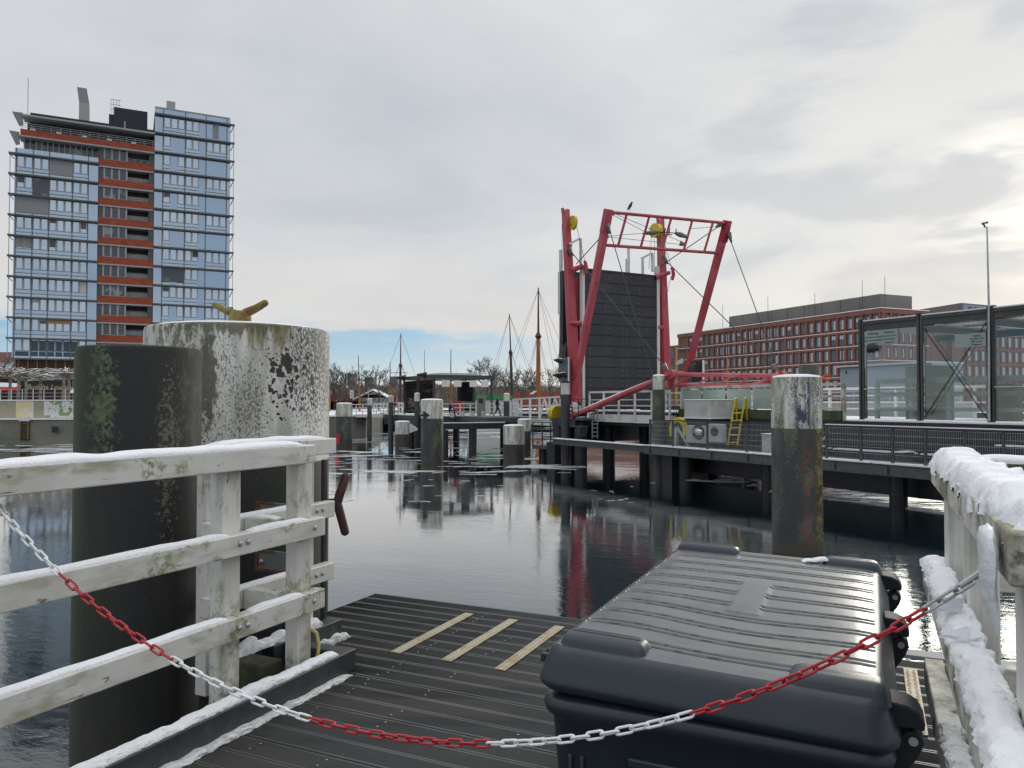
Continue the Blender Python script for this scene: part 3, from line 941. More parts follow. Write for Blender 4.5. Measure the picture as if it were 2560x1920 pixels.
# steel kerbs with snow
kb = MB(ST)
kb.box(-2.905, -2.800, -1.1, 3.80, 2.402, 2.53)
kb.box(-3.30, -2.907, 3.70, 3.80, 2.402, 2.527)
tag(kb.build('kerb', STEELK, org=ST(-2.85, 3.0, 2.4), bevel=0.006), 'dark steel kerb at the foot of the left railing, capped with snow', 'kerb')
kb = MB(ST)
kb.box(-3.37, -3.265, 3.62, 4.27, 2.402, 2.53)
tag(kb.build('kerb', STEELK, org=ST(-3.3, 4, 2.4), bevel=0.006), 'short dark steel kerb at the foot of the bay behind the yellow hose', 'kerb')
snow_ridge(ST, (-2.852, 0.4, 2.528), (-2.852, 3.66, 2.528), 0.085, 0.030, 11, chunk=0.45, tex=34, label='crumbly snow on top of the long left kerb', jag=0.6)
snow_ridge(ST, (-2.775, 1.0, 2.40), (-2.785, 3.72, 2.40), 0.065, 0.018, 12, chunk=0.8, tex=44, m=SLUSH, label='dirty slush along the foot of the long left kerb', jag=1.0, taper=0.3)
snow_ridge(ST, (-3.33, 3.36, 2.53), (-3.315, 4.10, 2.528), 0.085, 0.06, 13, chunk=0.8, tex=22, label='crumbly snow on the short kerb and mossy timber', jag=0.5)
snow_ridge(ST, (-3.235, 3.86, 2.40), (-3.245, 4.32, 2.40), 0.05, 0.04, 14, chunk=1.0, tex=28, m=SLUSH, label='bit of slush at the foot of the short kerb', jag=0.8)
mb = MB(ST)
mb.box(-3.56, -3.06, 3.30, 3.46, 2.33, 2.535)
tag(mb.build('mossy_timber', MOSSWOOD, org=ST(-3.3, 3.38, 2.33), bevel=0.012), 'mossy brown timber block under the snow beside the second left post', 'timber')
mb = MB(ST)
mb.box(-3.40, -3.12, 3.32, 3.44, -0.5, 2.328)
tag(mb.build('support_post', WOODW, org=ST(-3.26, 3.38, 0), bevel=0.008), 'white post standing in the water under the mossy timber block', 'post')
mb = MB()
arc = [(-0.0, 2.63), (0.035, 2.61), (0.05, 2.55), (0.045, 2.49), (0.02, 2.44), (-0.02, 2.42)]
mb.tube([ST(-2.962 + a, 3.585 + 0.2 * a, z + 0.05) for a, z in arc], 0.010, 8)
tag(mb.build('hose', mat('yellow_hose', (0.52, 0.45, 0.16), 0.5), org=ST(-2.96, 3.58, 2.42)), 'loop of yellow hose at the foot of the second left post', 'hose')
for zz, lb in ((3.25, 'upper'), (2.93, 'lower')):
    br_ = thing('mounting_plate', ST(-3.62, 4.0, zz), '%s grey plate with a rusty rim bolted behind the short railing bay' % lb, 'bracket')
    mb = MB(ST); mb.box(-3.76, -3.47, 3.985, 4.005, zz - 0.055, zz + 0.075); mb.build('plate', mat('dull_grey_plate', (0.20, 0.215, 0.23), 0.6), br_)
    mb = MB(ST)
    for b in ((-3.765, -3.74, zz - 0.06, zz + 0.08), (-3.74, -3.47, zz - 0.06, zz - 0.045), (-3.74, -3.6, zz + 0.068, zz + 0.08)):
        mb.box(b[0], b[1], 3.978, 3.984, b[2], b[3])
    mb.build('rusty_rim', RUST, br_, smooth=False)
    bolts(br_, [ST(-3.71, 3.982, zz)], ST(0, -1, 0), 0.016)

# mooring cleat on its steel post
cl = thing('mooring_cleat', ST(-3.40, 4.30, ZD), 'red-brown Y-shaped mooring cleat on a dark steel post behind the left railing', 'cleat')
mb = MB(ST); mb.box(-3.455, -3.425, 4.275, 4.31, 0.8, 3.60); mb.build('steel_post', DARKSTEEL, cl, bevel=0.004)
CLEAT = mat('red_brown_paint', (0.055, 0.016, 0.018), 0.45, layers=[((0.03, 0.012, 0.014), 9, 0.5, 0.66, 0.7)])
mb = MB()
c0 = ST(-3.36, 4.33, 3.30)
up_ = [c0 + ST(0.0, 0, -0.02), c0 + ST(0.012, 0.012, 0.05), c0 + ST(0.045, 0.045, 0.19), c0 + ST(0.05, 0.05, 0.205)]
dn_ = [c0 + ST(0.0, 0, 0.02), c0 + ST(0.012, 0.012, -0.05), c0 + ST(0.042, 0.042, -0.21), c0 + ST(0.046, 0.046, -0.225)]
for arm in (up_, dn_):
    mb.tube(arm, [0.030, 0.032, 0.030, 0.016], 12)
mb.tube([ST(-3.45, 4.30, 3.30), c0 + ST(0.005, 0.005, 0)], [0.026, 0.034], 12)
mb.build('horn', CLEAT, cl)

# ------------------------------------------------ storage box
bx = thing('storage_box', ST(-0.46, 3.33, ZD), 'large dark blue-grey plastic storage box with a ribbed hinged lid', 'storage box')
BINM = mat('dark_blue_grey_plastic', (0.019, 0.027, 0.040), 0.36, layers=[((0.032, 0.040, 0.052), 3, 0.45, 0.65, 0.6), ((0.012, 0.016, 0.022), 60, 0.55, 0.7, 0.35)], spec=0.5, bump=(220, 0.05), rvar=0.16)
LIDM = mat('sky_sheen_lid_plastic', (0.100, 0.108, 0.114), 0.27, layers=[((0.150, 0.150, 0.130), 2.4, 0.50, 0.68, 0.8), ((0.058, 0.064, 0.070), 4, 0.50, 0.66, 0.7), ((0.15, 0.15, 0.14), 40, 0.62, 0.70, 0.35)], spec=0.8, rvar=0.2, bump=(120, 0.015))  # same lid as the rim, paled: sky sheen on top put into the colour
HINGM = mat('black_plastic_hinge', (0.012, 0.015, 0.021), 0.62, spec=0.3)
S0, S1, T0, T1 = -1.01, 0.068, 2.325, 4.375


def rr(s0, s1, t0, t1, r, zf, n=6):
    pts = []
    for cx, cy, a0 in ((s1 - r, t0 + r, -90), (s1 - r, t1 - r, 0), (s0 + r, t1 - r, 90), (s0 + r, t0 + r, 180)):
        for i in range(n + 1):
            a = R(a0 + 90 * i / n)
            x, y = cx + r * math.cos(a), cy + r * math.sin(a)
            pts.append((x, y, zf(x) if callable(zf) else zf))
    return pts


def lidz(dz):
    return lambda s: 3.20 + dz - 0.028 * (s - S0) / (S1 - S0)


def inset(i, r, z):
    return rr(S0 + i, S1 - i, T0 + i, T1 - i, r, z)


mb = MB(ST)
mb.loft([inset(0.09, 0.06, 2.405), inset(0.075, 0.07, 2.44), inset(0.045, 0.075, 2.80), inset(0.035, 0.075, 2.965), inset(0.015, 0.08, 2.985), inset(0.010, 0.08, 3.01), inset(0.016, 0.08, 3.032), inset(0.035, 0.07, 3.040), inset(0.06, 0.06, 3.046)], True, True)
mb.build('body', BINM, bx, ang=55)
mb = MB(ST)      # recessed panel frame on the near side and vertical ribs
for s in (-0.90, -0.86):
    mb.box(s, s + 0.014, T0 + 0.03, T0 + 0.058, 2.5, 2.86)
mb.box(-0.70, -0.02, T0 + 0.030, T0 + 0.050, 2.855, 2.885)
mb.build('side_rib', BINM, bx, bevel=0.006)
mb = MB(ST)
mb.loft([inset(0.05, 0.06, lidz(-0.150)), inset(0.012, 0.08, lidz(-0.135)), inset(0.0, 0.085, lidz(-0.122)), inset(-0.002, 0.085, lidz(-0.105)), inset(0.004, 0.082, lidz(-0.090)), inset(0.020, 0.07, lidz(-0.045)), inset(0.033, 0.06, lidz(-0.016)), inset(0.044, 0.05, lidz(-0.004)), inset(0.060, 0.012, lidz(0.0))], True, False)
mb.build('lid_rim', BINM, bx, ang=60)
mb = MB(ST)
# ribbed top
gs, gt = 70, 560
a0, a1, b0, b1 = S0 + 0.06, S1 - 0.06, T0 + 0.06, T1 - 0.06
gro = []
tk = T0 + 0.20
i = 0
while tk < T1 - 0.10:
    gro += [tk - 0.020, tk + 0.020]
    tk += 0.168
    i += 1
vs, fs = [], []
for j in range(gt + 1):
    for i in range(gs + 1):
        s = a0 + (a1 - a0) * i / gs
        tt = b0 + (b1 - b0) * j / gt
        fu, fv = i / gs, j / gt
        e = min(1, fu / 0.06, (1 - fu) / 0.06) * min(1, fv / 0.03, (1 - fv) / 0.03)
        z = lidz(0.0)(s) + 0.012 * math.sin(math.pi * fv) * math.sin(math.pi * min(1, fu * 1.0))
        z -= 0.020 * math.exp(-((s + 0.42) / 0.30) ** 2 - ((tt - 2.98) / 0.40) ** 2)
        z += 0.006 * math.exp(-((s + 0.80) / 0.18) ** 2 - ((tt - 2.75) / 0.3) ** 2)
        plate = (-0.525 < s < -0.39) and (3.09 < tt < 3.55)
        g = 0.0
        if not plate:
            tw = tt - 0.007 * math.sin(fu * 5.0 + 0.6 * tt)
            for q in gro:
                dd = abs(tw - q)
                if dd < 0.022:
                    g = max(g, math.exp(-(dd / 0.0090) ** 4))
        z += (0.004 if plate else 0.0) - 0.034 * g * min(1, e * 1.4) + (0.003 * (1 - g) * e)
        vs.append((s, tt, z))
for j in range(gt):
    for i in range(gs):
        a = j * (gs + 1) + i
        fs.append((a, a + 1, a + gs + 2, a + gs + 1))
mb.add(vs, fs)
mb.build('lid', LIDM, bx, ang=60)
for c in ((-0.80, T1 - 0.13, 0.16, 0.055), (-0.095, T1 - 0.13, 0.13, 0.055), (-0.80, T0 + 0.125, 0.14, 0.058), (-0.095, T0 + 0.125, 0.13, 0.062)):
    mb = MB(ST)
    s, tt, hs, ht = c
    rings = []
    for ins, dz in ((-0.012, -0.02), (0.0, 0.014), (0.007, 0.026), (0.018, 0.033), (0.034, 0.035)):
        rings.append(rr(s - hs + ins, s + hs - ins, tt - ht + ins, tt + ht - ins, 0.03, lidz(dz)))
    mb.loft(rings, True, True)
    mb.build('stacking_pad', BINM, bx, ang=60)
for th in (2.49, 3.43, 4.24):
    for w, poly, nm in ((0.060, [(0.040, 3.155), (0.085, 3.150), (0.115, 3.135), (0.130, 3.105), (0.128, 3.085), (0.09, 3.088), (0.045, 3.08)], 'hinge'),
                        (0.045, [(0.020, 2.90), (0.045, 2.90), (0.115, 3.01), (0.128, 3.045), (0.122, 3.068), (0.10, 3.080), (0.078, 3.072), (0.065, 3.05), (0.02, 3.02)], 'hinge_arm')):
        mb = MB()
        mb.prism([ST(s, th - w, z) for s, z in poly], ST(0, 2 * w, 0))
        h = mb.build(nm, HINGM, bx, bevel=0.006, smooth=True)
    mb = MB()
    mb.tube([ST(0.100, th - 0.050, 3.050), ST(0.100, th + 0.050, 3.050)], 0.0125, 16)
    mb.build('hinge_pin', GALV, bx)
for tt in (2.42, 2.47, 3.10, 3.13):
    mb = MB(ST); mb.box(S0 - 0.012, S0 + 0.03, tt, tt + 0.02, 3.12, 3.15); mb.build('latch_nub', BINM, bx, bevel=0.004)
snow_ridge(ST, (-0.32, T1 - 0.20, 3.19), (-0.20, T1 - 0.15, 3.20), 0.05, 0.02, 21, chunk=0.9, tex=30, label='small lump of ice beside the far right pad of the box lid', jag=0.8, taper=0.05)

# ------------------------------------------------ chain
ch = thing('barrier_chain', ST(-2.93, 1.78, 3.62), 'sagging red and white plastic chain hung across the landing stage', 'chain')
A, B = Vector((-2.93, 1.78, 3.615)), Vector((0.215, 2.13, 3.575))


def cat_pt(u):
    p = A.lerp(B, u)
    p.z -= 4 * 0.600 * u * (1 - u) * (1 + 0.10 * (1 - 4 * u * (1 - u)))
    return p


N = 4000
arcs = [0.0]
for i in range(N):
    arcs.append(arcs[-1] + (cat_pt((i + 1) / N) - cat_pt(i / N)).length)
TOT = arcs[-1]


def at_arc(l):
    lo, hi = 0, N
    while hi - lo > 1:
        md = (lo + hi) // 2
        if arcs[md] < l:
            lo = md
        else:
            hi = md
    return cat_pt(lo / N)


def link_mesh(name, m):
    mb = MB()
    pts = []
    hl, hw = 0.0163, 0.0092
    for k in range(9):
        a = -math.pi / 2 + math.pi * k / 8
        pts.append((hl + hw * math.cos(a), hw * math.sin(a), 0))
    for k in range(9):
        a = math.pi / 2 + math.pi * k / 8
        pts.append((-hl + hw * math.cos(a), hw * math.sin(a), 0))
    mb.tube(pts, 0.0038, 8, closed=True)
    o = mb.build(name, m, smooth=True)
    me = o.data
    bpy.data.objects.remove(o)
    return me


LK = {'r': link_mesh('link', CHAINR), 'w': link_mesh('link', CHAINW), 'g': link_mesh('link', GALV)}
SECT = [(-2.90, 'g'), (-2.61, 'w'), (-2.12, 'r'), (-1.595, 'w'), (-1.02, 'r'), (-0.452, 'w'), (0.127, 'r'), (9, 'g')]
PITCHL = 0.0425
nl = int(TOT / PITCHL)
for i in range(nl):
    l = (i + 0.5) * TOT / nl
    p = at_arc(l)
    d = (at_arc(min(TOT, l + 0.01)) - at_arc(max(0, l - 0.01))).normalized()
    col = next(c for s, c in SECT if p.x < s)
    o = bpy.data.objects.new('link', LK[col])
    COL.objects.link(o)
    o.parent = ch
    wd = (ST(*(p + d)) - ST(*p)).normalized()
    x = wd
    y = Vector((0, 0, 1)).cross(x).normalized()
    zz = x.cross(y)
    tw = R(45 + (90 if i % 2 else 0) + 18 * math.sin(i * 0.7))
    y2 = y * math.cos(tw) + zz * math.sin(tw)
    z2 = x.cross(y2)
    o.matrix_local = Matrix.Translation(ST(*p) - ORG[ch]) @ Matrix((x, y2, z2)).transposed().to_4x4()
mb = MB()
mb.tube([ST(-2.955, 1.78, 3.655), ST(-2.945, 1.78, 3.63), ST(-2.93, 1.785, 3.605)], 0.006, 8)
mb.build('eye_hook', GALV, ch)
mb = MB()
mb.tube([ST(0.19, 2.127, 3.56), ST(0.235, 2.135, 3.595), ST(0.25, 2.137, 3.60)], [0.006, 0.009, 0.009], 8)
mb.build('snap_hook', GALV, ch)

# ------------------------------------------------ right railing
rr_ = thing('railing', ST(0.3, 2.5, ZD), 'mossy white wooden railing at the right edge, loaded with thick snow', 'railing')
mb = MB(ST); mb.box(0.235, 0.365, 1.72, 3.78, *Z3[0]); mb.build('top_rail', WOODR, rr_, bevel=0.007)
mb = MB(ST); mb.box(0.367, 2.6, 3.66, 3.78, 3.64, 3.753); mb.build('cross_rail', mat('mossy_rail_face', (0.10, 0.10, 0.07), 0.8, layers=[((0.035, 0.035, 0.022), 6, 0.42, 0.6, 0.9), ((0.45, 0.45, 0.40), 5, 0.62, 0.7, 0.7)], bump=(30, 0.5)), rr_, bevel=0.007)
for z in Z3[1:]:
    mb = MB(ST); mb.box(0.195, 0.268, 0.6, 3.72, *z); mb.build('rail', WOODR, rr_, bevel=0.006)
for t0 in (1.80, 2.80, 3.52):
    mb = MB(ST); mb.box(0.272, 0.358, t0, t0 + 0.125, ZD - 0.05, 3.648); mb.build('post', WOODW, rr_, bevel=0.006)
mb = MB(ST); mb.box(1.35, 1.44, 3.66, 3.78, ZD - 0.05, 3.63); mb.build('post', WOODW, rr_, bevel=0.006)
for z in Z3[1:]:
    mb = MB(ST); mb.box(0.37, 2.6, 3.70, 3.77, *z); mb.build('cross_rail', WOODR, rr_, bevel=0.006)
snow_ridge(ST, (0.315, 1.74, 3.752), (0.30, 3.74, 3.752), 0.150, 0.060, 31, chunk=0.35, tex=12, over=-0.050, label='thick chunky snow on the top rail of the right railing', jag=0.5, taper=0.1)
snow_ridge(ST, (0.36, 3.72, 3.75), (2.5, 3.72, 3.75), 0.12, 0.035, 32, label='snow on the far cross rail of the right railing', tex=8)
snow_ridge(ST, (0.230, 0.8, 3.328), (0.232, 3.70, 3.328), 0.088, 0.042, 33, chunk=0.7, tex=18, label='lumpy snow on the middle rail of the right railing', jag=0.8, over=-0.015)
snow_ridge(ST, (0.232, 1.0, 2.913), (0.232, 3.0, 2.913), 0.07, 0.018, 34, chunk=0.7, tex=20, label='melting snow on the lowest rail of the right railing', jag=0.9, m=SLUSH)
ICES = mat('hanging_ice', (0.70, 0.74, 0.78), 0.45, bump=(14, 0.6))
mb = MB(ST)
ri = []
for z, t0, t1, w in ((3.745, 1.79, 1.85, 0.006), (3.735, 1.755, 1.88, 0.014), (3.71, 1.742, 1.875, 0.018), (3.67, 1.742, 1.855, 0.018), (3.62, 1.748, 1.825, 0.015), (3.58, 1.755, 1.795, 0.010), (3.55, 1.764, 1.772, 0.004)):
    ring = []
    for i in range(14):
        a = 2 * math.pi * i / 14
        yy = (t0 + t1) / 2 + (t1 - t0) / 2 * math.cos(a)
        xx = 0.222 - w * 0.5 + w * math.sin(a) * (1 if math.sin(a) < 0 else 0.6) + 0.008 * noise.noise(Vector((yy * 30, z * 25, 2)))
        ring.append((xx, yy, z + 0.012 * noise.noise(Vector((yy * 22, z * 9, i * 0.3)))))
    ri.append(ring)
mb.loft(ri)
tag(mb.build('ice_slab', ICES, org=ST(0.22, 1.8, 3.7), ang=60), 'icy slab of snow hanging off the near end of the right top rail', 'ice')
shard = random.Random(9)
for q, (s, tt, z) in enumerate([(0.205, 2.36, 3.385), (0.205, 2.62, 3.40), (0.19, 2.46, 3.36)]):
    mb = MB(ST)
    pts = [(s + shard.uniform(-0.06, 0.06), tt + shard.uniform(-0.08, 0.08), z + shard.uniform(-0.02, 0.035)) for _ in range(5)]
    mb.add([(a, b, c) for a, b, c in pts] + [(a + 0.006, b, c + 0.008) for a, b, c in pts], [(0, 1, 2), (2, 3, 4), (0, 2, 4), (5, 6, 7), (7, 8, 9), (5, 7, 9), (0, 1, 6, 5), (1, 2, 7, 6), (2, 3, 8, 7), (3, 4, 9, 8), (4, 0, 5, 9)])
    tag(mb.build('ice_shard', ICES, org=ST(s, tt, z), smooth=False),
        ['broken ice plate sticking up from the right middle rail, nearest the chain', 'broken ice plate on the right middle rail, farthest out', 'broken ice plate leaning off the left side of the right middle rail'][q], 'ice shard', 'broken ice plates on the right railing')

# ------------------------------------------------ piles beside the landing stage
pb = ST(-3.964, 3.227, 0)
o = thing('mooring_pile', pb, 'tall black algae-streaked steel pile behind the left railing', 'pile')
mb = MB()
mb.lathe(pb.x, pb.y, [(0.345, -2), (0.345, 4.29), (0.338, 4.313), (0.325, 4.322), (0.02, 4.325)], 56)
PM = near_pile_mat('black', pb.x, pb.y, 0.345)
mb.build('shaft', PM, o)
pc = ST(-4.466, 4.538, 0)
o = thing('mooring_dolphin', pc, 'very thick white mooring dolphin spotted with black lichen, bollard on top', 'dolphin')
mb = MB()
mb.lathe(pc.x, pc.y, [(0.683, -2), (0.683, 4.53), (0.676, 4.552), (0.66, 4.560), (0.02, 4.562)], 72)
PW = near_pile_mat('white', pc.x, pc.y, 0.683)
mb.build('shaft', PW, o)
mb = MB()
mb.lathe(pc.x, pc.y, [(0.63, 4.563), (0.60, 4.575), (0.4, 4.585), (0.02, 4.59)], 40)
mb.build('snow_cap', SNOW, o)
bo = thing('bollard', atY(598, 800, 5.6), 'rusty olive-yellow double-horn bollard on top of the white dolphin', 'bollard')
bo.location.z = ORG[bo].z = 4.56
BOL = mat('rusty_olive_paint', (0.20, 0.16, 0.04), 0.65, layers=[((0.17, 0.07, 0.02), 14, 0.46, 0.6, 0.9), ((0.27, 0.25, 0.07), 7, 0.5, 0.65, 0.8), ((0.05, 0.035, 0.015), 20, 0.6, 0.7, 0.8)], bump=(40, 0.5))
yb = 5.6
z_ = lambda u, v: atY(u, v, yb)
mb = MB()
mb.tube([z_(600, 812), z_(600, 787), z_(600, 778)], [0.082, 0.078, 0.06], 14)
mb.tube([z_(612, 784), z_(640, 771), z_(664, 757), z_(669, 754.5)], [0.036, 0.030, 0.026, 0.014], 12)
mb.tube([z_(588, 785), z_(562, 775), z_(536, 762.5), z_(532, 760.5)], [0.032, 0.026, 0.021, 0.012], 12)
mb.build('horns', BOL, bo)

# ================================================================== DOLPHINS AND PILES IN THE WATER
def dolphin(u0, u1, vt, vb, Y, label, group, lich=0.3, green=0.6, snow=True, n=28, bottom=(0.026, 0.028, 0.034), yel=0, seed=1.0, red=0, name='mooring_dolphin'):
    c = atY((u0 + u1) / 2, vt, Y)
    rad = (u1 - u0) / 2 / F * Y
    zt = c.z
    zb = atY((u0 + u1) / 2, vb, Y).z if vb else 99
    o = thing(name, (c.x, c.y, 0), label, 'dolphin', group)
    mb = MB()
    mb.lathe(c.x, c.y, [(rad, -2), (rad, zt - 0.03), (rad - 0.02, zt), (0.02, zt + 0.002)], n)
    m = pile_mat('dolphin_paint_%d' % int(u0), (0.60, 0.60, 0.57), bottom, zb, lich=lich, green=green, seed=seed, streak=0.9, yel=yel, red=red)
    mb.build('shaft', m, o)
    if snow:
        mb = MB()
        mb.lathe(c.x, c.y, [(rad * 0.97, zt + 0.003), (rad * 0.9, zt + 0.05), (rad * 0.5, zt + 0.085), (0.02, zt + 0.09)], n)
        mb.build('snow_cap', SNOW, o)
    return o, c, rad, zt


G1, G2 = 'white-topped mooring dolphins in the harbour', 'slim white-topped piles along the jetty'
o, c, rad, zt = dolphin(1930, 2050, 944, 1070, 20.75, 'large near dolphin with peeling white top and yellow lichen, right of the yellow ladder', G1, lich=0.75, green=0.9, yel=7.92, seed=4, red=7.75, n=48)
dolphin(1997, 2047, 912, 0, 26, 'mossy bare pile poking up behind the large near dolphin', G1, lich=0, green=1.0, bottom=(0.10, 0.10, 0.075), seed=9, snow=False, name='mooring_pile')
o1, c1, r1_, z1_ = dolphin(1052, 1108, 1000, 1046, 49.2, 'dolphin with a black arrow at its left side, in the middle of the water', G1, seed=2, green=0.75)
mb = MB()
p = atY(1058, 1038, 48.3)
mb.prism([p + Vector((x, 0, z)) for x, z in ((-0.35, -0.06), (0.0, -0.06), (0.0, -0.28), (0.42, 0.0), (0.0, 0.28), (0.0, 0.06), (-0.35, 0.06))], (0, 0.05, 0))
mb.build('arrow', BLACK, o1, smooth=False)
dolphin(1258, 1311, 1064, 1110, 52.6, 'low dolphin with a grime-streaked white top, left of the bridge signal', G1, seed=3)
o3, c3, r3_, z3_ = dolphin(841, 881, 1009, 1041, 65.6, 'dolphin with a red plate low on its side, right of the thick white dolphin', G1, seed=5, green=0.9)
mb = MB()
p = atY(845, 1085, 64.4)
mb.box(p.x - 0.14, p.x + 0.14, p.y, p.y + 0.1, p.z - 0.85, p.z)
mb.build('red_plate', mat('signal_red', (0.45, 0.03, 0.02), 0.5), o3, smooth=False)
o4, c4, r4_, z4_ = dolphin(988, 1025, 1054, 1085, 69, 'squat dolphin with a white lug on its right side, beside the arrow dolphin', G1, seed=6)
mb = MB()
mb.prism([(c4.x + r4_ * 0.9, c4.y - 0.2, z4_ - 0.1), (c4.x + r4_ + 0.7, c4.y - 0.2, z4_ - 0.62), (c4.x + r4_ + 0.7, c4.y - 0.2, z4_ - 0.75), (c4.x + r4_ * 0.9, c4.y - 0.2, z4_ - 1.05)], (0, 0.25, 0))
mb.build('lug', WHITE, o4, smooth=False)
dolphin(1036, 1050, 984, 1003, 70.5, 'slim pile rising just left of the arrow dolphin', G2, seed=7, green=0.2, n=14)
dolphin(971, 984, 991, 1006, 76, 'slim pile in front of the jetty railing, below the dark mast', G2, seed=8, n=14)
dolphin(918, 930, 998, 1013, 79, 'leftmost slim mossy pile, at the foot of the jetty ramp', G2, seed=9, green=0.9, n=14)
dolphin(1259, 1274, 985, 1003, 68, 'slim pile right of the jetty shelter, above the low dolphin', G2, seed=10, green=0.2, n=14)
dolphin(1294, 1327, 1049, 1078, 60, 'short dolphin half hidden behind the low streaked dolphin', G1, seed=11)
dolphin(1402, 1426, 957, 986, 49.5, 'square-looking dark pile carrying the grey signal board at the bridge', 'fender piles of the bridge', seed=12, green=0.1, lich=0.1, snow=False, bottom=(0.022, 0.024, 0.034), name='fender_pile')
dolphin(1631, 1662, 940, 974, 41.3, 'fender pile with lichen-grey top in front of the red bent arm', 'fender piles of the bridge', seed=13, green=0.8, lich=0.9, name='fender_pile')

# ================================================================== FOLDING BRIDGE
BB = BR(-41.5, 31, 0)
bg = thing('folding_bridge', BB, 'red folding drawbridge with its dark deck leaf raised upright', 'drawbridge')
LEAF = mat('dark_bridge_planks', (0.026, 0.028, 0.036), 0.55, layers=[((0.040, 0.042, 0.050), 0.6, 0.45, 0.65, 0.7), ((0.018, 0.019, 0.024), 3, 0.52, 0.68, 0.6)])


def au(u, n):
    k = (u - 1280) / F
    return n * (0.482 * k - 0.876) / (0.482 + 0.876 * k)


mb = MB(BR)
zz = 3.5
k = 0
while zz < 12.6:
    h = 0.70
    mb.box(-41.62, -41.36 + (0.012 if k % 2 else 0), 28.16, 34.10, zz, min(12.72, zz + h - 0.03))
    zz += h
    k += 1
mb.box(-41.7, -41.625, 28.2, 34.05, 3.5, 12.65)
leaf = mb.build('deck_leaf', LEAF, bg, smooth=False)
mb = MB(BR)
zz = 3.5
while zz < 12.4:
    for n in (28.55, 29.8, 30.1, 31.2, 31.5, 32.6, 33.3):
        for dz in (0.18, 0.46):
            mb.box(-41.35, -41.335, n, n + 0.035, zz + dz, zz + dz + 0.035)
    zz += 0.70
mb.build('stud', GALV, leaf, smooth=False)
mb = MB(BR)
mb.box(-41.6, -41.30, 34.12, 34.34, 3.4, 13.35)
mb.box(-41.6, -41.30, 27.93, 28.13, 3.4, 12.9)
mb.build('leaf_edge', WHITE, bg, smooth=False)
mb = MB(BR)
for n, z0, z1 in ((31.9, 12.7, 14.5), (31.75, 12.7, 13.7), (33.1, 12.7, 13.9), (33.95, 13.0, 14.3), (28.0, 12.9, 14.7)):
    mb.box(-41.75, -41.60, n, n + 0.13, z0, z1)
mb.bar(BR(-41.7, 33.1, 13.85), BR(-41.7, 33.95, 14.3), 0.14)
mb.bar(BR(-41.7, 28.05, 14.7), BR(-41.9, 27.3, 14.3), 0.14)
mb.build('folded_railing', WHITE, bg, smooth=False)
mb = MB(BR)
mb.box(-44.12, -43.75, 28.0, 34.0, 4.2, 12.9)
mb.build('deck_leaf', LEAF, bg, smooth=False)
mb = MB(BR)
mb.box(-44.27, -44.13, 28.02, 28.25, 6, 14.4)
mb.box(-44.42, -44.28, 28.02, 28.2, 10.0, 12.9)
mb.build('folded_railing', WHITE, bg, smooth=False)
mb = MB(BR)
mb.box(-42.7, -41.8, 27.95, 28.5, 3.2, 12.2)
mb.box(-42.7, -41.8, 33.7, 34.2, 3.2, 12.2)
mb.build('leaf_girder', DRED, bg, bevel=0.03)


def girder(name, p, q, w0, w1, m=RED, h=None):
    mb = MB()
    p, q = Vector(p), Vector(q)
    d = (q - p).normalized()
    x = Vector((BN[0], BN[1], 0))
    y = d.cross(x).normalized()
    x = y.cross(d)
    vs = []
    for a, w in ((p, w0), (q, w1)):
        for i, j in ((-1, -1), (1, -1), (1, 1), (-1, 1)):
            vs.append(a + x * i * w / 2 + y * j * (h or w) / 2)
    mb.add(vs, [(0, 1, 2, 3), (7, 6, 5, 4), (0, 4, 5, 1), (1, 5, 6, 2), (2, 6, 7, 3), (3, 7, 4, 0)], False)
    return mb.build(name, m, bg, bevel=0.02)


TA0, TA1 = atY(1440, 1008, 49.7), atY(1414, 527, 50.3)
TB0, TB1 = atY(1664, 968, 53.0), atY(1651, 550, 53.4)
ta = girder('tower_post', TA0, TA1, 0.62, 0.40)
tb = girder('tower_post', TB0, TB1, 0.62, 0.40)
for P, lbl in ((TA1, None), (TB1, None)):
    mb = MB()
    mb.bar(P + Vector((-0.15, 0, -0.2)), P + Vector((-0.2, 0, 0.18)), 0.16)
    mb.bar(P + Vector((0.12, 0, -0.2)), P + Vector((0.14, 0, 0.10)), 0.2)
    mb.build('post_head', RED, bg, smooth=False)


def disc(c, ax, r, th, m, name, parent, n=24, groove=True):
    ax = Vector(ax).normalized()
    c = Vector(c)
    a = Vector((0, 0, 1))
    x = ax.cross(a).normalized()
    y = ax.cross(x)
    prof = [(r * 0.25, -th * 0.7), (r * 0.3, -th / 2), (r, -th / 2), (r * 0.93, -th * 0.15), (r * 0.93, th * 0.15), (r, th / 2), (r * 0.3, th / 2), (r * 0.25, th * 0.7)] if groove else [(r, -th / 2), (r, th / 2)]
    mb = MB()
    vs = [c + ax * h + q * (math.cos(2 * math.pi * i / n) * x + math.sin(2 * math.pi * i / n) * y) for q, h in prof for i in range(n)]
    k = len(prof)
    fs = [(a_ * n + i, a_ * n + (i + 1) % n, a_ * n + n + (i + 1) % n, a_ * n + n + i) for a_ in range(k - 1) for i in range(n)] + [tuple(range(n))[::-1], tuple(range((k - 1) * n, k * n))]
    mb.add(vs, fs, False)
    return mb.build(name, m, parent)


disc(atY(1432, 557, 50), (BN[0], BN[1], 0), 0.47, 0.16, YEL, 'sheave', bg)
disc(atY(1640, 577, 52.9), (BN[0], BN[1], 0), 0.50, 0.40, YEL, 'sheave', bg)

# upper portal frame (raised) and lower portal frame (laid forward)
UL0, UL1 = atY(1430, 1005, 49.6), atY(1521, 528, 46.5)
UR0, UR1 = atY(1708, 967, 54.0), atY(1818, 556, 50.7)
up_f = thing('x', (0, 0, 0), 'x', 'x')
bpy.data.objects.remove(up_f)


def sub(name, parent_name=None):
    return None


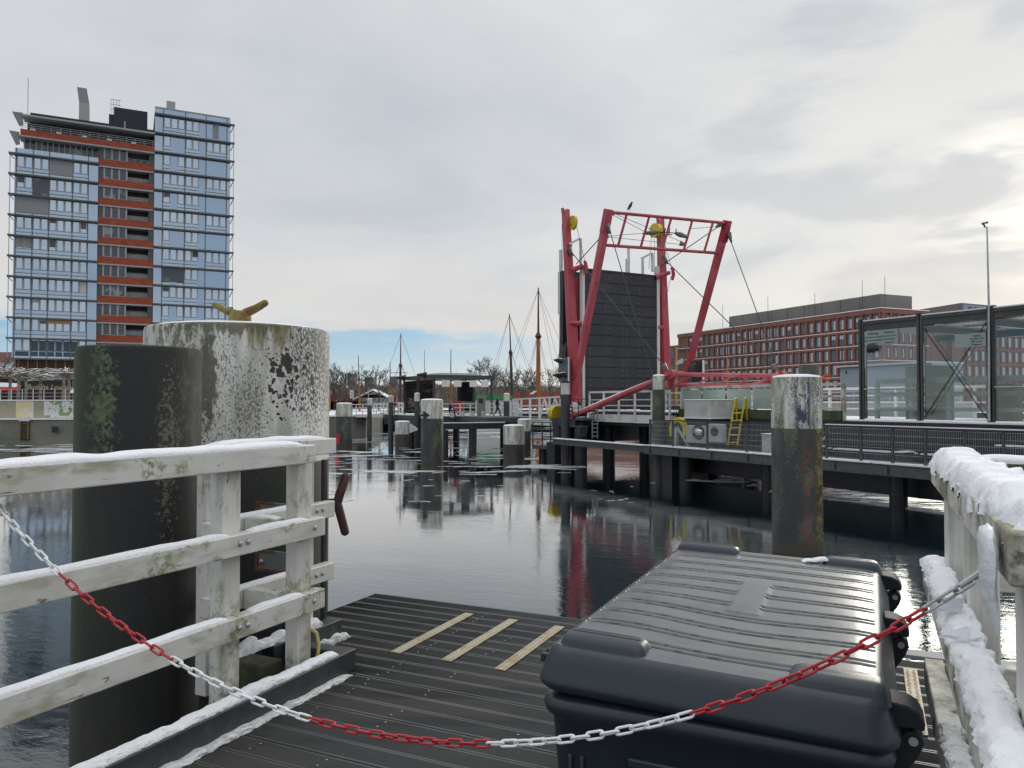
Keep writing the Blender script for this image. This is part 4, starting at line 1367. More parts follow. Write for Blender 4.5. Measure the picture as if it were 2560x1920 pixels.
def pframe(L0, L1, R0, R1, w, chord, drop, nv, slant, name):
    mb = MB()
    ux = (L1 - L0).normalized()
    mb2 = girder('frame_leg', L0, L1, w, w * 1.25, RED)
    mb3 = girder('frame_leg', R0, R1, w, w * 1.25, RED)
    for g, T1 in ((mb2, L1), (mb3, R1)):
        q = MB()
        q.bar(T1 - ux * 1.3, T1 + ux * 0.12, w * 1.45, w * 1.2)
        q.build('leg_head', DRED if g is mb3 else RED, bg, bevel=0.03)
    a0, a1 = L1 - ux * 0.05, R1 - ux * 0.05
    b0, b1 = L1 - ux * drop, R1 - ux * drop
    mb.tube([a0, a1], chord, 10)
    mb.tube([b0, b1], chord, 10)
    for i in range(nv):
        f = (i + 0.75) / (nv + 0.5)
        mb.tube([a0.lerp(a1, f + slant * 0.5), b0.lerp(b1, f - slant * 0.5)], chord * 0.8, 8)
    mb.build(name, RED, bg)


pframe(UL0, UL1, UR0, UR1, 0.34, 0.10, 2.05, 5, 0.02, 'ladder_beam')
LL0, LL1 = atY(1433, 1040, 49.4), atY(1680, 936, 41.4)
LR0, LR1 = BR(-41.6, 36.6, 3.3), atY(1957, 939, 45.4)


def pipe(name, pts, rr__, m=RED, n=14):
    mb = MB()
    mb.tube(pts, rr__, n)
    return mb.build(name, m, bg)


pipe('bent_arm', [LL0, LL0.lerp(LL1, 0.5), LL1], [0.17, 0.19, 0.20])
pipe('bent_arm', [LR0, LR0.lerp(LR1, 0.5), LR1], [0.17, 0.19, 0.20])
disc(LL1, (BN[0], BN[1], 0), 0.27, 0.34, RED, 'arm_joint', bg)
disc(LR1, (BN[0], BN[1], 0), 0.27, 0.34, RED, 'arm_joint', bg)
mb = MB()
dz = Vector((0, 0, -0.50))
back = (LL0 - LL1).normalized()
mb.tube([LL1, LR1], 0.12, 10)
mb.tube([LL1 + dz + back * 0.25, LR1 + dz + back * 0.25], 0.11, 10)
for i in range(5):
    f = (i + 0.6) / 5.5
    mb.tube([LL1.lerp(LR1, f + 0.06), LL1.lerp(LR1, f - 0.06) + dz + back * 0.25], 0.06, 8)
mb.build('ladder_beam', RED, bg)
mb = MB()
mb.prism([LL1 + Vector((-0.35, 0, -0.1)), LL1 + Vector((0.15, 0, -0.1)), LL1 + Vector((0.0, 0, -1.0))], (0.05, 0.12, 0))
mb.build('arm_bracket', DRED, bg, smooth=False)
# snow on the near bent arm
mb = MB()
u0 = LL0 + Vector((0, 0, 0.17))
mb.tube([LL0.lerp(LL1, f) + Vector((0.0, -0.02, 0.155)) for f in (0.04, 0.3, 0.6, 0.93)], [0.05, 0.09, 0.09, 0.04], 8)
tag(mb.build('snow', SNOW, org=LL0), 'streak of snow lying along the red bent arm of the bridge', 'snow', kind='stuff')


def cable(u0, v0, Y0, u1, v1, Y1, r=0.030):
    mb = MB()
    mb.tube([atY(u0, v0, Y0), atY(u1, v1, Y1)], r, 6)
    return mb.build('cable', DARKSTEEL, bg)


def lug(u0, v0, u1, v1, Y, w=0.24):
    mb = MB()
    a, b = atY(u0, v0, Y), atY(u1, v1, Y)
    mb.tube([a, a.lerp(b, 0.45), b], [w * 0.8, w * 0.6, w * 0.28], 8)
    return mb.build('cable_socket', mat('grey_socket', (0.20, 0.20, 0.20), 0.5, 0.5), bg)


CB = [(1524, 575, 46.6, 1645, 985, 42), (1826, 600, 50.8, 1944, 922, 45.6), (1427, 628, 49.9, 1669, 925, 41.6), (1663, 650, 52.7, 1935, 918, 45.7),
      (1499, 596, 47.2, 1441, 660, 49.7), (1797, 566, 50.7, 1640, 673, 52.9)]
for q in CB:
    cable(*q)
for q in [(1516, 592, 47, 1712, 612, 51.5), (1516, 591, 47, 1608, 583, 49), (1534, 533, 46.8, 1705, 605, 51), (1532, 537, 46.8, 1632, 590, 49), (1797, 566, 50.7, 1725, 572, 50), (1405, 560, 50.3, 1405, 690, 50.5),
          (1440, 560, 50, 1462, 652, 49.8), (1409, 690, 50.6, 1398, 880, 50), (1629, 590, 53, 1622, 672, 53), (1636, 595, 53, 1636, 720, 53), (1655, 590, 53, 1678, 665, 52.5), (1678, 690, 52.5, 1655, 790, 53), (1645, 985, 42, 1692, 1036, 40.3), (1680, 955, 41.4, 1692, 1034, 40.3)]:
    cable(*q, r=0.016)
for q in [(1517, 560, 1526, 584, 46.6), (1822, 582, 1829, 606, 50.8), (1422, 620, 1432, 640, 49.8), (1658, 640, 1670, 660, 52.6), (1657, 912, 1670, 928, 41.6), (1931, 912, 1942, 928, 45.6), (1530, 532, 1536, 537, 46.8), (1802, 560, 1790, 568, 50.7), (1700, 608, 1716, 612, 51.3), (1511, 592, 1522, 592, 47)]:
    lug(*q)
# red catch hooks on the tower posts
for (u0, v0, u1, v1, u2, v2, u3, v3, Y) in ((1430, 676, 1458, 664, 1464, 658, 1461, 652, 49.6), (1640, 693, 1675, 681, 1682, 674, 1678, 668, 52.6)):
    pipe('catch_hook', [atY(u0, v0, Y), atY(u1, v1, Y)], [0.20, 0.13])
    pipe('catch_hook', [atY(u2 - 1, v2 + 26, Y), atY(u2 + 2, v2 + 12, Y), atY(u2, v2, Y), atY(u3, v3, Y)], [0.10, 0.13, 0.12, 0.09])
pipe('catch_hook', [atY(1424, 808, 49.7), atY(1452, 808, 49.6)], [0.16, 0.16])
pipe('catch_hook', [atY(1644, 818, 52.8), atY(1660, 820, 52.8)], [0.16, 0.16])
# lamps slung under the upper beam
lampm = mat('grey_lamp', (0.16, 0.16, 0.165), 0.45, 0.3)
for (ua, va, ub, vb) in ((1605, 584, 1645, 580), (1690, 583, 1722, 594)):
    mb = MB()
    a, b = atY(ua, va, 49), atY(ub, vb, 49)
    mb.tube([a, a.lerp(b, 0.3), a.lerp(b, 0.75), b], [0.03, 0.12, 0.16, 0.10] if ua < 1650 else [0.10, 0.17, 0.12, 0.03], 10)
    mb.build('lamp', lampm, bg)
mb = MB()
for (ua, va, ub, vb) in ((1645, 580, 1690, 583), (1660, 570, 1660, 586), (1675, 570, 1672, 586), (1691, 572, 1688, 586), (1664, 570, 1660, 590), (1660, 587, 1680, 587)):
    mb.tube([atY(ua, va, 49), atY(ub, vb, 49)], 0.035, 6)
mb.build('lamp_bracket', DARKSTEEL, bg)

# pier under the lifting span, white span with its railing
mb = MB(BR)
for a, n in ((-43.0, 27.2), (-40.9, 27.5), (-42.0, 30.5), (-41.5, 33.2), (-32.0, 27.6), (-32.2, 30.5), (-32.2, 33.5), (-30.9, 27.4)):
    mb.lathe(a, n, [(0.42, -2), (0.42, 2.7)], 16)
mb.box(-43.4, -40.6, 26.9, 34.6, 2.45, 2.95)
mb.box(-33.0, -30.6, 27.0, 34.6, 1.5, 2.95)
mb.box(-40.5, -33.1, 33.6, 33.9, 0.5, 3.0)
mb.box(-43.2, -42.9, 27.0, 34.6, 1.35, 2.445)
mb.box(-32.9, -31.2, 26.7, 29.2, -1.5, 1.495)
mb.box(-43.6, -42.6, 26.6, 28.2, -1.5, 1.345)
mb.box(-40.4, -33.1, 28.7, 33.4, 2.55, 2.74)
mb.box(-42.88, -42.8, 27.2, 34.4, 1.78, 1.88)
mb.build('pier', NAVY, bg, smooth=True)
mb = MB(BR)
mb.box(-40.4, -33.0, 28.25, 28.55, 2.76, 3.24)
mb.box(-40.4, -33.0, 34.0, 34.3, 2.76, 3.24)
mb.build('span_girder', WHITE, bg, smooth=False)
mb = MB(BR)
mb.box(-40.6, -33.0, 28.3, 34.3, 3.245, 3.40)
mb.build('span_deck', DARKSTEEL, bg, smooth=False)
mb = MB(BR)
for a, b in ((-39.6, -37.9), (-37.6, -36.1), (-35.8, -33.2)):
    mb.box(a, b, 28.45, 34, 3.404, 3.47)
tag(mb.build('snow', SNOW, org=BR(-37, 31, 3.4), smooth=False), 'snow left on the white bridge span under the bent arm', 'snow', kind='stuff')


def rail_set(parent, n, a0, a1, z0, zs, step, m, pw=0.10, rw=0.07, name='guard_rail', top=0.12):
    mb = MB(BR)
    k = int(round((a1 - a0) / step))
    for i in range(k + 1):
        a = a0 + (a1 - a0) * i / k
        mb.box(a - pw / 2, a + pw / 2, n - pw / 2, n + pw / 2, z0, zs[-1] - 0.002)
    for j, z in enumerate(zs):
        w = top if j == len(zs) - 1 else rw
        mb.box(a0, a1, n - w / 2 - 0.01, n + w / 2 + 0.01, z, z + w)
    return mb.build(name, m, parent, smooth=False)


rail_set(bg, 28.2, -40.9, -33.1, 2.9, [3.75, 4.10, 4.56], 1.6, WHITE)
rail_set(bg, 34.5, -40.9, -33.1, 2.9, [3.75, 4.10, 4.56], 1.6, WHITE)
mb = MB(BR)      # gangway, ladder and basket at the foot of the left tower
mb.box(-42.4, -39.6, 26.9, 27.9, 2.86, 2.94)
mb.build('gangway', GREYSTEEL, bg, smooth=False)
mb = MB()
for u in (1481, 1494):
    mb.bar(atY(u, 1005, 48), atY(u, 1096, 48), 0.06)
for i in range(9):
    mb.bar(atY(1481, 1010 + i * 10, 48), atY(1494, 1010 + i * 10, 48), 0.045)
mb.build('ladder', GALV, bg, smooth=False)
mb = MB()
for i in range(7):
    f = i / 6
    mb.bar(atY(1443 + 26 * f, 1066, 48.3), atY(1449 + 15 * f, 1092, 48.3), 0.045)
mb.bar(atY(1425, 1066, 48.3), atY(1470, 1066, 48.3), 0.07)
mb.build('basket', GREYSTEEL, bg, smooth=False)
mb = MB()
for u in (1424, 1446, 1464):
    mb.bar(atY(u, 998, 48.6), atY(u, 1046, 48.6), 0.045)
for v in (998, 1020):
    mb.bar(atY(1424, v, 48.6), atY(1464, v, 48.6), 0.04)
mb.build('handrail', DARKSTEEL, bg, smooth=False)
mb = MB()
mb.prism([atY(1430, 1005, 49), atY(1440, 1005, 49), atY(1457, 1022, 49), atY(1452, 1030, 49), atY(1434, 1030, 49)], (0, 0.4, 0))
mb.build('hinge_cover', WHITE, bg, smooth=False)

# approach deck with glass parapet
ap = thing('bridge_approach', BR(-22, 32, 0), 'bridge approach deck with white-framed greenish glass parapet', 'bridge approach')
mb = MB(BR)
mb.box(-33.0, -2, 28.65, 36.5, 2.55, 3.18)
mb.build('deck', NAVY, ap, smooth=False)
mb = MB(BR)
mb.box(-32.9, -2, 28.85, 36.3, 3.185, 3.24)
mb.build('deck_snow', SNOW, ap, smooth=False)
mb = MB(BR)
mb.box(-32.9, -22.4, 28.62, 28.95, 3.19, 3.62)
mb.build('kerb', mat('mossy_green_kerb', (0.06, 0.08, 0.03), 0.8, layers=[((0.03, 0.03, 0.02), 2, 0.45, 0.65, 0.8)]), ap, smooth=False)
GREENG = glass_mat('greenish_glass', (0.86, 0.97, 0.91), 0.52, veil=(0.66, 0.80, 0.72))
rail_set(ap, 28.85, -32.8, -24.0, 3.19, [3.72, 4.05, 4.38, 4.72], 1.85, OFFW, pw=0.13, rw=0.05, name='parapet_frame', top=0.14)
k = 5
for i in range(k):
    a = -32.8 + 8.8 * i / k
    mb = MB(BR)
    mb.box(a + 0.1, a + 8.8 / k - 0.1, 28.70, 28.715, 3.66, 4.66)
    mb.build('glass_panel', GREENG, ap, smooth=False)
rail_set(ap, 28.85, -23.6, -22.4, 3.19, [3.65, 4.20, 4.72], 1.2, OFFW, pw=0.15, rw=0.10, name='parapet_frame', top=0.14)
rail_set(ap, 36.2, -33, -3, 3.19, [3.6, 3.95, 4.3, 4.65], 2.0, WHITE, pw=0.12, rw=0.08, name='far_railing', top=0.14)

# maintenance walkway with mesh fence
wk = thing('maintenance_walkway', BR(-22, 27, 0), 'grey steel maintenance walkway with snowy edge beside the bridge approach', 'walkway')
mb = MB(BR)
mb.box(-32.6, -3, 26.0, 28.3, 1.62, 1.68)
mb.build('grating', GREYSTEEL, wk, smooth=False)
mb = MB(BR)
mb.box(-32.6, -3, 25.98, 26.16, 1.30, 1.615)
mb.box(-32.6, -3, 25.90, 26.25, 1.26, 1.298)
for i in range(13):
    a = -32.2 + i * 2.3
    mb.box(a, a + 0.12, 25.91, 25.978, 1.30, 1.615)
mb.build('edge_beam', GREYSTEEL, wk, smooth=False)
mb = MB(BR)
for a, b in ((-32.5, -28.3), (-28.2, -24.9), (-24.8, -19.0), (-18.9, -14), (-13.9, -3)):
    mb.box(a, b, 25.93, 26.5, 1.684, 1.735)
mb.build('edge_snow', SNOW, wk, smooth=False)
mb = MB(BR)
mb.box(-42.0, -32.7, 26.2, 26.34, 1.36, 1.64)
mb.box(-42.0, -32.7, 26.1, 26.44, 1.30, 1.358)
mb.build('tie_beam', GREYSTEEL, wk, smooth=False)
mb = MB(BR)
mb.box(-42.0, -32.8, 26.08, 26.46, 1.645, 1.70)
mb.build('tie_beam_snow', SNOW, wk, smooth=False)
mb = MB(BR)
for a in (-31.3, -25.5, -19.0, -12.5):
    mb.lathe(a, 27.6, [(0.33, -2), (0.33, 1.25)], 14)
mb.box(-31.8, -3, 28.35, 28.5, 0.25, 3.05)
mb.build('fender_wall', NAVY, wk, smooth=False)
mb = MB(BR)
for z, n in ((1.95, 27.5), (2.45, 27.9)):
    mb.box(-27, -3, n, n + 0.3, z - 0.22, z)
mb.build('pipe_run', NAVY, wk, smooth=False)
mb = MB(BR)
for a, b in ((-24.4, -22.2), (-21.9, -18.3), (-18.0, -14.2), (-13.9, -9), (-8.8, -3)):
    mb.box(a, b, 27.48, 27.82, 2.005, 2.06)
mb.box(-15.5, -3, 27.88, 28.2, 2.455, 2.50)
mb.build('pipe_snow', SNOW, wk, smooth=False)
mb = MB(BR)
for a in (-22.3, -18.4, -14.6, -11):
    mb.box(a, a + 0.28, 26.55, 27.3, 1.69, 2.10)
mb.build('timber_stub', MOSSWOOD, wk, smooth=False)
mb = MB(BR)
for a in (-22.3, -18.4, -14.6, -11):
    mb.box(a - 0.03, a + 0.31, 26.5, 27.3, 2.103, 2.15)
mb.build('stub_snow', SNOW, wk, smooth=False)

fn = thing('mesh_fence', BR(-22, 26.08, 1.68), 'grey steel mesh fence running along the maintenance walkway', 'fence')
us = [1625, 1681.5, 1767.7, 1865.7, 1975, 2065, 2151, 2230, 2312, 2410, 2507, 2640]
fa = [au(u, 26.08) for u in us] + [-6.5, -4]
for a in fa:
    mb = MB(BR)
    mb.box(a - 0.045, a + 0.045, 26.04, 26.12, 1.30, 3.02)
    mb.build('post', GREYSTEEL, fn, smooth=False)
mb = MB(BR)
mb.box(fa[0], -3.9, 26.02, 26.14, 3.022, 3.08)
mb.build('handrail', DARKSTEEL, fn, smooth=False)
mb = MB(BR)
mb.box(fa[5], -3.9, 26.0, 26.16, 3.083, 3.12)
mb.build('handrail_snow', SNOW, fn, smooth=False)
for i in range(len(fa) - 1):
    mb = MB(BR)
    a, b = fa[i] + 0.06, fa[i + 1] - 0.06
    kx = int((b - a) / 0.075)
    for j in range(kx + 1):
        x = a + (b - a) * j / kx
        mb.box(x - 0.004, x + 0.004, 26.076, 26.084, 1.80, 2.99)
    for j in range(6):
        z = 1.80 + j * 0.238
        mb.box(a, b, 26.070, 26.0755, z - 0.006, z + 0.006)
    mb.build('mesh_panel', GALV, fn, smooth=False)

# ---- machinery on the walkway
a1 = au(1777, 27.0)
mc = thing('machine_housing', BR(a1 - 1, 27.8, 3.1), 'grey sheet-metal machine housing with snow on its lid, behind the mesh fence', 'machine housing')
mb = MB(BR); mb.box(a1 - 1.95, a1, 27.0, 28.5, 3.22, 4.08); mb.build('cover', GREYP, mc, bevel=0.02)
mb = MB(BR); mb.box(a1 - 1.98, a1 + 0.03, 26.97, 28.53, 4.083, 4.13); mb.build('snow_lid', SNOW, mc, bevel=0.02)
mb = MB(BR); mb.box(a1 - 1.98, a1 + 0.03, 26.95, 28.53, 3.16, 3.217); mb.build('snow_ledge', SNOW, mc, smooth=False)
mb = MB(BR); mb.box(a1 - 1.9, a1 - 0.05, 27.05, 28.4, 1.7, 3.155); mb.build('base', NAVY, mc, smooth=False)
wm = thing('winch', BR(a1 - 1, 26.8, 1.7), 'pale winch casing with two round openings, in the fence bay left of the yellow ladder', 'winch')
for (ua, ub, va, vb, hole) in ((1714, 1764, 1064, 1108, (1744, 1080, 0.38)), (1770, 1806, 1060, 1106, (1784, 1079, 0.22))):
    aa, ab = au(ua, 26.75), au(ub, 26.75)
    Yc = BR((aa + ab) / 2, 26.75, 0).y
    z0, z1 = atY(ua, vb, Yc).z, atY(ua, va, Yc).z
    mb = MB(BR); mb.box(aa, ab, 26.75, 27.0, z0, z1); mb.build('casing', GREYP, wm, bevel=0.03)
    hc = atY(hole[0], hole[1], Yc)
    ah = au(hole[0], 26.70)
    mb = MB()
    c = BR(ah, 26.74, hc.z)
    pts = [c + Vector((BD[0], BD[1], 0)) * hole[2] * math.cos(q) * 1.15 + Vector((0, 0, 1)) * hole[2] * math.sin(q) for q in [i * math.pi / 10 for i in range(20)]]
    mb.prism(pts, Vector((BN[0], BN[1], 0)) * -0.02)
    mb.build('opening', BLACK, wm, smooth=False)
    if hole[2] > 0.3:
        pc_ = c - Vector((BN[0], BN[1], 0)) * 0.06
        mb = MB()
        dd = Vector((BD[0], BD[1], 0))
        mb.tube([pc_ - dd * 0.42 + Vector((0, 0, 0.02)), pc_ - dd * 0.1 + Vector((0, 0, 0.05)), pc_ + dd * 0.1, pc_ + dd * 0.36 + Vector((0, 0, -0.04))], [0.05, 0.15, 0.20, 0.14], 12)
        mb.build('motor', mat('bright_metal', (0.6, 0.6, 0.6), 0.25, 0.9), wm)
py = thing('cable_pulley', atY(1693, 1066, 40.2), 'large yellow cable pulley guard behind the left end of the mesh fence', 'pulley')
pcn = BR(au(1693, 26.9), 26.9, 2.55)
dd = Vector((BD[0], BD[1], 0))
mb = MB()
out = [(0.66 * math.cos(q), 0.66 * math.sin(q)) for q in [R(-35 + 250 * i / 18) for i in range(19)]]
inn = [(0.40 * math.cos(q), 0.40 * math.sin(q)) for q in [R(215 - 250 * i / 18) for i in range(19)]]
for i in range(18):
    a_, b_ = out[i], out[i + 1]
    q_, w_ = inn[17 - i], inn[18 - i]
    mb.prism([pcn + dd * x + Vector((0, 0, z)) for x, z in (a_, b_, q_, w_)], Vector((BN[0], BN[1], 0)) * 0.22)
mb.build('guard', YEL, py, smooth=False)
mb = MB()
mb.bar(pcn + Vector((0, 0, 0.1)), pcn + dd * 0.9 + Vector((0, 0, -0.85)), 0.10)
mb.bar(pcn + Vector((0, 0, 0.1)), pcn - dd * 0.1 + Vector((0, 0, -0.85)), 0.22)
mb.build('stand', GREYP, py, smooth=False)
yl = thing('ladder', atY(1842, 1112, 38), 'bright yellow steel ladder leaning over the mesh fence', 'ladder')
mb = MB()
for (ua, va, ub, vb) in ((1838, 999, 1819, 1113), (1862, 998, 1843, 1113)):
    mb.tube([atY(ua, va, 37.4), atY(ub, vb, 37.4)], 0.045, 8)
for (ua, va, ub, vb) in ((1838, 999, 1842, 1050), (1862, 998, 1868, 1050)):
    mb.tube([atY(ua, va, 37.4), atY(ua + 1.5, va - 4, 37.6), atY(ua + 3, va, 37.8), atY(ub, vb, 38.2)], 0.045, 8)
mb.build('stile', YEL, yl)
for i in range(5):
    f = 0.30 + 0.16 * i
    mb = MB()
    mb.tube([atY(1838 - 19 * f, 999 + 114 * f, 37.4), atY(1862 - 19 * f, 998 + 115 * f, 37.4)], 0.035, 6)
    mb.build('rung', YEL, yl)
gc = thing('grey_cabinet', BR(au(1915, 27), 27, 1.7), 'pale grey cabinet with snow on top just left of the large near dolphin', 'cabinet')
aa = au(1903, 26.9)
mb = MB(BR); mb.box(aa, aa + 0.9, 26.9, 27.6, 1.7, 2.52); mb.build('body', GREYP, gc, bevel=0.03)
mb = MB(BR); mb.box(aa - 0.02, aa + 0.92, 26.87, 27.62, 2.523, 2.57); mb.build('snow_lid', SNOW, gc, bevel=0.02)
mb = MB()
mb.tube([atY(2066, 1062, 32), atY(2068, 1080, 32), atY(2063, 1096, 32), atY(2050, 1100, 32)], 0.055, 10)
tag(mb.build('hoop', YEL, org=atY(2062, 1090, 32)), 'yellow hoop hanging behind the mesh fence right of the large near dolphin', 'hoop')

# small grey platform left of the bridge
pl = thing('platform', atY(1363, 1120, 51), 'small grey steel platform with railings left of the bridge pier', 'platform')
mb = MB()
p, q = atY(1331, 1112, 52), atY(1396, 1116, 50.5)
mb.prism([p, q, q + Vector((0.6, 1.2, 0)), p + Vector((0.6, 1.2, 0))], (0, 0, -0.25))
mb.build('deck', GREYSTEEL, pl, smooth=False)
mb = MB()
for u in (1332, 1356, 1377, 1395):
    f = (u - 1331) / 65
    b = p.lerp(q, f)
    mb.bar(b, b + Vector((0, 0, 1.55)), 0.07)
for k in range(4):
    mb.bar(p + Vector((0, 0, 0.4 + 0.38 * k)), q + Vector((0, 0, 0.4 + 0.38 * k)), 0.055)
mb.build('railing', GREYSTEEL, pl, smooth=False)
mb = MB()
for u in (1345, 1385):
    b = p.lerp(q, (u - 1331) / 65) + Vector((0.4, 0.7, 0))
    mb.lathe(b.x, b.y, [(0.3, -2), (0.3, b.z - 0.26)], 12)
mb.build('pile', NAVY, pl)
yb_ = thing('rope_drum', atY(1385, 1034, 51.5), 'round yellow drum cover left of the bridge signal board', 'drum')
disc(atY(1389, 1034, 51.5), (0.55, -0.8, 0), 0.52, 0.5, YEL, 'cover', yb_, groove=False)

# ---- signal boards
SIGG = mat('blue_grey_sign', (0.10, 0.115, 0.14), 0.5, layers=[((0.13, 0.145, 0.17), 1.5, 0.45, 0.6, 0.6)])
sg = thing('signal_board', atY(1408, 955, 49.4), 'grey shipping signal board with black hoods on the dark fender pile', 'signal')
mb = MB()
a, b = atY(1396, 894, 49.9), atY(1421, 893, 49.0)
mb.prism([a, b, Vector((b.x, b.y, atY(1421, 953, 49).z)), Vector((a.x, a.y, b.z - 1.52))], (0.10, 0.12, 0))
mb.build('board', SIGG, sg, smooth=False)
mb = MB()
mb.bar(atY(1421.6, 893, 49), atY(1421.6, 953, 49), 0.07)
mb.build('edge_strip', WHITE, sg, smooth=False)
for (u, v) in ((1404, 904), (1402, 941), (1416, 939)):
    mb = MB()
    a = atY(u, v, 49.3)
    mb.tube([a, a + Vector((-0.22, -0.12, 0.06)), a + Vector((-0.55, -0.3, 0.10))], [0.16, 0.15, 0.02], 10)
    mb.build('lamp_hood', BLACK, sg)
    mb = MB()
    mb.tube([a + Vector((0.02, 0, 0.16)), a + Vector((-0.22, -0.12, 0.215)), a + Vector((-0.5, -0.28, 0.13))], [0.05, 0.04, 0.02], 6)
    mb.build('hood_snow', SNOW, sg)
mb = MB()
for du in (0, 8, 14):
    mb.bar(atY(1397 + du, 893, 49.6), atY(1401 + du, 872 - du, 50.2), 0.08)
mb.build('cable_fork', DARKSTEEL, sg, smooth=False)
s2 = thing('signal_board', atY(1742, 960, 46), 'black shipping signal board with a white edge on a white pedestal behind the red beam', 'signal')
mb = MB()
a, b = atY(1727, 904, 46.8), atY(1757, 902, 46)
mb.prism([a, b, b - Vector((0, 0, 1.28)), a - Vector((0, 0, 1.28))], (0.1, 0.15, 0))
mb.build('board', BLACK, s2, smooth=False)
mb = MB()
mb.bar(b + Vector((0.03, 0, 0.04)), b + Vector((0.03, 0, -1.32)), 0.09)
mb.bar(b + Vector((0.03, 0, -1.32)), b + Vector((-0.4, 0, -1.38)), 0.07)
mb.build('edge_strip', WHITE, s2, smooth=False)
mb = MB()
c = atY(1735, 960, 46.3)
mb.tube([c + Vector((0, 0, 0)), c + Vector((0, 0, -1.4))], 0.27, 16)
mb.build('pedestal', OFFW, s2)
mb = MB()
c = atY(1729, 906, 46)
mb.tube([c + Vector((0, 0, -0.6)), c + Vector((0, 0, -0.35)), c + Vector((0.15, 0, -0.1)), c + Vector((0.25, 0, 0))], [0.22, 0.2, 0.12, 0.02], 8)
mb.build('lamp_hood', BLACK, s2)

# ---- crow on the upper beam
cp = atY(1574, 526, 47.1)
bd = thing('crow', cp, 'black crow perched on the top beam of the red bridge', 'bird')
mb = MB()
mb.tube([cp + Vector((-0.16, 0, 0.02)), cp + Vector((-0.06, 0, 0.13)), cp + Vector((0.05, 0, 0.30)), cp + Vector((0.11, 0, 0.42)), cp + Vector((0.14, 0, 0.49)), cp + Vector((0.22, -0.02, 0.50))], [0.02, 0.07, 0.105, 0.075, 0.06, 0.008], 10)
mb.build('body', BLACK, bd)
mb = MB()
for dx in (0, 0.05):
    mb.tube([cp + Vector((dx, 0, -0.06)), cp + Vector((dx, 0, 0.2))], 0.012, 5)
mb.build('leg', BLACK, bd)

# ================================================================== GLASS SHELTER ON THE APPROACH
gs_ = thing('glass_shelter', BR(-17, 29.6, 3.18), 'dark-framed glass shelter on the bridge approach at the right', 'shelter')
GN = 29.6
pa = [au(u, GN) for u in (2158, 2304, 2482)]
pa.append(pa[2] + (pa[2] - pa[1]) * 1.0)
pa.append(pa[3] + 3.6)
FR = mat('weathered_dark_frame', (0.045, 0.046, 0.048), 0.55, layers=[((0.10, 0.10, 0.09), 2.2, 0.5, 0.68, 0.6, (1, 1, 0.4)), ((0.05, 0.06, 0.03), 5, 0.58, 0.7, 0.7)])
for i, a in enumerate(pa):
    mb = MB(BR)
    mb.box(a - 0.13, a - 0.03, GN - 0.1, GN + 0.12, 2.9, 7.62)
    mb.box(a + 0.03, a + 0.12, GN - 0.1, GN + 0.12, 2.9, 7.62)
    mb.box(a - 0.03, a + 0.03, GN - 0.02, GN + 0.04, 2.9, 7.60)
    mb.build('post', FR, gs_, smooth=False)
CG = glass_mat('shelter_glass', (0.93, 0.965, 0.955), 0.972)
for i in range(len(pa) - 1):
    a, b = pa[i] + 0.13, pa[i + 1] - 0.14
    mb = MB(BR); mb.box(a, b, GN - 0.08, GN + 0.06, 7.12, 7.36); mb.box(a, b, GN - 0.12, GN + 0.10, 7.363, 7.50); mb.build('top_beam', FR, gs_, smooth=False)
    mb = MB(BR); mb.box(a, b, GN - 0.10, GN + 0.08, 2.98, 3.22); mb.build('bottom_beam', FR, gs_, smooth=False)
    mb = MB(BR); mb.box(a, b, GN - 0.13, GN + 0.11, 7.503, 7.55); mb.build('roof_snow', SNOW, gs_, smooth=False)
    mb = MB(BR); mb.box(a + 0.02, b - 0.02, GN - 0.06, GN - 0.045, 3.30, 7.08); mb.build('glass_pane', CG, gs_, smooth=False)
    mb = MB(BR); mb.box(a + 0.02, b - 0.02, GN - 0.12, GN + 0.0, 3.223, 3.29); mb.build('sill_snow', SNOW, gs_, smooth=False)
    if i != 1:
        mb = MB(BR); mb.tube([BR(a, GN - 0.12, 4.55), BR(b, GN - 0.12, 4.55)], 0.03, 8); mb.build('cross_bar', GALV, gs_)
mb = MB()
for n in (GN - 0.10, GN + 0.25):
    mb.tube([BR(pa[1] + 0.15, n, 7.0), BR(pa[2] - 0.15, n, 3.35)], 0.018, 6)
    mb.tube([BR(pa[1] + 0.15, n, 3.35), BR(pa[2] - 0.15, n, 7.0)], 0.018, 6)
mb.build('brace', DARKSTEEL, gs_)
mb = MB(BR)
mb.box(pa[0] + 0.2, pa[4], GN + 0.2, 34.6, 7.10, 7.28)
mb.build('roof', mat('grey_roof_lining', (0.22, 0.24, 0.245), 0.5), gs_, smooth=False)
mb = MB(BR)
for i in range(1, 4):
    mb.box(pa[i] - 0.1, pa[i] + 0.1, GN + 0.25, 34.5, 6.85, 7.098)
    mb.box(pa[i] - 0.1, pa[i] + 0.1, 34.3, 34.5, 3.2, 6.84)
mb.box(pa[0] + 0.2, pa[4], 34.5, 34.62, 6.8, 7.09)
mb.build('rear_frame', FR, gs_, smooth=False)
lt = mat('tube_lamp', (0.85, 0.86, 0.85), 0.4)
mb = MB(BR)
for i in (1, 2, 3):
    for n in (31.2, 33.0):
        mb.box(pa[i] + 0.8, pa[i] + 2.4, n, n + 0.12, 7.03, 7.095)
mb.build('ceiling_light', lt, gs_, smooth=False)
PALE = mat('pale_green_white_paint', (0.62, 0.68, 0.64), 0.6, layers=[((0.4, 0.45, 0.4), 2, 0.5, 0.7, 0.6)])
rail_set(gs_, 30.2, pa[0] + 0.25, pa[3], 3.24, [3.62, 4.25, 4.78], 1.75, PALE, pw=0.16, rw=0.16, name='inner_rail', top=0.22)
mb = MB(BR)
mb.box(pa[0] + 0.9, pa[0] + 2.2, 31.2, 32.6, 3.24, 5.55)
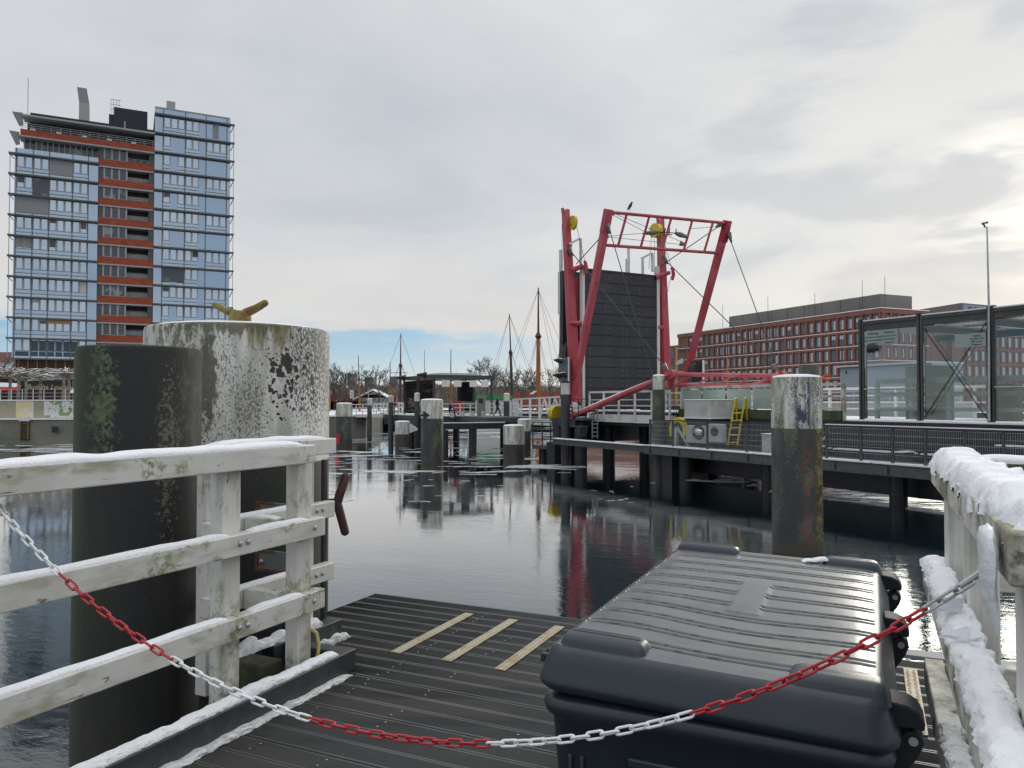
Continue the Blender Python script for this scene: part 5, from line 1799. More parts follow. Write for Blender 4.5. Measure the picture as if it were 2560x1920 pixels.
mb.build('concrete_block', mat('olive_concrete', (0.27, 0.27, 0.21), 0.8), gs_, smooth=False)
mb = MB(BR)
mb.box(pa[2] - 0.9, pa[2] - 0.3, 31.5, 32.2, 3.24, 4.7)
mb.build('concrete_block', mat('olive_concrete', (0.27, 0.27, 0.21), 0.8), gs_, smooth=False)
mb = MB(BR)
mb.box(pa[3] - 1.9, pa[3] - 0.4, 31.0, 32.4, 3.24, 4.9)
mb.build('concrete_block', GREYP, gs_, smooth=False)
rc = thing('red_cabinet', BR(pa[1] + 1.6, 33.4, 3.24), 'dark red cabinet standing inside the glass shelter', 'cabinet')
mb = MB(BR)
mb.box(pa[1] + 1.2, pa[1] + 1.75, 33.0, 33.5, 3.24, 4.75)
mb.build('body', mat('maroon_paint', (0.14, 0.015, 0.03), 0.5), rc, bevel=0.02)
# glass notice plates, camera dome, signal lamp
SIGNG = mat('pale_green_notice', (0.28, 0.34, 0.32), 0.4)
INK = mat('notice_ink', (0.03, 0.035, 0.035), 0.6)
nb = thing('notice_plate', BR(pa[0] + 0.7, GN - 0.14, 6.6), 'pale green bilingual warning notice on the first glass pane of the shelter', 'notice')
YP = BR(pa[0] + 0.5, GN, 0).y
zt_ = 7.06
mb = MB(BR); mb.box(pa[0] + 0.18, pa[0] + 1.75, GN - 0.115, GN - 0.095, 6.42, zt_); mb.build('plate', SIGNG, nb, smooth=False)
xd = Vector((BD[0], BD[1], 0))
for k, (tx, sz) in enumerate((('Achtung', 0.15), ('Schranken bei Signal', 0.10), ('Bitte an der Haltelinie', 0.10), ('entgegnen', 0.10))):
    textmesh('lettering', tx, sz, BR(pa[0] + 0.60, GN - 0.118, zt_ - 0.16 - 0.14 * k), xd, (0, 0, 1), INK, nb)
for k, (tx, sz) in enumerate((('Attention', 0.13), ('Please stop at line', 0.09), ('when the light', 0.09), ('signals red', 0.09))):
    textmesh('lettering', tx, sz, BR(pa[0] + 1.35, GN - 0.118, zt_ - 0.15 - 0.14 * k), xd, (0, 0, 1), INK, nb)
n2_ = thing('notice_plate', BR(pa[1] + 2.9, GN - 0.14, 6.2), 'pale green notice beside the second steel post, behind the crossed braces', 'notice')
mb = MB(BR); mb.box(pa[2] - 1.35, pa[2] - 0.16, GN - 0.115, GN - 0.095, 6.10, 6.62); mb.build('plate', SIGNG, n2_, smooth=False)
for k, tx in enumerate(('Achtung', 'Schranken bei', 'Bitte an der', 'entgegnen')):
    textmesh('lettering', tx, 0.09, BR(pa[2] - 0.50, GN - 0.118, 6.49 - 0.11 * k), xd, (0, 0, 1), INK, n2_)
dm = thing('camera_dome', BR(pa[1] + 0.9, 29.9, 6.9), 'white dome camera hanging under the shelter roof', 'camera')
cd = atY(2347, 815, BR(pa[1] + 0.8, 29.95, 0).y)
mb = MB(); mb.lathe(cd.x, cd.y, [(0.03, cd.z + 0.30), (0.14, cd.z + 0.28), (0.165, cd.z + 0.05), (0.165, cd.z)], 20); mb.build('housing', lt, dm)
mb = MB(); mb.lathe(cd.x, cd.y, [(0.15, cd.z), (0.13, cd.z - 0.08), (0.08, cd.z - 0.14), (0.01, cd.z - 0.16)], 20); mb.build('lens', BLACK, dm)
sl = thing('signal_lamp', atY(2172, 872, 33.3), 'dark hooded signal lamp on the first post of the glass shelter', 'signal lamp')
c = atY(2170, 872, 33.0)
mb = MB(); mb.tube([c, c + Vector((0.12, -0.1, 0)), c + Vector((0.36, -0.2, 0.03))], [0.20, 0.17, 0.13], 12); mb.build('hood', BLACK, sl)
# mast with anemometer
am = thing('weather_mast', atY(2471, 1050, 28.6), 'slender grey mast with a small wind vane beside the glass shelter', 'mast')
mb = MB(); mb.tube([atY(2473, 1052, 28.6), atY(2472, 760, 28.6), atY(2467.5, 567, 28.6)], [0.045, 0.04, 0.025], 8); mb.build('pole', GALV, am)
mb = MB()
c = atY(2459, 560, 28.6)
mb.tube([atY(2463, 569, 28.6), c], 0.03, 6)
mb.tube([c + Vector((-0.05, 0, 0.01)), c + Vector((0.12, 0, 0.05))], [0.05, 0.02], 6)
mb.tube([c + Vector((0.10, 0, 0.04)), c + Vector((0.14, 0, 0.07))], 0.045, 6)
mb.build('wind_vane', GREYSTEEL, am)

# ================================================================== APARTMENT TOWER
TO = Vector((-76.8, 118, 0))
TANG = math.atan2(0.446, 0.895)
TF = frame(TO, TANG)                      # x along the facade, y into the building, z up


def tx(u):
    k = (u - 1280) / F
    c, s = math.cos(TANG), math.sin(TANG)
    return (k * TO.y - TO.x) / (c - k * s)


def tz(u, v):
    x = tx(u)
    return atY(u, v, TO.y + x * math.sin(TANG)).z


tw = thing('apartment_tower', TF(0, 0, 4.1), 'tall apartment tower with blue glass facade and red-brown balcony bands', 'tower block')
BLUEG = mat('blue_mirror_glass', (0.41, 0.51, 0.63), 0.06, 0.85, layers=[((0.34, 0.44, 0.57), 0.06, 0.4, 0.6, 0.8)])
BLUEP = mat('blue_glass_panel', (0.33, 0.44, 0.58), 0.10, 0.85)
PANE = mat('window_pane', (0.46, 0.57, 0.70), 0.05, 0.85, layers=[((0.54, 0.62, 0.70), 0.35, 0.46, 0.6, 0.8)])
DPANE = mat('dark_window_pane', (0.075, 0.085, 0.10), 0.08, 0.2, layers=[((0.30, 0.33, 0.33), 0.4, 0.55, 0.62, 0.6)])
MULL = mat('grey_mullion', (0.30, 0.31, 0.32), 0.5)
LMULL = mat('light_mullion', (0.34, 0.35, 0.36), 0.5)
BAND = mat('dark_sunshade', (0.10, 0.105, 0.115), 0.5)
REDB = mat('red_brown_cladding', (0.30, 0.050, 0.016), 0.6, layers=[((0.19, 0.030, 0.012), 0.8, 0.45, 0.62, 0.8, (1, 1, 3)), ((0.42, 0.10, 0.03), 1.6, 0.55, 0.68, 0.6, (1, 1, 2))])
BLIND = mat('grey_blind', (0.25, 0.26, 0.27), 0.6)
DNAVY = mat('navy_roof_cladding', (0.012, 0.016, 0.030), 0.35, 0.2)
LOGG = mat('loggia_recess', (0.045, 0.042, 0.045), 0.8)
SOFF = mat('grey_soffit', (0.33, 0.33, 0.34), 0.6)
XL1, XR0, XR1 = tx(238.5), tx(380), tx(569)
FLZ = [42.4 - 3.17 * k for k in range(12)]
ZLT, ZRT = 43.4, 53.0
mb = MB(TF)
mb.box(0.0, XL1, 0.25, 15, 10.8, ZLT)
mb.box(XL1 + 0.01, XR0 - 0.01, 1.9, 15, 8, 45.2)
mb.box(XR0, XR1, 0.25, 15, 4.1, ZRT)
mb.build('core', LOGG, tw, smooth=False)
# glass skins
mb = MB(TF)
mb.box(-0.02, XL1, 0.10, 0.24, 10.75, ZLT)
mb.box(-0.15, -0.02, 0.10, 15.1, 10.75, ZLT)
mb.box(XR0, XR1, 0.10, 0.24, 4.1, ZRT)
mb.box(XR1 + 0.002, XR1 + 0.12, 0.1, 15.1, 4.1, ZRT)
mb.build('glass_facade', BLUEG, tw, smooth=False)
# floor sunshades
for x0, x1, fl in ((-0.9, XL1, FLZ[:11]), (XR0, XR1 + 0.75, [42.4 + 3.17 * k for k in (3, 2, 1)] + FLZ[:12])):
    for z in fl:
        mb = MB(TF)
        mb.box(x0, x1, -0.62, 0.09, z - 0.14, z)
        mb.box(x0, x1, -0.62, -0.50, z + 0.003, z + 0.09)
        if x0 < 0:
            mb.box(-0.9, -0.16, 0.10, 0.6, z - 0.12, z)
            mb.bar(TF(-0.85, -0.5, z), TF(-0.2, -0.1, z - 0.8), 0.09)
        else:
            mb.bar(TF(x1 - 0.06, -0.5, z), TF(XR1 + 0.15, -0.1, z - 1.3), 0.10)
        mb.build('sunshade', BAND, tw, smooth=False)
mb = MB(TF)
mb.box(-0.72, -0.62, -0.5, -0.4, 10.7, 42.4)
mb.box(XR1 + 0.55, XR1 + 0.64, -0.5, -0.42, 10, 51.9)
mb.build('facade_pole', LMULL, tw, smooth=False)
# vertical joints
mb = MB(TF)
for u in (32, 74.5, 115.5, 174.5, 214):
    mb.box(tx(u) - 0.06, tx(u) + 0.06, -0.05, 0.095, 10.75, ZLT - 0.02)
for u in (401, 457, 509.5, 562):
    mb.box(tx(u) - 0.06, tx(u) + 0.06, -0.05, 0.095, 4.2, ZRT - 0.02)
mb.build('facade_joint', BAND, tw, smooth=False)


def window_proto(x0, x1, z, kinds, npane, low=1.0):
    """window bay hung under floor line z: panes, mullions, sill rail"""
    mb = MB(TF)
    zt, zb = z - 0.22, z - 3.02
    zm = z - 0.22 - 1.72
    w = (x1 - x0) / npane
    for i in range(npane):
        a = x0 + i * w
        if kinds[i] == 'p':
            mb.mi = 1
            mb.box(a + 0.03, a + w - 0.03, 0.050, 0.092, zb + 0.1, zt)
            continue
        mb.mi = 0
        mb.box(a + 0.16, a + w - 0.16, 0.046, 0.092, zm + 0.08, zt - 0.04)
        mb.mi = 2
        mb.box(a, a + 0.158, 0.03, 0.092, zm, zt)
        mb.box(a + w - 0.158, a + w, 0.03, 0.092, zm, zt)
        mb.box(a + 0.16, a + w - 0.16, 0.03, 0.092, zm, zm + 0.078)
        mb.mi = 3
        mb.box(a + 0.02, a + w - 0.02, 0.050, 0.092, zb + 0.55, zm - 0.05)
        mb.mi = 4
        mb.box(a, a + w, 0.02, 0.06, zm - 0.045, zm - 0.003)
        mb.box(a, a + w, 0.0, 0.045, zb + 0.44, zb + 0.50)
        mb.mi = 5
        mb.box(a, a + w, 0.055, 0.092, zb - 0.02, zb + 0.43)
    return mb.build('window', [PANE, BLUEP, LMULL, BLUEG, BAND, mat('pale_glass_base', (0.50, 0.60, 0.68), 0.2, 0.5)], tw, smooth=False)


def copy_part(o, dz):
    c = o.copy()
    COL.objects.link(c)
    c.location = (0, 0, dz)
    return c


for u0, u1, n in ((33, 74, 2), (75.5, 115, 2), (116, 174, 3), (175, 213.5, 2)):
    pr = window_proto(tx(u0), tx(u1), FLZ[0], 'w' * n, n)
    for k in range(1, 10):
        copy_part(pr, FLZ[k] - FLZ[0])
RZ = [42.4 + 3.17 * k for k in (3, 2, 1)] + FLZ[:10]
pats = {457: ['www', 'wpp', 'wpw', 'www', 'wpw', 'www', 'wpp', 'www', 'wpw', 'www', 'wpw', 'www', 'wpp'],
        509: ['wwp'] * 13, 562: ['ppp', 'www', 'ppp', 'www', 'ppp', 'www', 'ppp', 'www', 'ppp', 'www', 'www', 'www', 'www']}
for u0, u1, key in ((402, 456.5, 457), (458, 509, 509), (510.5, 561.5, 562)):
    done = {}
    for i, z in enumerate(RZ):
        p = pats[key][i]
        if p in done:
            o0, z0 = done[p]
            copy_part(o0, z - z0)
        else:
            done[p] = (window_proto(tx(u0), tx(u1), z, p, 3), z)
# blinds drawn in a few bays
for u0, u1, k, zt, zb, m in ((116, 174, 0, 0.15, 2.6, BLIND), (33, 115, 2, 0.15, 2.7, BLIND), (76, 115, 1, 0.2, 2.9, DPANE), (402, 456, 5, 0.2, 2.5, DPANE), (526, 541, -3, 0.2, 2.6, BLIND), (116, 174, 8, 0.15, 0.75, mat('tan_blind', (0.42, 0.30, 0.16), 0.6))):
    z = 42.4 - 3.17 * k
    mb = MB(TF); mb.box(tx(u0), tx(u1), -0.06, 0.0, z - zb, z - zt); mb.build('blind', m, tw, smooth=False)
rbl = random.Random(4)
for q in range(15):
    k = rbl.randint(0, 9)
    u0, u1 = rbl.choice([(36, 52), (56, 72), (78, 94), (98, 113), (119, 134), (138, 153), (157, 171), (178, 193), (197, 210), (404, 420), (441, 455), (460, 475), (478, 492)])
    z = 42.4 - 3.17 * k
    mb = MB(TF)
    mb.box(tx(u0), tx(u1), 0.030, 0.045, z - rbl.uniform(0.6, 1.85), z - 0.26)
    mb.build('blind', rbl.choice([mat('pale_blind', (0.52, 0.53, 0.52), 0.6), mat('tan_blind', (0.42, 0.30, 0.16), 0.6), DPANE, DPANE, BLIND]), tw, smooth=False)
# lower glazed floor with dark teal panes
mb = MB(TF)
for u in (76, 96, 117, 137, 157, 176):
    mb.box(tx(u), tx(u + 17), 0.03, 0.094, FLZ[9] - 1.9, FLZ[9] - 0.3)
for u in (36, 53, 76, 96, 117, 137, 157, 176, 196):
    mb.box(tx(u), tx(u + 17), 0.03, 0.094, FLZ[9] - 2.75, FLZ[9] - 2.05)
mb.build('dark_glazing', mat('teal_dark_glass', (0.03, 0.07, 0.10), 0.05, 0.3), tw, smooth=False)
# balconies between the glass blocks
xa, xb = XL1 + 0.05, XR0 - 0.05
xs = [xa, xa + (xb - xa) * 0.10, xa + (xb - xa) * 0.50, xa + (xb - xa) * 0.90, xb]
for k in range(11):
    z = 43.35 - 3.17 * k
    mb = MB(TF)
    mb.box(xa, xb, 0.05, 0.28, z - 1.12, z)
    pr = mb.build('balcony_band', REDB, tw, smooth=False)
    mb = MB(TF)
    mb.box(xa, xb, 0.02, 1.9, z - 1.36, z - 1.125)
    mb.build('balcony_slab', SOFF, tw, smooth=False)
    mb = MB(TF)
    mb.mi = 0
    w = (xs[2] - xs[1]) / 3
    for i in range(3):
        mb.box(xs[1] + i * w + 0.13, xs[1] + (i + 1) * w - 0.13, 0.24, 0.28, z + 0.1, z + 1.72)
    mb.mi = 1
    for i in range(4):
        mb.box(xs[1] + i * w - 0.12, xs[1] + i * w + 0.12, 0.22, 0.30, z + 0.01, z + 1.8)
    mb.box(xs[1], xs[2], 0.21, 0.30, z + 0.003, z + 0.09)
    mb.mi = 2
    mb.box(xs[0], xs[1] - 0.14, 0.24, 0.3, z + 0.01, z + 1.8)
    mb.box(xs[3] + 0.05, xs[4], 0.24, 0.3, z + 0.01, z + 1.8)
    mb.build('balcony_window', [DPANE, LMULL, mat('dark_grey_panel', (0.07, 0.075, 0.08), 0.4)], tw, smooth=False)
    mb = MB(TF)
    for zz in (0.12, 0.34, 0.56):
        mb.box(xs[2] + 0.05, xs[3], 0.15, 0.19, z + zz, z + zz + 0.05)
    for i in range(4):
        x = xs[2] + 0.1 + (xs[3] - xs[2] - 0.2) * i / 3
        mb.box(x, x + 0.05, 0.14, 0.20, z + 0.0, z + 0.62)
    mb.box(xs[2] + 0.1, xs[3], 1.82, 1.88, z + 0.2, z + 1.1)
    mb.build('balcony_rail', LMULL, tw, smooth=False)
# penthouse: setback windows, long red band, roof terrace, dark roof
mb = MB(TF)
mb.box(0.9, XR0, 1.2, 14, ZLT, 45.3)
mb.box(1.2, XR0, 2.6, 14, 46.3, 48.3)
mb.build('setback_wall', LOGG, tw, smooth=False)
mb = MB(TF)
for i in range(14):
    x = 1.0 + i * 0.78 * 1.0
    if x < XL1 + 0.5:
        mb.mi = 0
        mb.box(x + 0.12, x + 0.70, 1.12, 1.19, ZLT + 0.05, 45.1)
        mb.mi = 1
        mb.box(x - 0.10, x + 0.10, 1.10, 1.19, ZLT, 45.15)
mb.build('setback_window', [DPANE, LMULL], tw, smooth=False)
mb = MB(TF)
for i in range(20):
    x = 1.5 + i * 0.9
    if x < XR0 - 1:
        mb.mi = 0 if i % 4 else 1
        mb.box(x + 0.05, x + 0.82, 2.52, 2.59, 46.5, 48.0)
mb.build('terrace_window', [DPANE, PANE], tw, smooth=False)
mb = MB(TF)
mb.box(0.55, XR0 - 0.02, 0.0, 0.3, 45.35, 46.45)
mb.box(0.55, 0.85, 0.3, 14, 45.35, 46.45)
mb.build('terrace_band', REDB, tw, smooth=False)
mb = MB(TF)
mb.box(tx(38), XR0 - 0.02, -0.5, 2.5, 45.12, 45.34)
mb.box(tx(46), XR0 - 0.02, -0.6, 2.7, 48.35, 48.62)
mb.build('roof_overhang', SOFF, tw, smooth=False)
mb = MB(TF)
for q in (((20, 281), (46, 284), (46, 312), (37, 313)), ((13, 328), (38, 332), (38, 359), (30, 361))):
    pts = [TF(tx(u), -0.5 if i < 2 else 0.2, tz(u, v)) for i, (u, v) in enumerate(q)]
    mb.prism(pts, (0.03, 0.15, 0))
mb.build('corner_canopy', MULL, tw, smooth=False)
mb = MB(TF)
for z in (46.75, 47.05, 47.35):
    mb.box(0.6, XR0, 0.02, 0.07, z, z + 0.06)
for i in range(15):
    x = 0.7 + i * (XR0 - 1.0) / 14
    mb.box(x, x + 0.06, 0.02, 0.08, 46.45, 47.4)
mb.build('terrace_rail', LMULL, tw, smooth=False)
mb = MB(TF)
mb.box(1.5, XR0 - 0.02, 3.2, 14, 48.6, 50.2)
mb.box(tx(262), tx(362), 4.0, 12, 50.2, 52.1)
mb.box(tx(275), tx(362), 3.6, 12, 50.25, 53.3)
mb.build('roof_cladding', DNAVY, tw, smooth=False)
mb = MB(TF)
xc = tx(197)
mb.box(xc - 0.75, xc + 0.75, 4.5, 6, 50.1, 53.5)
mb.prism([TF(xc - 0.75, 4.5, 53.5), TF(xc + 0.75, 4.5, 53.5), TF(xc + 0.35, 4.0, 55.8), TF(xc - 1.05, 4.0, 55.8)], TF(0, 1.5, 0) - TF(0, 0, 0))
mb.build('vent_hood', mat('grey_vent', (0.33, 0.33, 0.33), 0.5, 0.3), tw, smooth=False)
mb = MB(TF)
mb.box(tx(180), tx(222), 4.4, 6.3, 50.2, 50.45)
mb.box(tx(410), tx(432), 1.5, 3.0, ZRT + 0.23, 55.0)
mb.prism([TF(tx(399), 3, 53.7), TF(tx(410), 3, 54.0), TF(tx(410), 3, 53.8), TF(tx(399), 3, 53.55)], (0.3, 1, 0))
mb.prism([TF(tx(432), 3, 54.2), TF(tx(449), 3, 53.7), TF(tx(449), 3, 53.55), TF(tx(432), 3, 53.9)], (0.3, 1, 0))
mb.box(XR0, XR1, 0.0, 14, ZRT + 0.003, ZRT + 0.22)
mb.build('roof_unit', mat('grey_vent', (0.33, 0.33, 0.33), 0.5, 0.3), tw, smooth=False)
mb = MB()
pz = lambda u, v: TF(tx(u), 3.5, tz(u, v))
for u in (267, 273, 281, 288):
    mb.bar(TF(tx(u), 3.9, 52.1), TF(tx(u), 3.9, 54.7), 0.07)
for z in (53.0, 53.8, 54.6):
    mb.bar(TF(tx(267), 3.9, z), TF(tx(293), 3.9, z), 0.07)
mb.bar(TF(tx(53), 3.0, 48.6), TF(tx(53), 3.0, 55.6), 0.09)
mb.bar(TF(tx(304), 0.3, 48.2), TF(tx(304), 0.3, 50.0), 0.18)
mb.build('roof_ladder', LMULL, tw, smooth=False)

# podium: recessed floor, rust-brown band, dark restaurant front
pod = thing('podium', TF(-3, 0, 4.1), 'low rust-brown podium with a dark restaurant front at the foot of the tower', 'building')
BRN = mat('brown_recess', (0.075, 0.045, 0.025), 0.7, layers=[((0.14, 0.07, 0.03), 1.0, 0.45, 0.62, 0.7)])
mb = MB(TF)
mb.box(0.3, XL1 + 20, 0.6, 12, 8.9, 10.72)
mb.build('recessed_floor', BRN, pod, smooth=False)
mb = MB(TF)
for i in range(10):
    mb.box(0.6 + i * 1.25, 0.78 + i * 1.25, 0.48, 0.58, 8.95, 10.72)
mb.build('recess_pillar', mat('taupe_pillar', (0.24, 0.20, 0.17), 0.6), pod, smooth=False)
mb = MB(TF)
mb.box(-12, XL1 + 20, -1.2, 12, 7.5, 8.88)
mb.build('rust_band', mat('rust_cladding', (0.17, 0.055, 0.02), 0.65, layers=[((0.09, 0.05, 0.02), 0.8, 0.45, 0.6, 0.8)]), pod, smooth=False)
mb = MB(TF)
mb.box(-12, XL1 + 20, -0.6, 12, 4.15, 7.48)
mb.build('shop_front', mat('black_shop_front', (0.010, 0.011, 0.016), 0.3), pod, smooth=False)
mb = MB(TF)
for i in range(7):
    mb.box(2.3 + i * 0.95, 2.9 + i * 0.95, -0.68, -0.62, 4.2, 5.9)
mb.build('menu_wall', mat('dark_brown_wall', (0.05, 0.02, 0.016), 0.7, layers=[((0.10, 0.04, 0.03), 3, 0.5, 0.62, 0.8)]), pod, smooth=False)
GOLD = mat('cream_lettering', (0.60, 0.50, 0.30), 0.5)
xdir = TF(1, 0, 0) - TF(0, 0, 0)
textmesh('lettering', 'Buddha Lounge', 0.95, TF(tx(123), -0.75, 6.05), xdir, (0, 0, 1), GOLD, pod, shear=0.3)
textmesh('lettering', 'Sushi - Wok', 0.72, TF(tx(200), -0.75, 6.05), xdir, (0, 0, 1), mat('grey_lettering', (0.5, 0.5, 0.48), 0.5), pod)
aw = thing('awning', TF(-6, -2, 4.1), 'red awning with snow on it at the far left of the restaurant', 'awning')
mb = MB(TF); mb.prism([TF(-6, -3, 6.0), TF(1.2, -3, 5.9), TF(1.4, -1.2, 6.6), TF(-6, -1.2, 6.9)], (0, 0, -0.3)); mb.build('canopy', mat('red_awning', (0.45, 0.03, 0.03), 0.6), aw, smooth=False)
mb = MB(TF); mb.prism([TF(-6, -2.6, 6.25), TF(0.8, -2.6, 6.2), TF(1.0, -1.2, 6.75), TF(-6, -1.2, 7.0)], (0, 0, 0.12)); mb.build('snow', SNOW, aw, smooth=False)
um = thing('patio_parasol', TF(13, -6, 4.1), 'white parasol with snow in front of the dark restaurant windows', 'parasol')
up_ = atY(182, 985, 108)
mb = MB(); mb.lathe(up_.x, up_.y, [(0.03, 4.2), (0.03, up_.z + 1.9)], 8); mb.build('pole', LMULL, um)
mb = MB(); mb.lathe(up_.x, up_.y, [(0.5, up_.z + 0.1), (0.45, up_.z + 0.25), (0.05, up_.z + 0.75)], 10); mb.build('canopy', WHITE, um)
um.location = Vector((up_.x, up_.y, 4.15)); 
for c_ in um.children:
    c_.location = ORG[um] - um.location
ORG[um] = um.location.copy()
fh = thing('far_house', atY(10, 905, 190), 'distant white timber-framed house with a red roof left of the tower', 'house')
ho = atY(10, 918, 190)
mb = MB(); mb.box(ho.x - 9, ho.x + 6, ho.y, ho.y + 8, 4, ho.z + 1.5); mb.build('wall', mat('timber_frame_wall', (0.55, 0.55, 0.55), 0.7, layers=[((0.06, 0.06, 0.06), 0.9, 0.5, 0.55, 0.9)]), fh, smooth=False)
mb = MB(); mb.prism([(ho.x - 10, ho.y - 0.5, ho.z + 1.5), (ho.x + 7, ho.y - 0.5, ho.z + 1.5), (ho.x + 3, ho.y + 4, ho.z + 4.0), (ho.x - 7, ho.y + 4, ho.z + 4.0)], (0, 4, 0)); mb.build('roof', mat('dark_red_roof', (0.12, 0.03, 0.025), 0.7), fh, smooth=False)

# promenade railing on the left quay
pr_ = thing('promenade_railing', (-60, 75.6, 4.22), 'thin grey railing along the promenade above the murals', 'railing')
mb = MB(fw)
for x in range(0, 30):
    mb.box(-8 + x * 1.05, -7.95 + x * 1.05, 0.30, 0.36, 1.80, 2.86)
for z in (2.1, 2.45, 2.82):
    mb.box(-9, 23, 0.31, 0.35, z, z + 0.04)
mb.build('rail', GALV, pr_, smooth=False)

# ================================================================== TREES
BARK = mat('grey_brown_bark', (0.085, 0.075, 0.065), 0.85)
BARKG = mat('pale_plane_bark', (0.26, 0.25, 0.19), 0.85, layers=[((0.10, 0.10, 0.06), 2, 0.45, 0.6, 0.8)])


def bare_tree(u, vtop, Y, seed, label, spread=0.5, v0=1000, twig=0.034, levels=6):
    base = atY(u, v0, Y)
    base.z = 2.42
    H = atY(u, vtop, Y).z - base.z
    o = thing('bare_tree', base, label, 'tree', 'bare winter trees across the harbour')
    r = random.Random(seed)
    tr, cr = MB(), MB()
    tr.tube([base, base + Vector((r.uniform(-.1, .1), 0, H * 0.28)), base + Vector((r.uniform(-.2, .2), 0, H * 0.42))], [H * 0.020, H * 0.016, H * 0.013], 7)

    def grow(p, d, L, rad, lv):
        q = p + d * L * 0.5 + Vector((r.uniform(-1, 1), r.uniform(-1, 1), r.uniform(-.3, .5))) * L * 0.06
        e = q + (d + Vector((r.uniform(-1, 1), r.uniform(-1, 1), r.uniform(0, 0.4))) * 0.16).normalized() * L * 0.5
        cr.tube([p, q, e], [rad, rad * 0.85, rad * 0.65], 4 if lv < 3 else 3, cap=False)
        if lv >= levels:
            return
        for _ in range(r.choice([2, 3, 3]) if lv < 4 else r.choice([2, 2, 3])):
            ax = Vector((r.uniform(-1, 1), r.uniform(-1, 1), r.uniform(-0.15, 0.5))).normalized()
            nd = (d * 0.85 + ax * (spread + 0.12 * lv * 0.5)).normalized()
            nd.z = max(nd.z, 0.02)
            grow(e if r.random() < 0.65 else q, nd, L * r.uniform(0.62, 0.86), max(rad * 0.62, twig), lv + 1)
    top = base + Vector((0, 0, H * 0.30))
    for k in range(6):
        ang = k * 1.05 + r.uniform(-.3, .3)
        st_ = base + Vector((0, 0, H * (0.24 + 0.045 * k)))
        d = Vector((math.cos(ang) * spread * 1.3, math.sin(ang) * spread * 1.3, 1.0)).normalized()
        grow(st_, d, H * 0.22, H * 0.010, 1)
    tr.build('trunk', BARK, o)
    zmax = max(p.z for p in cr.v)
    k = H / (zmax - base.z)
    for p in cr.v:
        p.z = base.z + (p.z - base.z) * k
    cr.build('crown', BARK, o, fixn=False)
    return o


TR = [(835, 905, 150, 'small bare tree closest to the thick white dolphin', 0.45, 5), (851, 905, 148, 'bare tree just right of the thick white dolphin', 0.5, 5), (898, 908, 150, 'bare tree behind the jetty ramp, left of the thin orange mast', 0.6, 5),
      (947, 912, 146, 'wide bare tree between the two masts left of the jetty shelter', 0.75, 5), (1217, 888, 165, 'tallest and broadest bare tree, right above the jetty shelter', 0.62, 6),
      (1266, 918, 158, 'bare tree directly left of the dark leaning mast', 0.5, 5), (1304, 910, 156, 'bare tree between the dark mast and the orange mast', 0.5, 5), (1332, 918, 160, 'bare tree just left of the tall orange mast', 0.5, 5),
      (1377, 916, 156, 'bare tree between the tall orange mast and the bridge signal board', 0.55, 5), (1245, 925, 175, 'slight bare tree in the shade of the broadest one', 0.5, 5), (1165, 930, 180, 'small bare tree seen through the jetty shelter', 0.5, 4)]
for i, (u, v, Y, lb, sp_, lv) in enumerate(TR):
    bare_tree(u, v, Y, 20 + i, lb, sp_, levels=lv)


def plane_tree(u, Y, seed, label):
    base = atY(u, 1000, Y)
    base.z = 4.15
    o = thing('pollarded_tree', base, label, 'tree', 'pollarded plane trees on the left quay')
    r = random.Random(seed)
    mb = MB()
    mb.tube([base, base + Vector((0.05, 0, 1.6)), base + Vector((0, 0, 3.0))], [0.17, 0.14, 0.16], 8)
    mb.build('trunk', BARKG, o)
    mb, sn = MB(), MB()
    for k in range(26):
        a = r.uniform(0, 2 * math.pi)
        L = r.uniform(0.9, 3.3)
        p0 = base + Vector((0, 0, r.uniform(2.4, 3.0)))
        pts = [p0]
        for j in range(4):
            a += r.uniform(-.5, .5)
            pts.append(pts[-1] + Vector((math.cos(a) * L / 4, math.sin(a) * L / 4 * 0.7, r.uniform(-0.08, 0.22))))
        mb.tube(pts, [0.085, 0.07, 0.06, 0.05, 0.07], 5)
        sn.tube([p + Vector((0, -0.02, 0.06)) for p in pts], [0.02, 0.026, 0.026, 0.022, 0.04], 4)
    mb.build('crown', BARKG, o)
    sn.build('snow', SNOW, o)


for u, Y, lb in ((24, 79, 'leftmost pollarded tree on the quay, trunk beside the red awning'), (45, 84, 'second pollarded tree from the left, slimmer and behind'), (64, 88, 'third pollarded tree from the left on the quay'), (158, 79, 'pollarded tree in front of the restaurant lettering'), (171, 87, 'pollarded tree just behind the one in front of the lettering'), (100, 92, 'pollarded tree farthest back, over the brown wall')):
    plane_tree(u, Y, u, lb)

# ================================================================== HILLSIDE AND SKYLINE
HILLM = mat('winter_scrub', (0.125, 0.098, 0.076), 0.95, layers=[((0.072, 0.060, 0.048), 0.35, 0.45, 0.62, 0.8), ((0.13, 0.10, 0.075), 0.8, 0.52, 0.66, 0.7), ((0.05, 0.065, 0.035), 0.25, 0.58, 0.68, 0.6)])
mb = MB()
nx, ny = 160, 8
vs, fs = [], []
for j in range(ny + 1):
    for i in range(nx + 1):
        x = -150 + 260 * i / nx
        f = j / ny
        y = 205 + 30 * f
        zt = 8.4 + 0.8 * noise.noise(Vector((x * 0.06, 3, 0))) - 0.012 * (x + 10)
        z = 2.4 + (zt - 2.4) * min(1, f * 1.5) ** 0.8 + 0.9 * noise.noise(Vector((x * 0.5, y * 0.5, 1))) * (f > 0.1) + 0.5 * noise.noise(Vector((x * 1.7, y * 1.7, 5))) * (f > 0.1)
        vs.append((x, y, z))
for j in range(ny):
    for i in range(nx):
        a = j * (nx + 1) + i
        fs.append((a, a + 1, a + nx + 2, a + nx + 1))
mb.add(vs, fs)
tag(mb.build('hillside', HILLM, smooth=False), kind='structure')
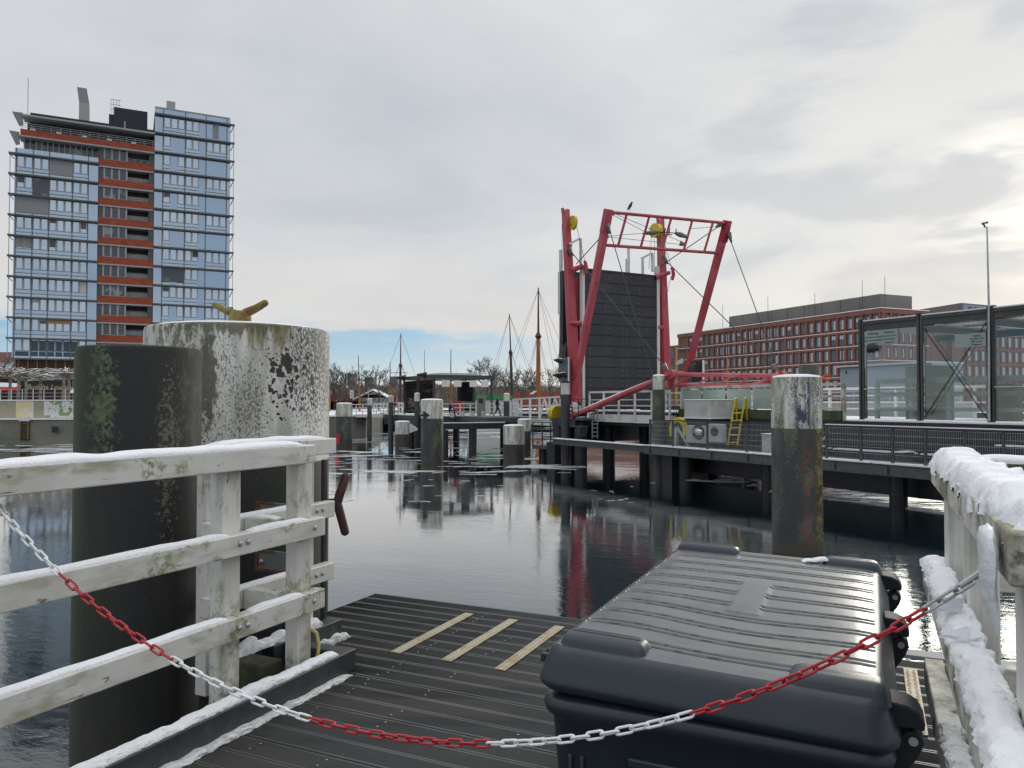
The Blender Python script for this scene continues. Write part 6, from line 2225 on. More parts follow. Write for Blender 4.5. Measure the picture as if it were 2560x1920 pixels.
# brush on the slope
mb = MB()
r = random.Random(11)
for k in range(5200):
    x = r.uniform(-70, 55)
    f = r.random()
    y = 200 + 34 * f
    zt = 8.4 + 0.8 * noise.noise(Vector((x * 0.06, 3, 0))) - 0.012 * (x + 10)
    z = 2.4 + (zt - 2.4) * min(1, max(0, (y - 205) / 30) * 1.5) ** 0.8
    h = r.uniform(0.8, 2.4) * (1 - 0.6 * f)
    dx = r.gauss(0, 0.5)
    w = 0.07
    mb.add([(x - w, y, z - 0.3), (x + w, y, z - 0.3), (x + dx + 0.03, y + r.gauss(0, .3), z + h), (x + dx - 0.03, y, z + h)], [(0, 1, 2, 3)])
tag(mb.build('brush', mat('bare_brush', (0.15, 0.118, 0.09), 0.95, layers=[((0.08, 0.065, 0.05), 0.5, 0.45, 0.6, 0.9)]), smooth=False, fixn=False), 'brown leafless brush covering the slope across the harbour', 'brush', kind='stuff')
SKYB = mat('far_grey_block', (0.10, 0.105, 0.115), 0.7)
for u0, u1, vt, lb in ((862, 877, 935, 'small dark flat-roofed block on the skyline behind the left masts'), (912, 929, 944, 'low dark building on the skyline left of the thin orange mast'), (975, 994, 943, 'low grey building on the skyline behind the dark mast')):
    a, b = atY(u0, vt, 260), atY(u1, vt, 260)
    o = thing('far_building', (a.x, a.y, 4), lb, 'building', 'distant blocks on the skyline')
    mb = MB(); mb.box(a.x, b.x, a.y, a.y + 10, 4, a.z); mb.build('wall', SKYB, o, smooth=False)
    mb = MB(); mb.box(a.x - 0.2, b.x + 0.2, a.y - 0.3, a.y + 10, a.z + 0.003, a.z + 0.3); mb.build('roof', MULL, o, smooth=False)
a, b = atY(822, 991, 185), atY(962, 991, 185)
o = thing('low_wall', (a.x, a.y, 2.4), 'long low red-brown wall with snow behind the left masts', 'wall')
mb = MB(); mb.box(a.x, b.x, a.y, a.y + 0.5, 2.42, a.z + 0.4); mb.build('wall', mat('dull_red_wall', (0.17, 0.055, 0.04), 0.8, layers=[((0.5, 0.5, 0.5), 0.6, 0.56, 0.62, 0.6)]), o, smooth=False)
a, b = atY(1262, 992, 190), atY(1400, 992, 190)
o = thing('low_wall', (a.x, a.y, 2.4), 'low red wall behind the tall orange mast', 'wall')
mb = MB(); mb.box(a.x, b.x, a.y, a.y + 0.5, 2.42, a.z + 1.2); mb.build('wall', mat('dull_red_wall2', (0.20, 0.05, 0.035), 0.8), o, smooth=False)
hs_ = atY(932, 985, 180)
o = thing('shed', (hs_.x, hs_.y, 2.4), 'shed with a snow-covered gable roof on the far quay', 'shed')
mb = MB(); mb.box(hs_.x - 3.2, hs_.x + 3.2, hs_.y, hs_.y + 6, 2.42, 5.0); mb.build('wall', mat('shed_wall', (0.25, 0.25, 0.26), 0.8, layers=[((0.08, 0.08, 0.09), 1.2, 0.5, 0.55, 0.8)]), o, smooth=False)
mb = MB(); mb.prism([(hs_.x - 4.6, hs_.y - 0.4, 4.7), (hs_.x, hs_.y - 0.4, 7.0), (hs_.x + 4.6, hs_.y - 0.4, 4.7), (hs_.x + 4.6, hs_.y - 0.4, 4.5), (hs_.x, hs_.y - 0.4, 6.75), (hs_.x - 4.6, hs_.y - 0.4, 4.5)], (0, 7, 0)); mb.build('roof', SNOW, o, smooth=False)

# ================================================================== SHIPS IN THE MUSEUM HARBOUR
ORANGE = mat('varnished_orange_mast', (0.34, 0.12, 0.02), 0.45, layers=[((0.22, 0.07, 0.015), 0.8, 0.45, 0.62, 0.8)])
DMAST = mat('dark_brown_mast', (0.05, 0.025, 0.02), 0.5)
HULLC = [mat('black_hull', (0.02, 0.02, 0.025), 0.5), mat('brown_hull', (0.10, 0.05, 0.03), 0.5), mat('white_hull', (0.55, 0.55, 0.55), 0.5), mat('green_hull', (0.03, 0.08, 0.05), 0.5)]


def ship(u, vtop, Y, wd, mm, topm, lean, L, hc, rig, label, dy=0.0):
    b = atY(u, 1000, Y)
    zt = atY(u, vtop, Y).z
    o = thing('sailing_ship', (b.x, b.y, 0), label, 'ship', 'old sailing ships moored in the museum harbour')
    mb = MB()
    rings = []
    W = L * 0.13
    for i in range(9):
        f = i / 8
        x = (f - 0.5) * L
        w = W * math.sin(math.pi * (0.12 + 0.8 * f)) ** 0.6
        sh = 1.1 + 0.9 * (2 * f - 1) ** 2
        rings.append([(b.x + x, b.y - w, sh), (b.x + x, b.y - w * 0.8, 0.1), (b.x + x, b.y, -0.5), (b.x + x, b.y + w * 0.8, 0.1), (b.x + x, b.y + w, sh)])
    mb.loft(rings)
    mb.build('hull', HULLC[hc], o, ang=50)
    mb = MB()
    mb.box(b.x - L * 0.28, b.x + L * 0.18, b.y - W * 0.45, b.y + W * 0.45, 1.3, 2.1)
    mb.build('deckhouse', HULLC[(hc + 1) % 4], o, smooth=False)
    mb = MB()
    mb.box(b.x - L * 0.30, b.x + L * 0.20, b.y - W * 0.5, b.y + W * 0.5, 2.103, 2.3)
    mb.build('deck_snow', SNOW, o, smooth=False)
    mb = MB()
    p0, p2 = Vector((b.x, b.y, 1.0)), Vector((b.x + lean, b.y, zt))
    zs = [0, 0.35, 0.62, 0.64, 1.0]
    pts = [p0.lerp(p2, f) for f in zs]
    mb.tube(pts[:4], [wd, wd, wd * 0.8, wd * 0.7], 8)
    mb.build('mast', mm, o)
    mb = MB()
    mb.tube([p0.lerp(p2, 0.60), p0.lerp(p2, 0.63), p0.lerp(p2, 0.66)], [wd * 0.5, wd * 1.5, wd * 0.6], 8)
    mb.tube(pts[3:], [wd * 0.55, wd * 0.28], 6)
    mb.build('topmast', topm, o)
    if rig:
        mb = MB()
        for dx in rig:
            mb.tube([Vector((b.x + dx, b.y - 0.3, 1.6)), p0.lerp(p2, 0.985 if abs(dx) > 4 else 0.66)], 0.022, 4, cap=False)
        mb.build('rigging', DARKSTEEL, o)
    return o


SH = [(824, 945, 128, 0.17, ORANGE, ORANGE, 0.0, 9, 0, None, 'ship with a short rust-orange mast beside the thick white dolphin'),
      (867, 920, 132, 0.13, DMAST, GALV, 0.0, 10, 1, None, 'ship with a thin pale-topped mast, second from the left'),
      (900, 888, 126, 0.17, ORANGE, DMAST, -0.3, 12, 0, None, 'ship with a dark-topped orange mast left of the jetty ramp piles'),
      (975, 905, 130, 0.19, ORANGE, DMAST, 0.0, 12, 3, None, 'ship with a short orange mast just left of the dark rigged mast'),
      (1000, 833, 122, 0.22, DMAST, DMAST, 0.1, 16, 0, (-4.6, -3.8, -3.0, 3.2, 4.0, 4.8), 'ship with a dark rigged mast and yard left of the jetty shelter'),
      (1061, 876, 138, 0.12, GALV, DMAST, 0.0, 11, 2, None, 'ship whose slim grey mast rises over the left of the jetty shelter'),
      (1127, 873, 136, 0.20, ORANGE, DMAST, 0.0, 14, 1, (-3.0, -2.2, 2.4, 3.6), 'ship with an orange mast seen through the jetty shelter'),
      (1147, 922, 138, 0.13, WHITE, WHITE, -0.5, 9, 2, None, 'ship with a short white mast seen through the jetty shelter'),
      (1282, 784, 134, 0.27, DMAST, DMAST, -0.6, 22, 0, (-6.0, -5.0, -3.2, -2.6, 2.8, 3.6, 5.2, 6.2), 'ship with the tall dark leaning mast right of the jetty shelter'),
      (1346, 719, 132, 0.40, ORANGE, DMAST, 0.0, 24, 3, (-8.5, -7.0, -4.0, -3.3, -2.6, 2.6, 3.4, 4.2, 6.0, 9.0), 'ship with the tallest bright orange mast left of the bridge')]
for q in SH:
    o = ship(*q)
    if q[0] == 1000:
        b = atY(1000, 932, 122)
        mb = MB(); mb.tube([b + Vector((-1.5, 0, 0)), b + Vector((1.3, 0, 0))], 0.05, 6); mb.build('yard', DMAST, o)
GT = atY(1235, 984, 125)
o = thing('covered_boat', (GT.x, GT.y, 0), 'boat under a bright green tarpaulin behind the walking person', 'boat')
mb = MB(); mb.loft([[(GT.x - 4.2, GT.y - 1.3, 0.1), (GT.x - 4.2, GT.y + 1.3, 0.1), (GT.x - 4.2, GT.y + 1.3, 4.3), (GT.x - 4.2, GT.y - 1.3, 4.3)], [(GT.x + 4.0, GT.y - 1.3, 0.1), (GT.x + 4.0, GT.y + 1.3, 0.1), (GT.x + 4.0, GT.y + 1.3, 4.3), (GT.x + 4.0, GT.y - 1.3, 4.3)]]); mb.build('hull', HULLC[2], o, smooth=False)
mb = MB(); mb.prism([(GT.x - 4.4, GT.y - 1.4, 4.31), (GT.x + 3.2, GT.y - 1.4, 4.31), (GT.x + 3.0, GT.y - 1.4, 5.15), (GT.x + 0.6, GT.y - 1.4, 5.05), (GT.x, GT.y - 1.4, 5.35), (GT.x - 4.2, GT.y - 1.4, 5.25)], (0, 2.8, 0)); mb.build('tarpaulin', mat('green_tarpaulin', (0.03, 0.28, 0.09), 0.5, layers=[((0.01, 0.14, 0.05), 0.9, 0.5, 0.62, 0.7)]), o, smooth=False)
yh = thing('yellow_masted_boat', atY(1690, 965, 120), 'boat with yellow-orange masts and a pale blue flag in front of the brick building', 'boat')
YM = mat('yellow_mast_paint', (0.50, 0.27, 0.03), 0.5)
mb = MB()
b = atY(1690, 965, 120)
mb.tube([Vector((b.x, b.y, 2)), atY(1691, 868, 120)], [0.22, 0.16], 8)
mb.tube([atY(1684, 905, 120), atY(1712, 905, 120)], 0.06, 6)
b2 = atY(1818, 965, 120)
mb.tube([Vector((b2.x, b2.y, 2)), atY(1818, 892, 120)], [0.12, 0.08], 8)
mb.tube([atY(1808, 930, 120), atY(1826, 930, 120)], 0.06, 6)
mb.build('mast', YM, yh)
mb = MB()
mb.prism([atY(1687, 910, 119.8), atY(1706, 894, 119.8), atY(1707, 908, 119.8), atY(1692, 912, 119.8)], (0.02, 0.05, 0))
mb.build('flag', mat('pale_blue_flag', (0.50, 0.56, 0.70), 0.7), yh, smooth=False)
mb = MB(); mb.box(b.x - 3, b2.x + 4, b.y - 2, b.y + 2, 0.2, 3.6); mb.build('hull', HULLC[0], yh, smooth=False)
# grey-blue harbour ship in front of the brick building
hv = thing('harbour_ship', atY(2150, 955, 75), 'pale blue-grey ship with white railing and a lifebuoy behind the shelter', 'ship')
SHIPP = mat('pale_blue_grey_paint', (0.36, 0.40, 0.47), 0.5)
YS = 75
p0, p1 = atY(2100, 950, YS), atY(2330, 950, YS - 9)
dd = (p1 - p0); dd.z = 0; dd.normalize()
nn = Vector((-dd.y, dd.x, 0))
z1 = atY(2100, 919, YS).z
mb = MB(); mb.prism([Vector((p0.x, p0.y, 4.0)), Vector((p1.x, p1.y, 4.0)), Vector((p1.x, p1.y, z1)), Vector((p0.x, p0.y, z1))], nn * 4); mb.build('cabin', SHIPP, hv, smooth=False)
mb = MB(); mb.prism([Vector((p0.x, p0.y, z1 + 0.003)) - dd * 0.5 - nn * 0.3, Vector((p1.x, p1.y, z1 + 0.003)) - nn * 0.3, Vector((p1.x, p1.y, z1 + 0.003)) + nn * 4.2, Vector((p0.x, p0.y, z1 + 0.003)) + nn * 4.2 - dd * 0.5], (0, 0, 0.16)); mb.build('cabin_roof', mat('pale_roof', (0.6, 0.63, 0.66), 0.5), hv, smooth=False)
w0 = atY(2112, 924, YS - 0.6); w1 = atY(2124, 938, YS - 0.9)
mb = MB(); mb.prism([Vector((w0.x, w0.y, w1.z)), Vector((w1.x, w1.y, w1.z)), Vector((w1.x, w1.y, w0.z)), Vector((w0.x, w0.y, w0.z))], nn * 0.3); wf = mb.build('window', WHITE, hv, smooth=False)
c0, c1 = w0.lerp(w1, 0.16), w0.lerp(w1, 0.84)
mb = MB(); mb.prism([Vector((c0.x, c0.y, c1.z)) - nn * 0.04, Vector((c1.x, c1.y, c1.z)) - nn * 0.04, Vector((c1.x, c1.y, c0.z)) - nn * 0.04, Vector((c0.x, c0.y, c0.z)) - nn * 0.04], nn * 0.03); mb.build('pane', BLACK, wf, smooth=False)
hb = p0 - dd * 9
mb = MB(); mb.prism([Vector((hb.x, hb.y, 0.2)), Vector((p1.x, p1.y, 0.2)), Vector((p1.x, p1.y, 3.95)), Vector((hb.x, hb.y, 3.95))], nn * 5.5); mb.build('hull', HULLC[2], hv, smooth=False)
mb = MB()
for i in range(17):
    q = hb + dd * i * 1.35 - nn * 0.2
    mb.bar(Vector((q.x, q.y, 3.9)), Vector((q.x, q.y, 5.0)), 0.06)
for z in (4.3, 4.65, 5.0):
    mb.bar(Vector((hb.x, hb.y, z)) - nn * 0.2, Vector((q.x, q.y, z)), 0.055)
mb.build('railing', WHITE, hv, smooth=False)
lb_ = atY(2068, 943, 78)
mb = MB(); mb.tube([lb_ + Vector((0.34 * math.cos(a), 0, 0.34 * math.sin(a))) for a in [i * math.pi / 8 for i in range(16)]], 0.09, 6, closed=True); mb.tube([lb_ + Vector((-0.9, 0.1, -0.2)), lb_ + Vector((-0.4, 0.1, -0.2))], 0.3, 8); mb.build('lifebuoy', mat('orange_lifebuoy', (0.55, 0.08, 0.02), 0.5), hv)

# ================================================================== BRICK OFFICE BUILDING
CORN = Vector((79.5, 165, 0))
MD, SD = Vector((-0.41, 0.912, 0)), Vector((0.912, 0.41, 0))


def MF(x, y, z):      # x back along the long facade from the corner, y into the building
    p = CORN + MD * x + SD * y
    return Vector((p.x, p.y, z))


def SF(x, y, z):      # x along the side facade to the right, y into the building
    p = CORN + SD * x + MD * y
    return Vector((p.x, p.y, z))


bb = thing('brick_building', (CORN.x, CORN.y, 2.4), 'long red-brown brick office building with a grid of windows and grey plant storey', 'office building')
BRICK = mat('red_brown_brick', (0.145, 0.070, 0.056), 0.8, layers=[((0.10, 0.048, 0.040), 0.25, 0.42, 0.62, 0.8), ((0.27, 0.10, 0.075), 1.2, 0.5, 0.66, 0.6)])
BRICK2 = mat('lighter_brick_frame', (0.200, 0.080, 0.062), 0.8, layers=[((0.150, 0.064, 0.052), 0.8, 0.45, 0.62, 0.7)])
LEDGE = mat('snow_ledge', (0.72, 0.66, 0.64), 0.8)
ZTOP = 24.1
LB = 72.0
mb = MB(MF); mb.box(0, LB, 0, 30, 2.4, ZTOP); mb.build('wall', BRICK, bb, smooth=False)
mb = MB(SF); mb.box(30, 31, 0.0, 22, 2.4, 3); mb.build('wall', BRICK, bb, smooth=False)
NC = 29
SPC = 2.3
rows = [(20.4, 22.7), (16.95, 19.25), (13.5, 15.8), (10.05, 12.35), (6.6, 8.9)]
for fr, ncol, LL in ((MF, NC, LB), (SF, 6, 14.5)):
    mb = MB(fr)
    for k in range(ncol + 1):
        x = 1.4 + SPC * k - SPC / 2
        if x < LL - 0.2:
            mb.box(x - 0.24, x + 0.24, -0.34, -0.002, 3.0, ZTOP - 0.9)
    mb.box(-0.34 if fr is MF else 0, LL, -0.36, -0.002, ZTOP - 0.85, ZTOP + 0.1)
    mb.build('pier_frame', BRICK2, bb, smooth=False)
    mb = MB(fr)
    for z0, z1 in rows:
        mb.box(0, LL, -0.30, -0.003, z0 - 0.95, z0 - 0.55)
    mb.build('spandrel', BRICK2, bb, smooth=False)
    mb = MB(fr)
    for z0, z1 in rows:
        mb.box(0, LL, -0.40, -0.003, z0 - 0.545, z0 - 0.42)
    mb.box(-0.4 if fr is MF else 0, LL, -0.5, 0.4, ZTOP + 0.103, ZTOP + 0.28)
    mb.build('ledge', LEDGE, bb, smooth=False)


OPANE = mat('office_pane', (0.10, 0.11, 0.12), 0.05, 0.3)
CURT = mat('pale_curtain', (0.42, 0.44, 0.46), 0.7)
BFR = mat('dark_window_frame', (0.04, 0.04, 0.042), 0.5)


def office_window(fr, x, z0, z1, mb=None, var=0):
    own = mb is None
    mb = mb or MB(fr)
    mb.mi = 0
    mb.box(x - 0.62, x + 0.62, -0.045, -0.003, z0, z1)
    mb.mi = 1
    lo = z0 + 0.15
    spans = {0: [(-0.55, -0.08), (0.02, 0.14)], 1: [(-0.55, -0.30)], 2: [(-0.55, 0.55)], 3: [(-0.55, -0.34), (0.30, 0.55)], 4: []}[var] if fr is MF else [(-0.55, -0.28), (-0.20, 0.04)]
    if var == 2:
        lo = z1 - 0.95
    for a_, b_ in spans:
        mb.box(x + a_, x + b_, -0.060, -0.046, lo, z1 - 0.1)
    mb.mi = 2
    mb.box(x - 0.68, x - 0.62, -0.09, -0.003, z0, z1)
    mb.box(x + 0.62, x + 0.68, -0.09, -0.003, z0, z1)
    mb.box(x - 0.62, x + 0.62, -0.09, -0.061, z1 - 0.06, z1)
    mb.box(x - 0.02, x + 0.02, -0.08, -0.061, z0, z1 - 0.061)
    if own:
        return mb.build('window', [OPANE, CURT, BFR], bb, smooth=False)


rw = random.Random(8)
protos = {}
cnt = 0
rest = MB(MF)
for ri, (z0, z1) in enumerate(rows):
    for k in range(NC):
        x = 1.4 + SPC * k
        var = rw.choice([0, 0, 0, 0, 1, 1, 2, 3, 4])
        if cnt < 82 and ri < 4 and k < 24:
            cnt += 1
            if var not in protos:
                protos[var] = (office_window(MF, x, z0, z1, None, var), x, z0)
                continue
            pr, px_, pz_ = protos[var]
            c_ = pr.copy()
            COL.objects.link(c_)
            c_.location = MD * (x - px_) + Vector((0, 0, z0 - pz_))
        else:
            office_window(MF, x, z0, z1, rest, var)
ps = office_window(SF, 2.4, *rows[0])
for ri, (z0, z1) in enumerate(rows[:4]):
    for k in range(5):
        if ri == 0 and k == 0:
            continue
        if cnt < 98:
            c_ = ps.copy()
            COL.objects.link(c_)
            c_.location = SD * SPC * k + Vector((0, 0, z0 - rows[0][0]))
            cnt += 1
ro = rest.build('window', [OPANE, CURT, BFR], bb, smooth=False)
ro['kind'] = 'stuff'
PLANT = mat('grey_plant_screen', (0.18, 0.172, 0.168), 0.6, layers=[((0.14, 0.135, 0.135), 0.15, 0.45, 0.6, 0.6)])
mb = MB(MF)
for i in range(9):
    mb.box(3.5 + i * 5.6, 3.5 + i * 5.6 + 5.45, 4.0 + (0.02 if i % 2 else 0), 14, ZTOP, 28.0)
mb.build('plant_storey', PLANT, bb, smooth=False)
mb = MB(MF)
for x in (2, 8, 22, 38, 56):
    mb.bar(MF(x, 3.6, ZTOP), MF(x, 3.6, 29.6 + (x % 3)), 0.07)
mb.build('lightning_rod', DARKSTEEL, bb, smooth=False)
mb = MB(MF); mb.box(LB + 0.02, LB + 66, 4, 20, 2.4, 21.6); mb.build('rear_wing', BRICK, bb, smooth=False)
mb = MB(MF)
for i in range(4):
    for z0 in (17.5, 12.5, 7.5):
        mb.box(LB + 1.5 + i * 3, LB + 3.8 + i * 3, 3.92, 3.99, z0, z0 + 3)
mb.build('rear_window', OPANE, bb, smooth=False)
# second block of the office complex, seen through the shelter glass
b2 = thing('brick_building', SF(18, 0, 2.4), 'second brick block with a grey lettered roof storey, seen behind the shelter glass', 'office building')


def RF(x, y, z):
    return SF(21 + x, y - 1.0, z)


mb = MB(SF); mb.box(14.52, 21.2, 3.0, 10, 2.4, 22.0); mb.build('stair_tower', mat('dark_grey_stairwell', (0.085, 0.09, 0.10), 0.6), b2, smooth=False)
mb = MB(SF)
for z in (7.5, 11.5, 15.5, 19.2):
    mb.box(14.6, 20.5, 2.6, 3.0, z, z + 0.5)
mb.build('stair_band', mat('grey_band', (0.25, 0.26, 0.27), 0.6), b2, smooth=False)
mb = MB(RF); mb.box(0, 60, 0, 20, 2.4, ZTOP - 1.0); mb.build('wall', BRICK, b2, smooth=False)
mb = MB(RF)
for k in range(22):
    mb.box(4.6 + k * 2.4, 5.0 + k * 2.4, -0.3, -0.002, 3, ZTOP - 1.6)
for z0, z1 in rows[:4]:
    mb.box(4.6, 60, -0.28, -0.003, z0 - 1.0, z0 - 0.6)
mb.build('pier_frame', BRICK2, b2, smooth=False)
for z0, z1 in rows[:4]:
    for k in range(20):
        mb = MB(RF)
        x = 6.0 + k * 2.4
        mb.mi = 0
        mb.box(x - 0.6, x + 0.6, -0.045, -0.003, z0 - 0.1, z1 - 0.1)
        mb.mi = 1
        mb.box(x - 0.55, x - 0.28, -0.06, -0.046, z0, z1 - 0.2)
        mb.box(x - 0.2, x + 0.04, -0.06, -0.046, z0, z1 - 0.2)
        mb.build('window', [OPANE, CURT], b2, smooth=False)
p0, p1 = atY(2290, 772, 205), atY(2404, 757, 190)
z0 = p1.z
mb = MB()
dd = (p1 - p0); dd.z = 0
mb.prism([Vector((p0.x, p0.y, 20)), Vector((p1.x, p1.y, 20)), Vector((p1.x, p1.y, z0)), Vector((p0.x, p0.y, z0))], (10, 5, 0))
mb.build('roof_storey', PLANT, b2, smooth=False)
xd2 = Vector((10, 5, 0)).normalized()
mb = MB()
for k in range(1):
    mb.prism([p1 + xd2 * 0.6 + Vector((0, -0.05, -0.4)), p1 + xd2 * 10 + Vector((0, -0.05, -0.4)), p1 + xd2 * 10 + Vector((0, -0.05, -3.0)), p1 + xd2 * 0.6 + Vector((0, -0.05, -3.0))], (0, 0.04, 0))
mb.build('sign_panel', mat('violet_sign', (0.30, 0.30, 0.42), 0.5), b2, smooth=False)
textmesh('lettering', 'IB.SH', 2.4, p1 + xd2 * 5.0 + Vector((0, -0.12, -2.4)), xd2, (0, 0, 1), mat('navy_lettering', (0.03, 0.03, 0.09), 0.5), b2)
"""end of buildings"""

# ================================================================== JETTY WITH SHELTER ACROSS THE WATER
jt = thing('jetty', BR(-72, 31, 0), 'dark steel jetty with white railings across the opening from the bridge', 'jetty')
mb = MB(BR)
mb.box(-76, -61.5, 26.6, 34.8, 2.35, 2.72)
mb.box(-62, -55.5, 28.2, 34.0, 2.35, 2.75)
mb.build('deck', GREYSTEEL, jt, smooth=False)
mb = MB(BR)
mb.box(-75.9, -62, 26.7, 34.7, 2.725, 2.80)
mb.build('deck_snow', SNOW, jt, smooth=False)
mb = MB(BR)
for n in (26.8, 29, 31.5, 34):
    mb.box(-75, -62, n - 0.12, n + 0.12, 1.75, 2.345)
mb.box(-75.5, -75.2, 26.6, 34.8, 1.75, 2.345)
mb.box(-61.9, -61.5, 26.6, 34.8, 1.70, 2.345)
mb.build('girder', GREYSTEEL, jt, smooth=False)
mb = MB(BR)
for a, n in ((-62.5, 27.3), (-63, 33.8), (-70, 27.4), (-74, 30), (-74, 34), (-63, 30.6)):
    mb.lathe(a, n, [(0.36, -2), (0.36, 1.74)], 14)
mb.build('pile', NAVY, jt)
mb = MB()      # ramp down to the left quay
pA, pB = BR(-75.8, 28.3, 2.75), Vector((-19.5, 92.5, 2.5))
acr = Vector((BN[0], BN[1], 0)) * 3.0
mb.prism([pA, pB, pB + acr, pA + acr], (0, 0, -0.35))
mb.build('ramp', WHITE, jt, smooth=False)
mb = MB()
for side in (Vector((0, 0, 0)), acr):
    for i in range(8):
        q = pA.lerp(pB, i / 7) + side
        mb.bar(q, q + Vector((0, 0, 1.2)), 0.09)
    for z in (0.35, 0.75, 1.18):
        mb.bar(pA + side + Vector((0, 0, z)), pB + side + Vector((0, 0, z)), 0.08)
mb.build('ramp_railing', WHITE, jt, smooth=False)
rail_set(jt, 26.75, -75, -70.5, 2.72, [3.1, 3.5, 3.9], 1.5, WHITE, pw=0.09, rw=0.07, name='railing', top=0.09)
mb = MB()      # front railing facing the basin
q0, q1 = BR(-61.6, 26.7, 2.72), BR(-61.6, 34.6, 2.72)
for i in range(9):
    q = q0.lerp(q1, i / 8)
    mb.bar(q, q + Vector((0, 0, 1.15)), 0.09)
for z in (0.4, 0.78, 1.12):
    mb.bar(q0 + Vector((0, 0, z)), q1 + Vector((0, 0, z)), 0.08)
mb.build('railing', WHITE, jt, smooth=False)
mb = MB()
for (u, v) in ((1130, 1036), (1157, 1036), (1182, 1036), (1207, 1036)):
    p = atY(u, v, 66.5)
    mb.box(p.x - 0.14, p.x + 0.14, p.y, p.y + 0.4, p.z - 0.28, p.z + 0.28)
mb.build('fender_block', OFFW, jt, smooth=False)
# white lattice-sided span beyond the slim pile
ls = thing('lattice_span', BR(-58, 31, 0), 'white lattice-sided footbridge span left of the bridge signal board', 'footbridge')
for n in (28.2, 34.0):
    mb = MB()
    y0, y1 = atY(1283, 1048, 68), atY(1402, 1052, 56)
    off = Vector((BN[0], BN[1], 0)) * (n - 28.2)
    k = 5
    for i in range(k + 1):
        q = y0.lerp(y1, i / k) + off
        mb.bar(q, q + Vector((0, 0, 1.75)), 0.14)
        if i < k:
            qn = y0.lerp(y1, (i + 0.5) / k) + off
            q2 = y0.lerp(y1, (i + 1) / k) + off
            if i >= 3:
                mb.bar(q, qn + Vector((0, 0, 1.75)), 0.11)
                mb.bar(qn + Vector((0, 0, 1.75)), q2, 0.11)
    for z in (0.05, 0.55, 1.15, 1.75):
        mb.bar(y0 + off + Vector((0, 0, z)), y1 + off + Vector((0, 0, z)), 0.11)
    mb.build('side_truss', WHITE, ls, smooth=False)
mb = MB()
mb.prism([y0, y1, y1 + Vector((BN[0], BN[1], 0)) * 5.8, y0 + Vector((BN[0], BN[1], 0)) * 5.8], (0, 0, -0.4))
mb.build('deck', WHITE, ls, smooth=False)

js = thing('glass_shelter', BR(-68, 30, 2.75), 'flat-roofed glass waiting shelter on the jetty across the water', 'shelter')
A0_, A1_, N0_, N1_ = -72.3, -64.7, 27.5, 33.4
ZS0, ZS1 = 2.75, 6.15
for a in (A0_, -68.5, A1_):
    for n in (N0_, N1_):
        mb = MB(BR); mb.box(a - 0.09, a + 0.09, n - 0.09, n + 0.09, ZS0, ZS1); mb.build('post', FR, js, smooth=False)
mb = MB(BR)
mb.box(A0_ - 0.2, A1_ + 0.25, N0_ - 0.2, N1_ + 0.2, ZS1 + 0.003, ZS1 + 0.34)
mb.build('roof', FR, js, smooth=False)
mb = MB(BR)
mb.box(A0_ + 1, A1_ - 0.8, N0_ + 1, N1_ - 1.2, ZS1 + 0.343, ZS1 + 0.56)
mb.build('roof_light', mat('pale_roof', (0.6, 0.63, 0.66), 0.5), js, smooth=False)
for (a0, a1, n) in ((A0_ + 0.1, -68.6, N0_), (-68.4, A1_ - 0.1, N0_), (A0_ + 0.1, -68.6, N1_)):
    mb = MB(BR); mb.box(a0, a1, n - 0.015, n + 0.015, ZS0 + 0.15, ZS1 - 0.1); mb.build('glass_pane', CG, js, smooth=False)
mb = MB(BR)
for n in (N0_ + 1.0, N0_ + 2.2, N0_ + 3.8, N0_ + 5.0):
    mb.box(A1_ + 0.26, A1_ + 0.31, n - 0.45 + 0.1, n + 0.40, ZS1 - 0.75, ZS1 - 0.15)
mb.build('sign_panel', WHITE, js, smooth=False)
for (u, v, Y) in ((1058, 937, 70), (1006, 944, 75)):
    mb = MB()
    c = atY(u, v, Y)
    mb.tube([c + Vector((0.35, 0, 0.06)), c, c + Vector((-0.55, -0.2, -0.02))], [0.22, 0.20, 0.10], 8)
    mb.bar(c + Vector((0.2, 0, 0)), c + Vector((0.2, 0, -0.6)), 0.1)
    mb.build('signal_hood', BLACK, js)
tm = thing('ticket_machine', BR(-63.6, 32.0, 2.8), 'grey-brown ticket machine under the jetty shelter roof', 'machine')
tp = atY(1203, 1012, 67)
tm.location = ORG[tm] = Vector((tp.x, tp.y, 2.8))
mb = MB(); mb.box(tp.x - 0.36, tp.x + 0.36, tp.y, tp.y + 0.6, 2.8, 4.55); mb.build('body', mat('taupe_machine', (0.20, 0.18, 0.17), 0.5), tm, bevel=0.02)
mb = MB(); mb.box(tp.x - 0.2, tp.x + 0.15, tp.y - 0.02, tp.y - 0.003, 3.9, 4.3); mb.build('screen', BLACK, tm, smooth=False)
for (u, v, w, h, lb, Y) in ((1145, 1018, 0.95, 1.1, 'dark red seat block inside the jetty shelter', 70), (985, 1005, 0.45, 1.0, 'red box on a post beside the jetty ramp', 77)):
    c = atY(u, v, Y)
    o = thing('red_box', (c.x, c.y, 2.8), lb, 'box')
    mb = MB(); mb.box(c.x - w / 2, c.x + w / 2, c.y, c.y + 0.5, c.z - h / 2, c.z + h / 2); mb.build('body', mat('dull_red_box', (0.25, 0.02, 0.03), 0.5), o, bevel=0.02)
    mb = MB(); mb.box(c.x - 0.06, c.x + 0.06, c.y + 0.2, c.y + 0.3, 2.75, c.z - h / 2 - 0.003); mb.build('stand', DARKSTEEL, o, smooth=False)
c = atY(879, 985, 90)
o = thing('info_sign', (c.x, c.y, 2.42), 'narrow white information sign by the foot of the jetty ramp', 'sign')
mb = MB(); mb.box(c.x - 0.20, c.x + 0.20, c.y, c.y + 0.06, c.z - 0.5, c.z + 0.45); mb.build('panel', WHITE, o, smooth=False)
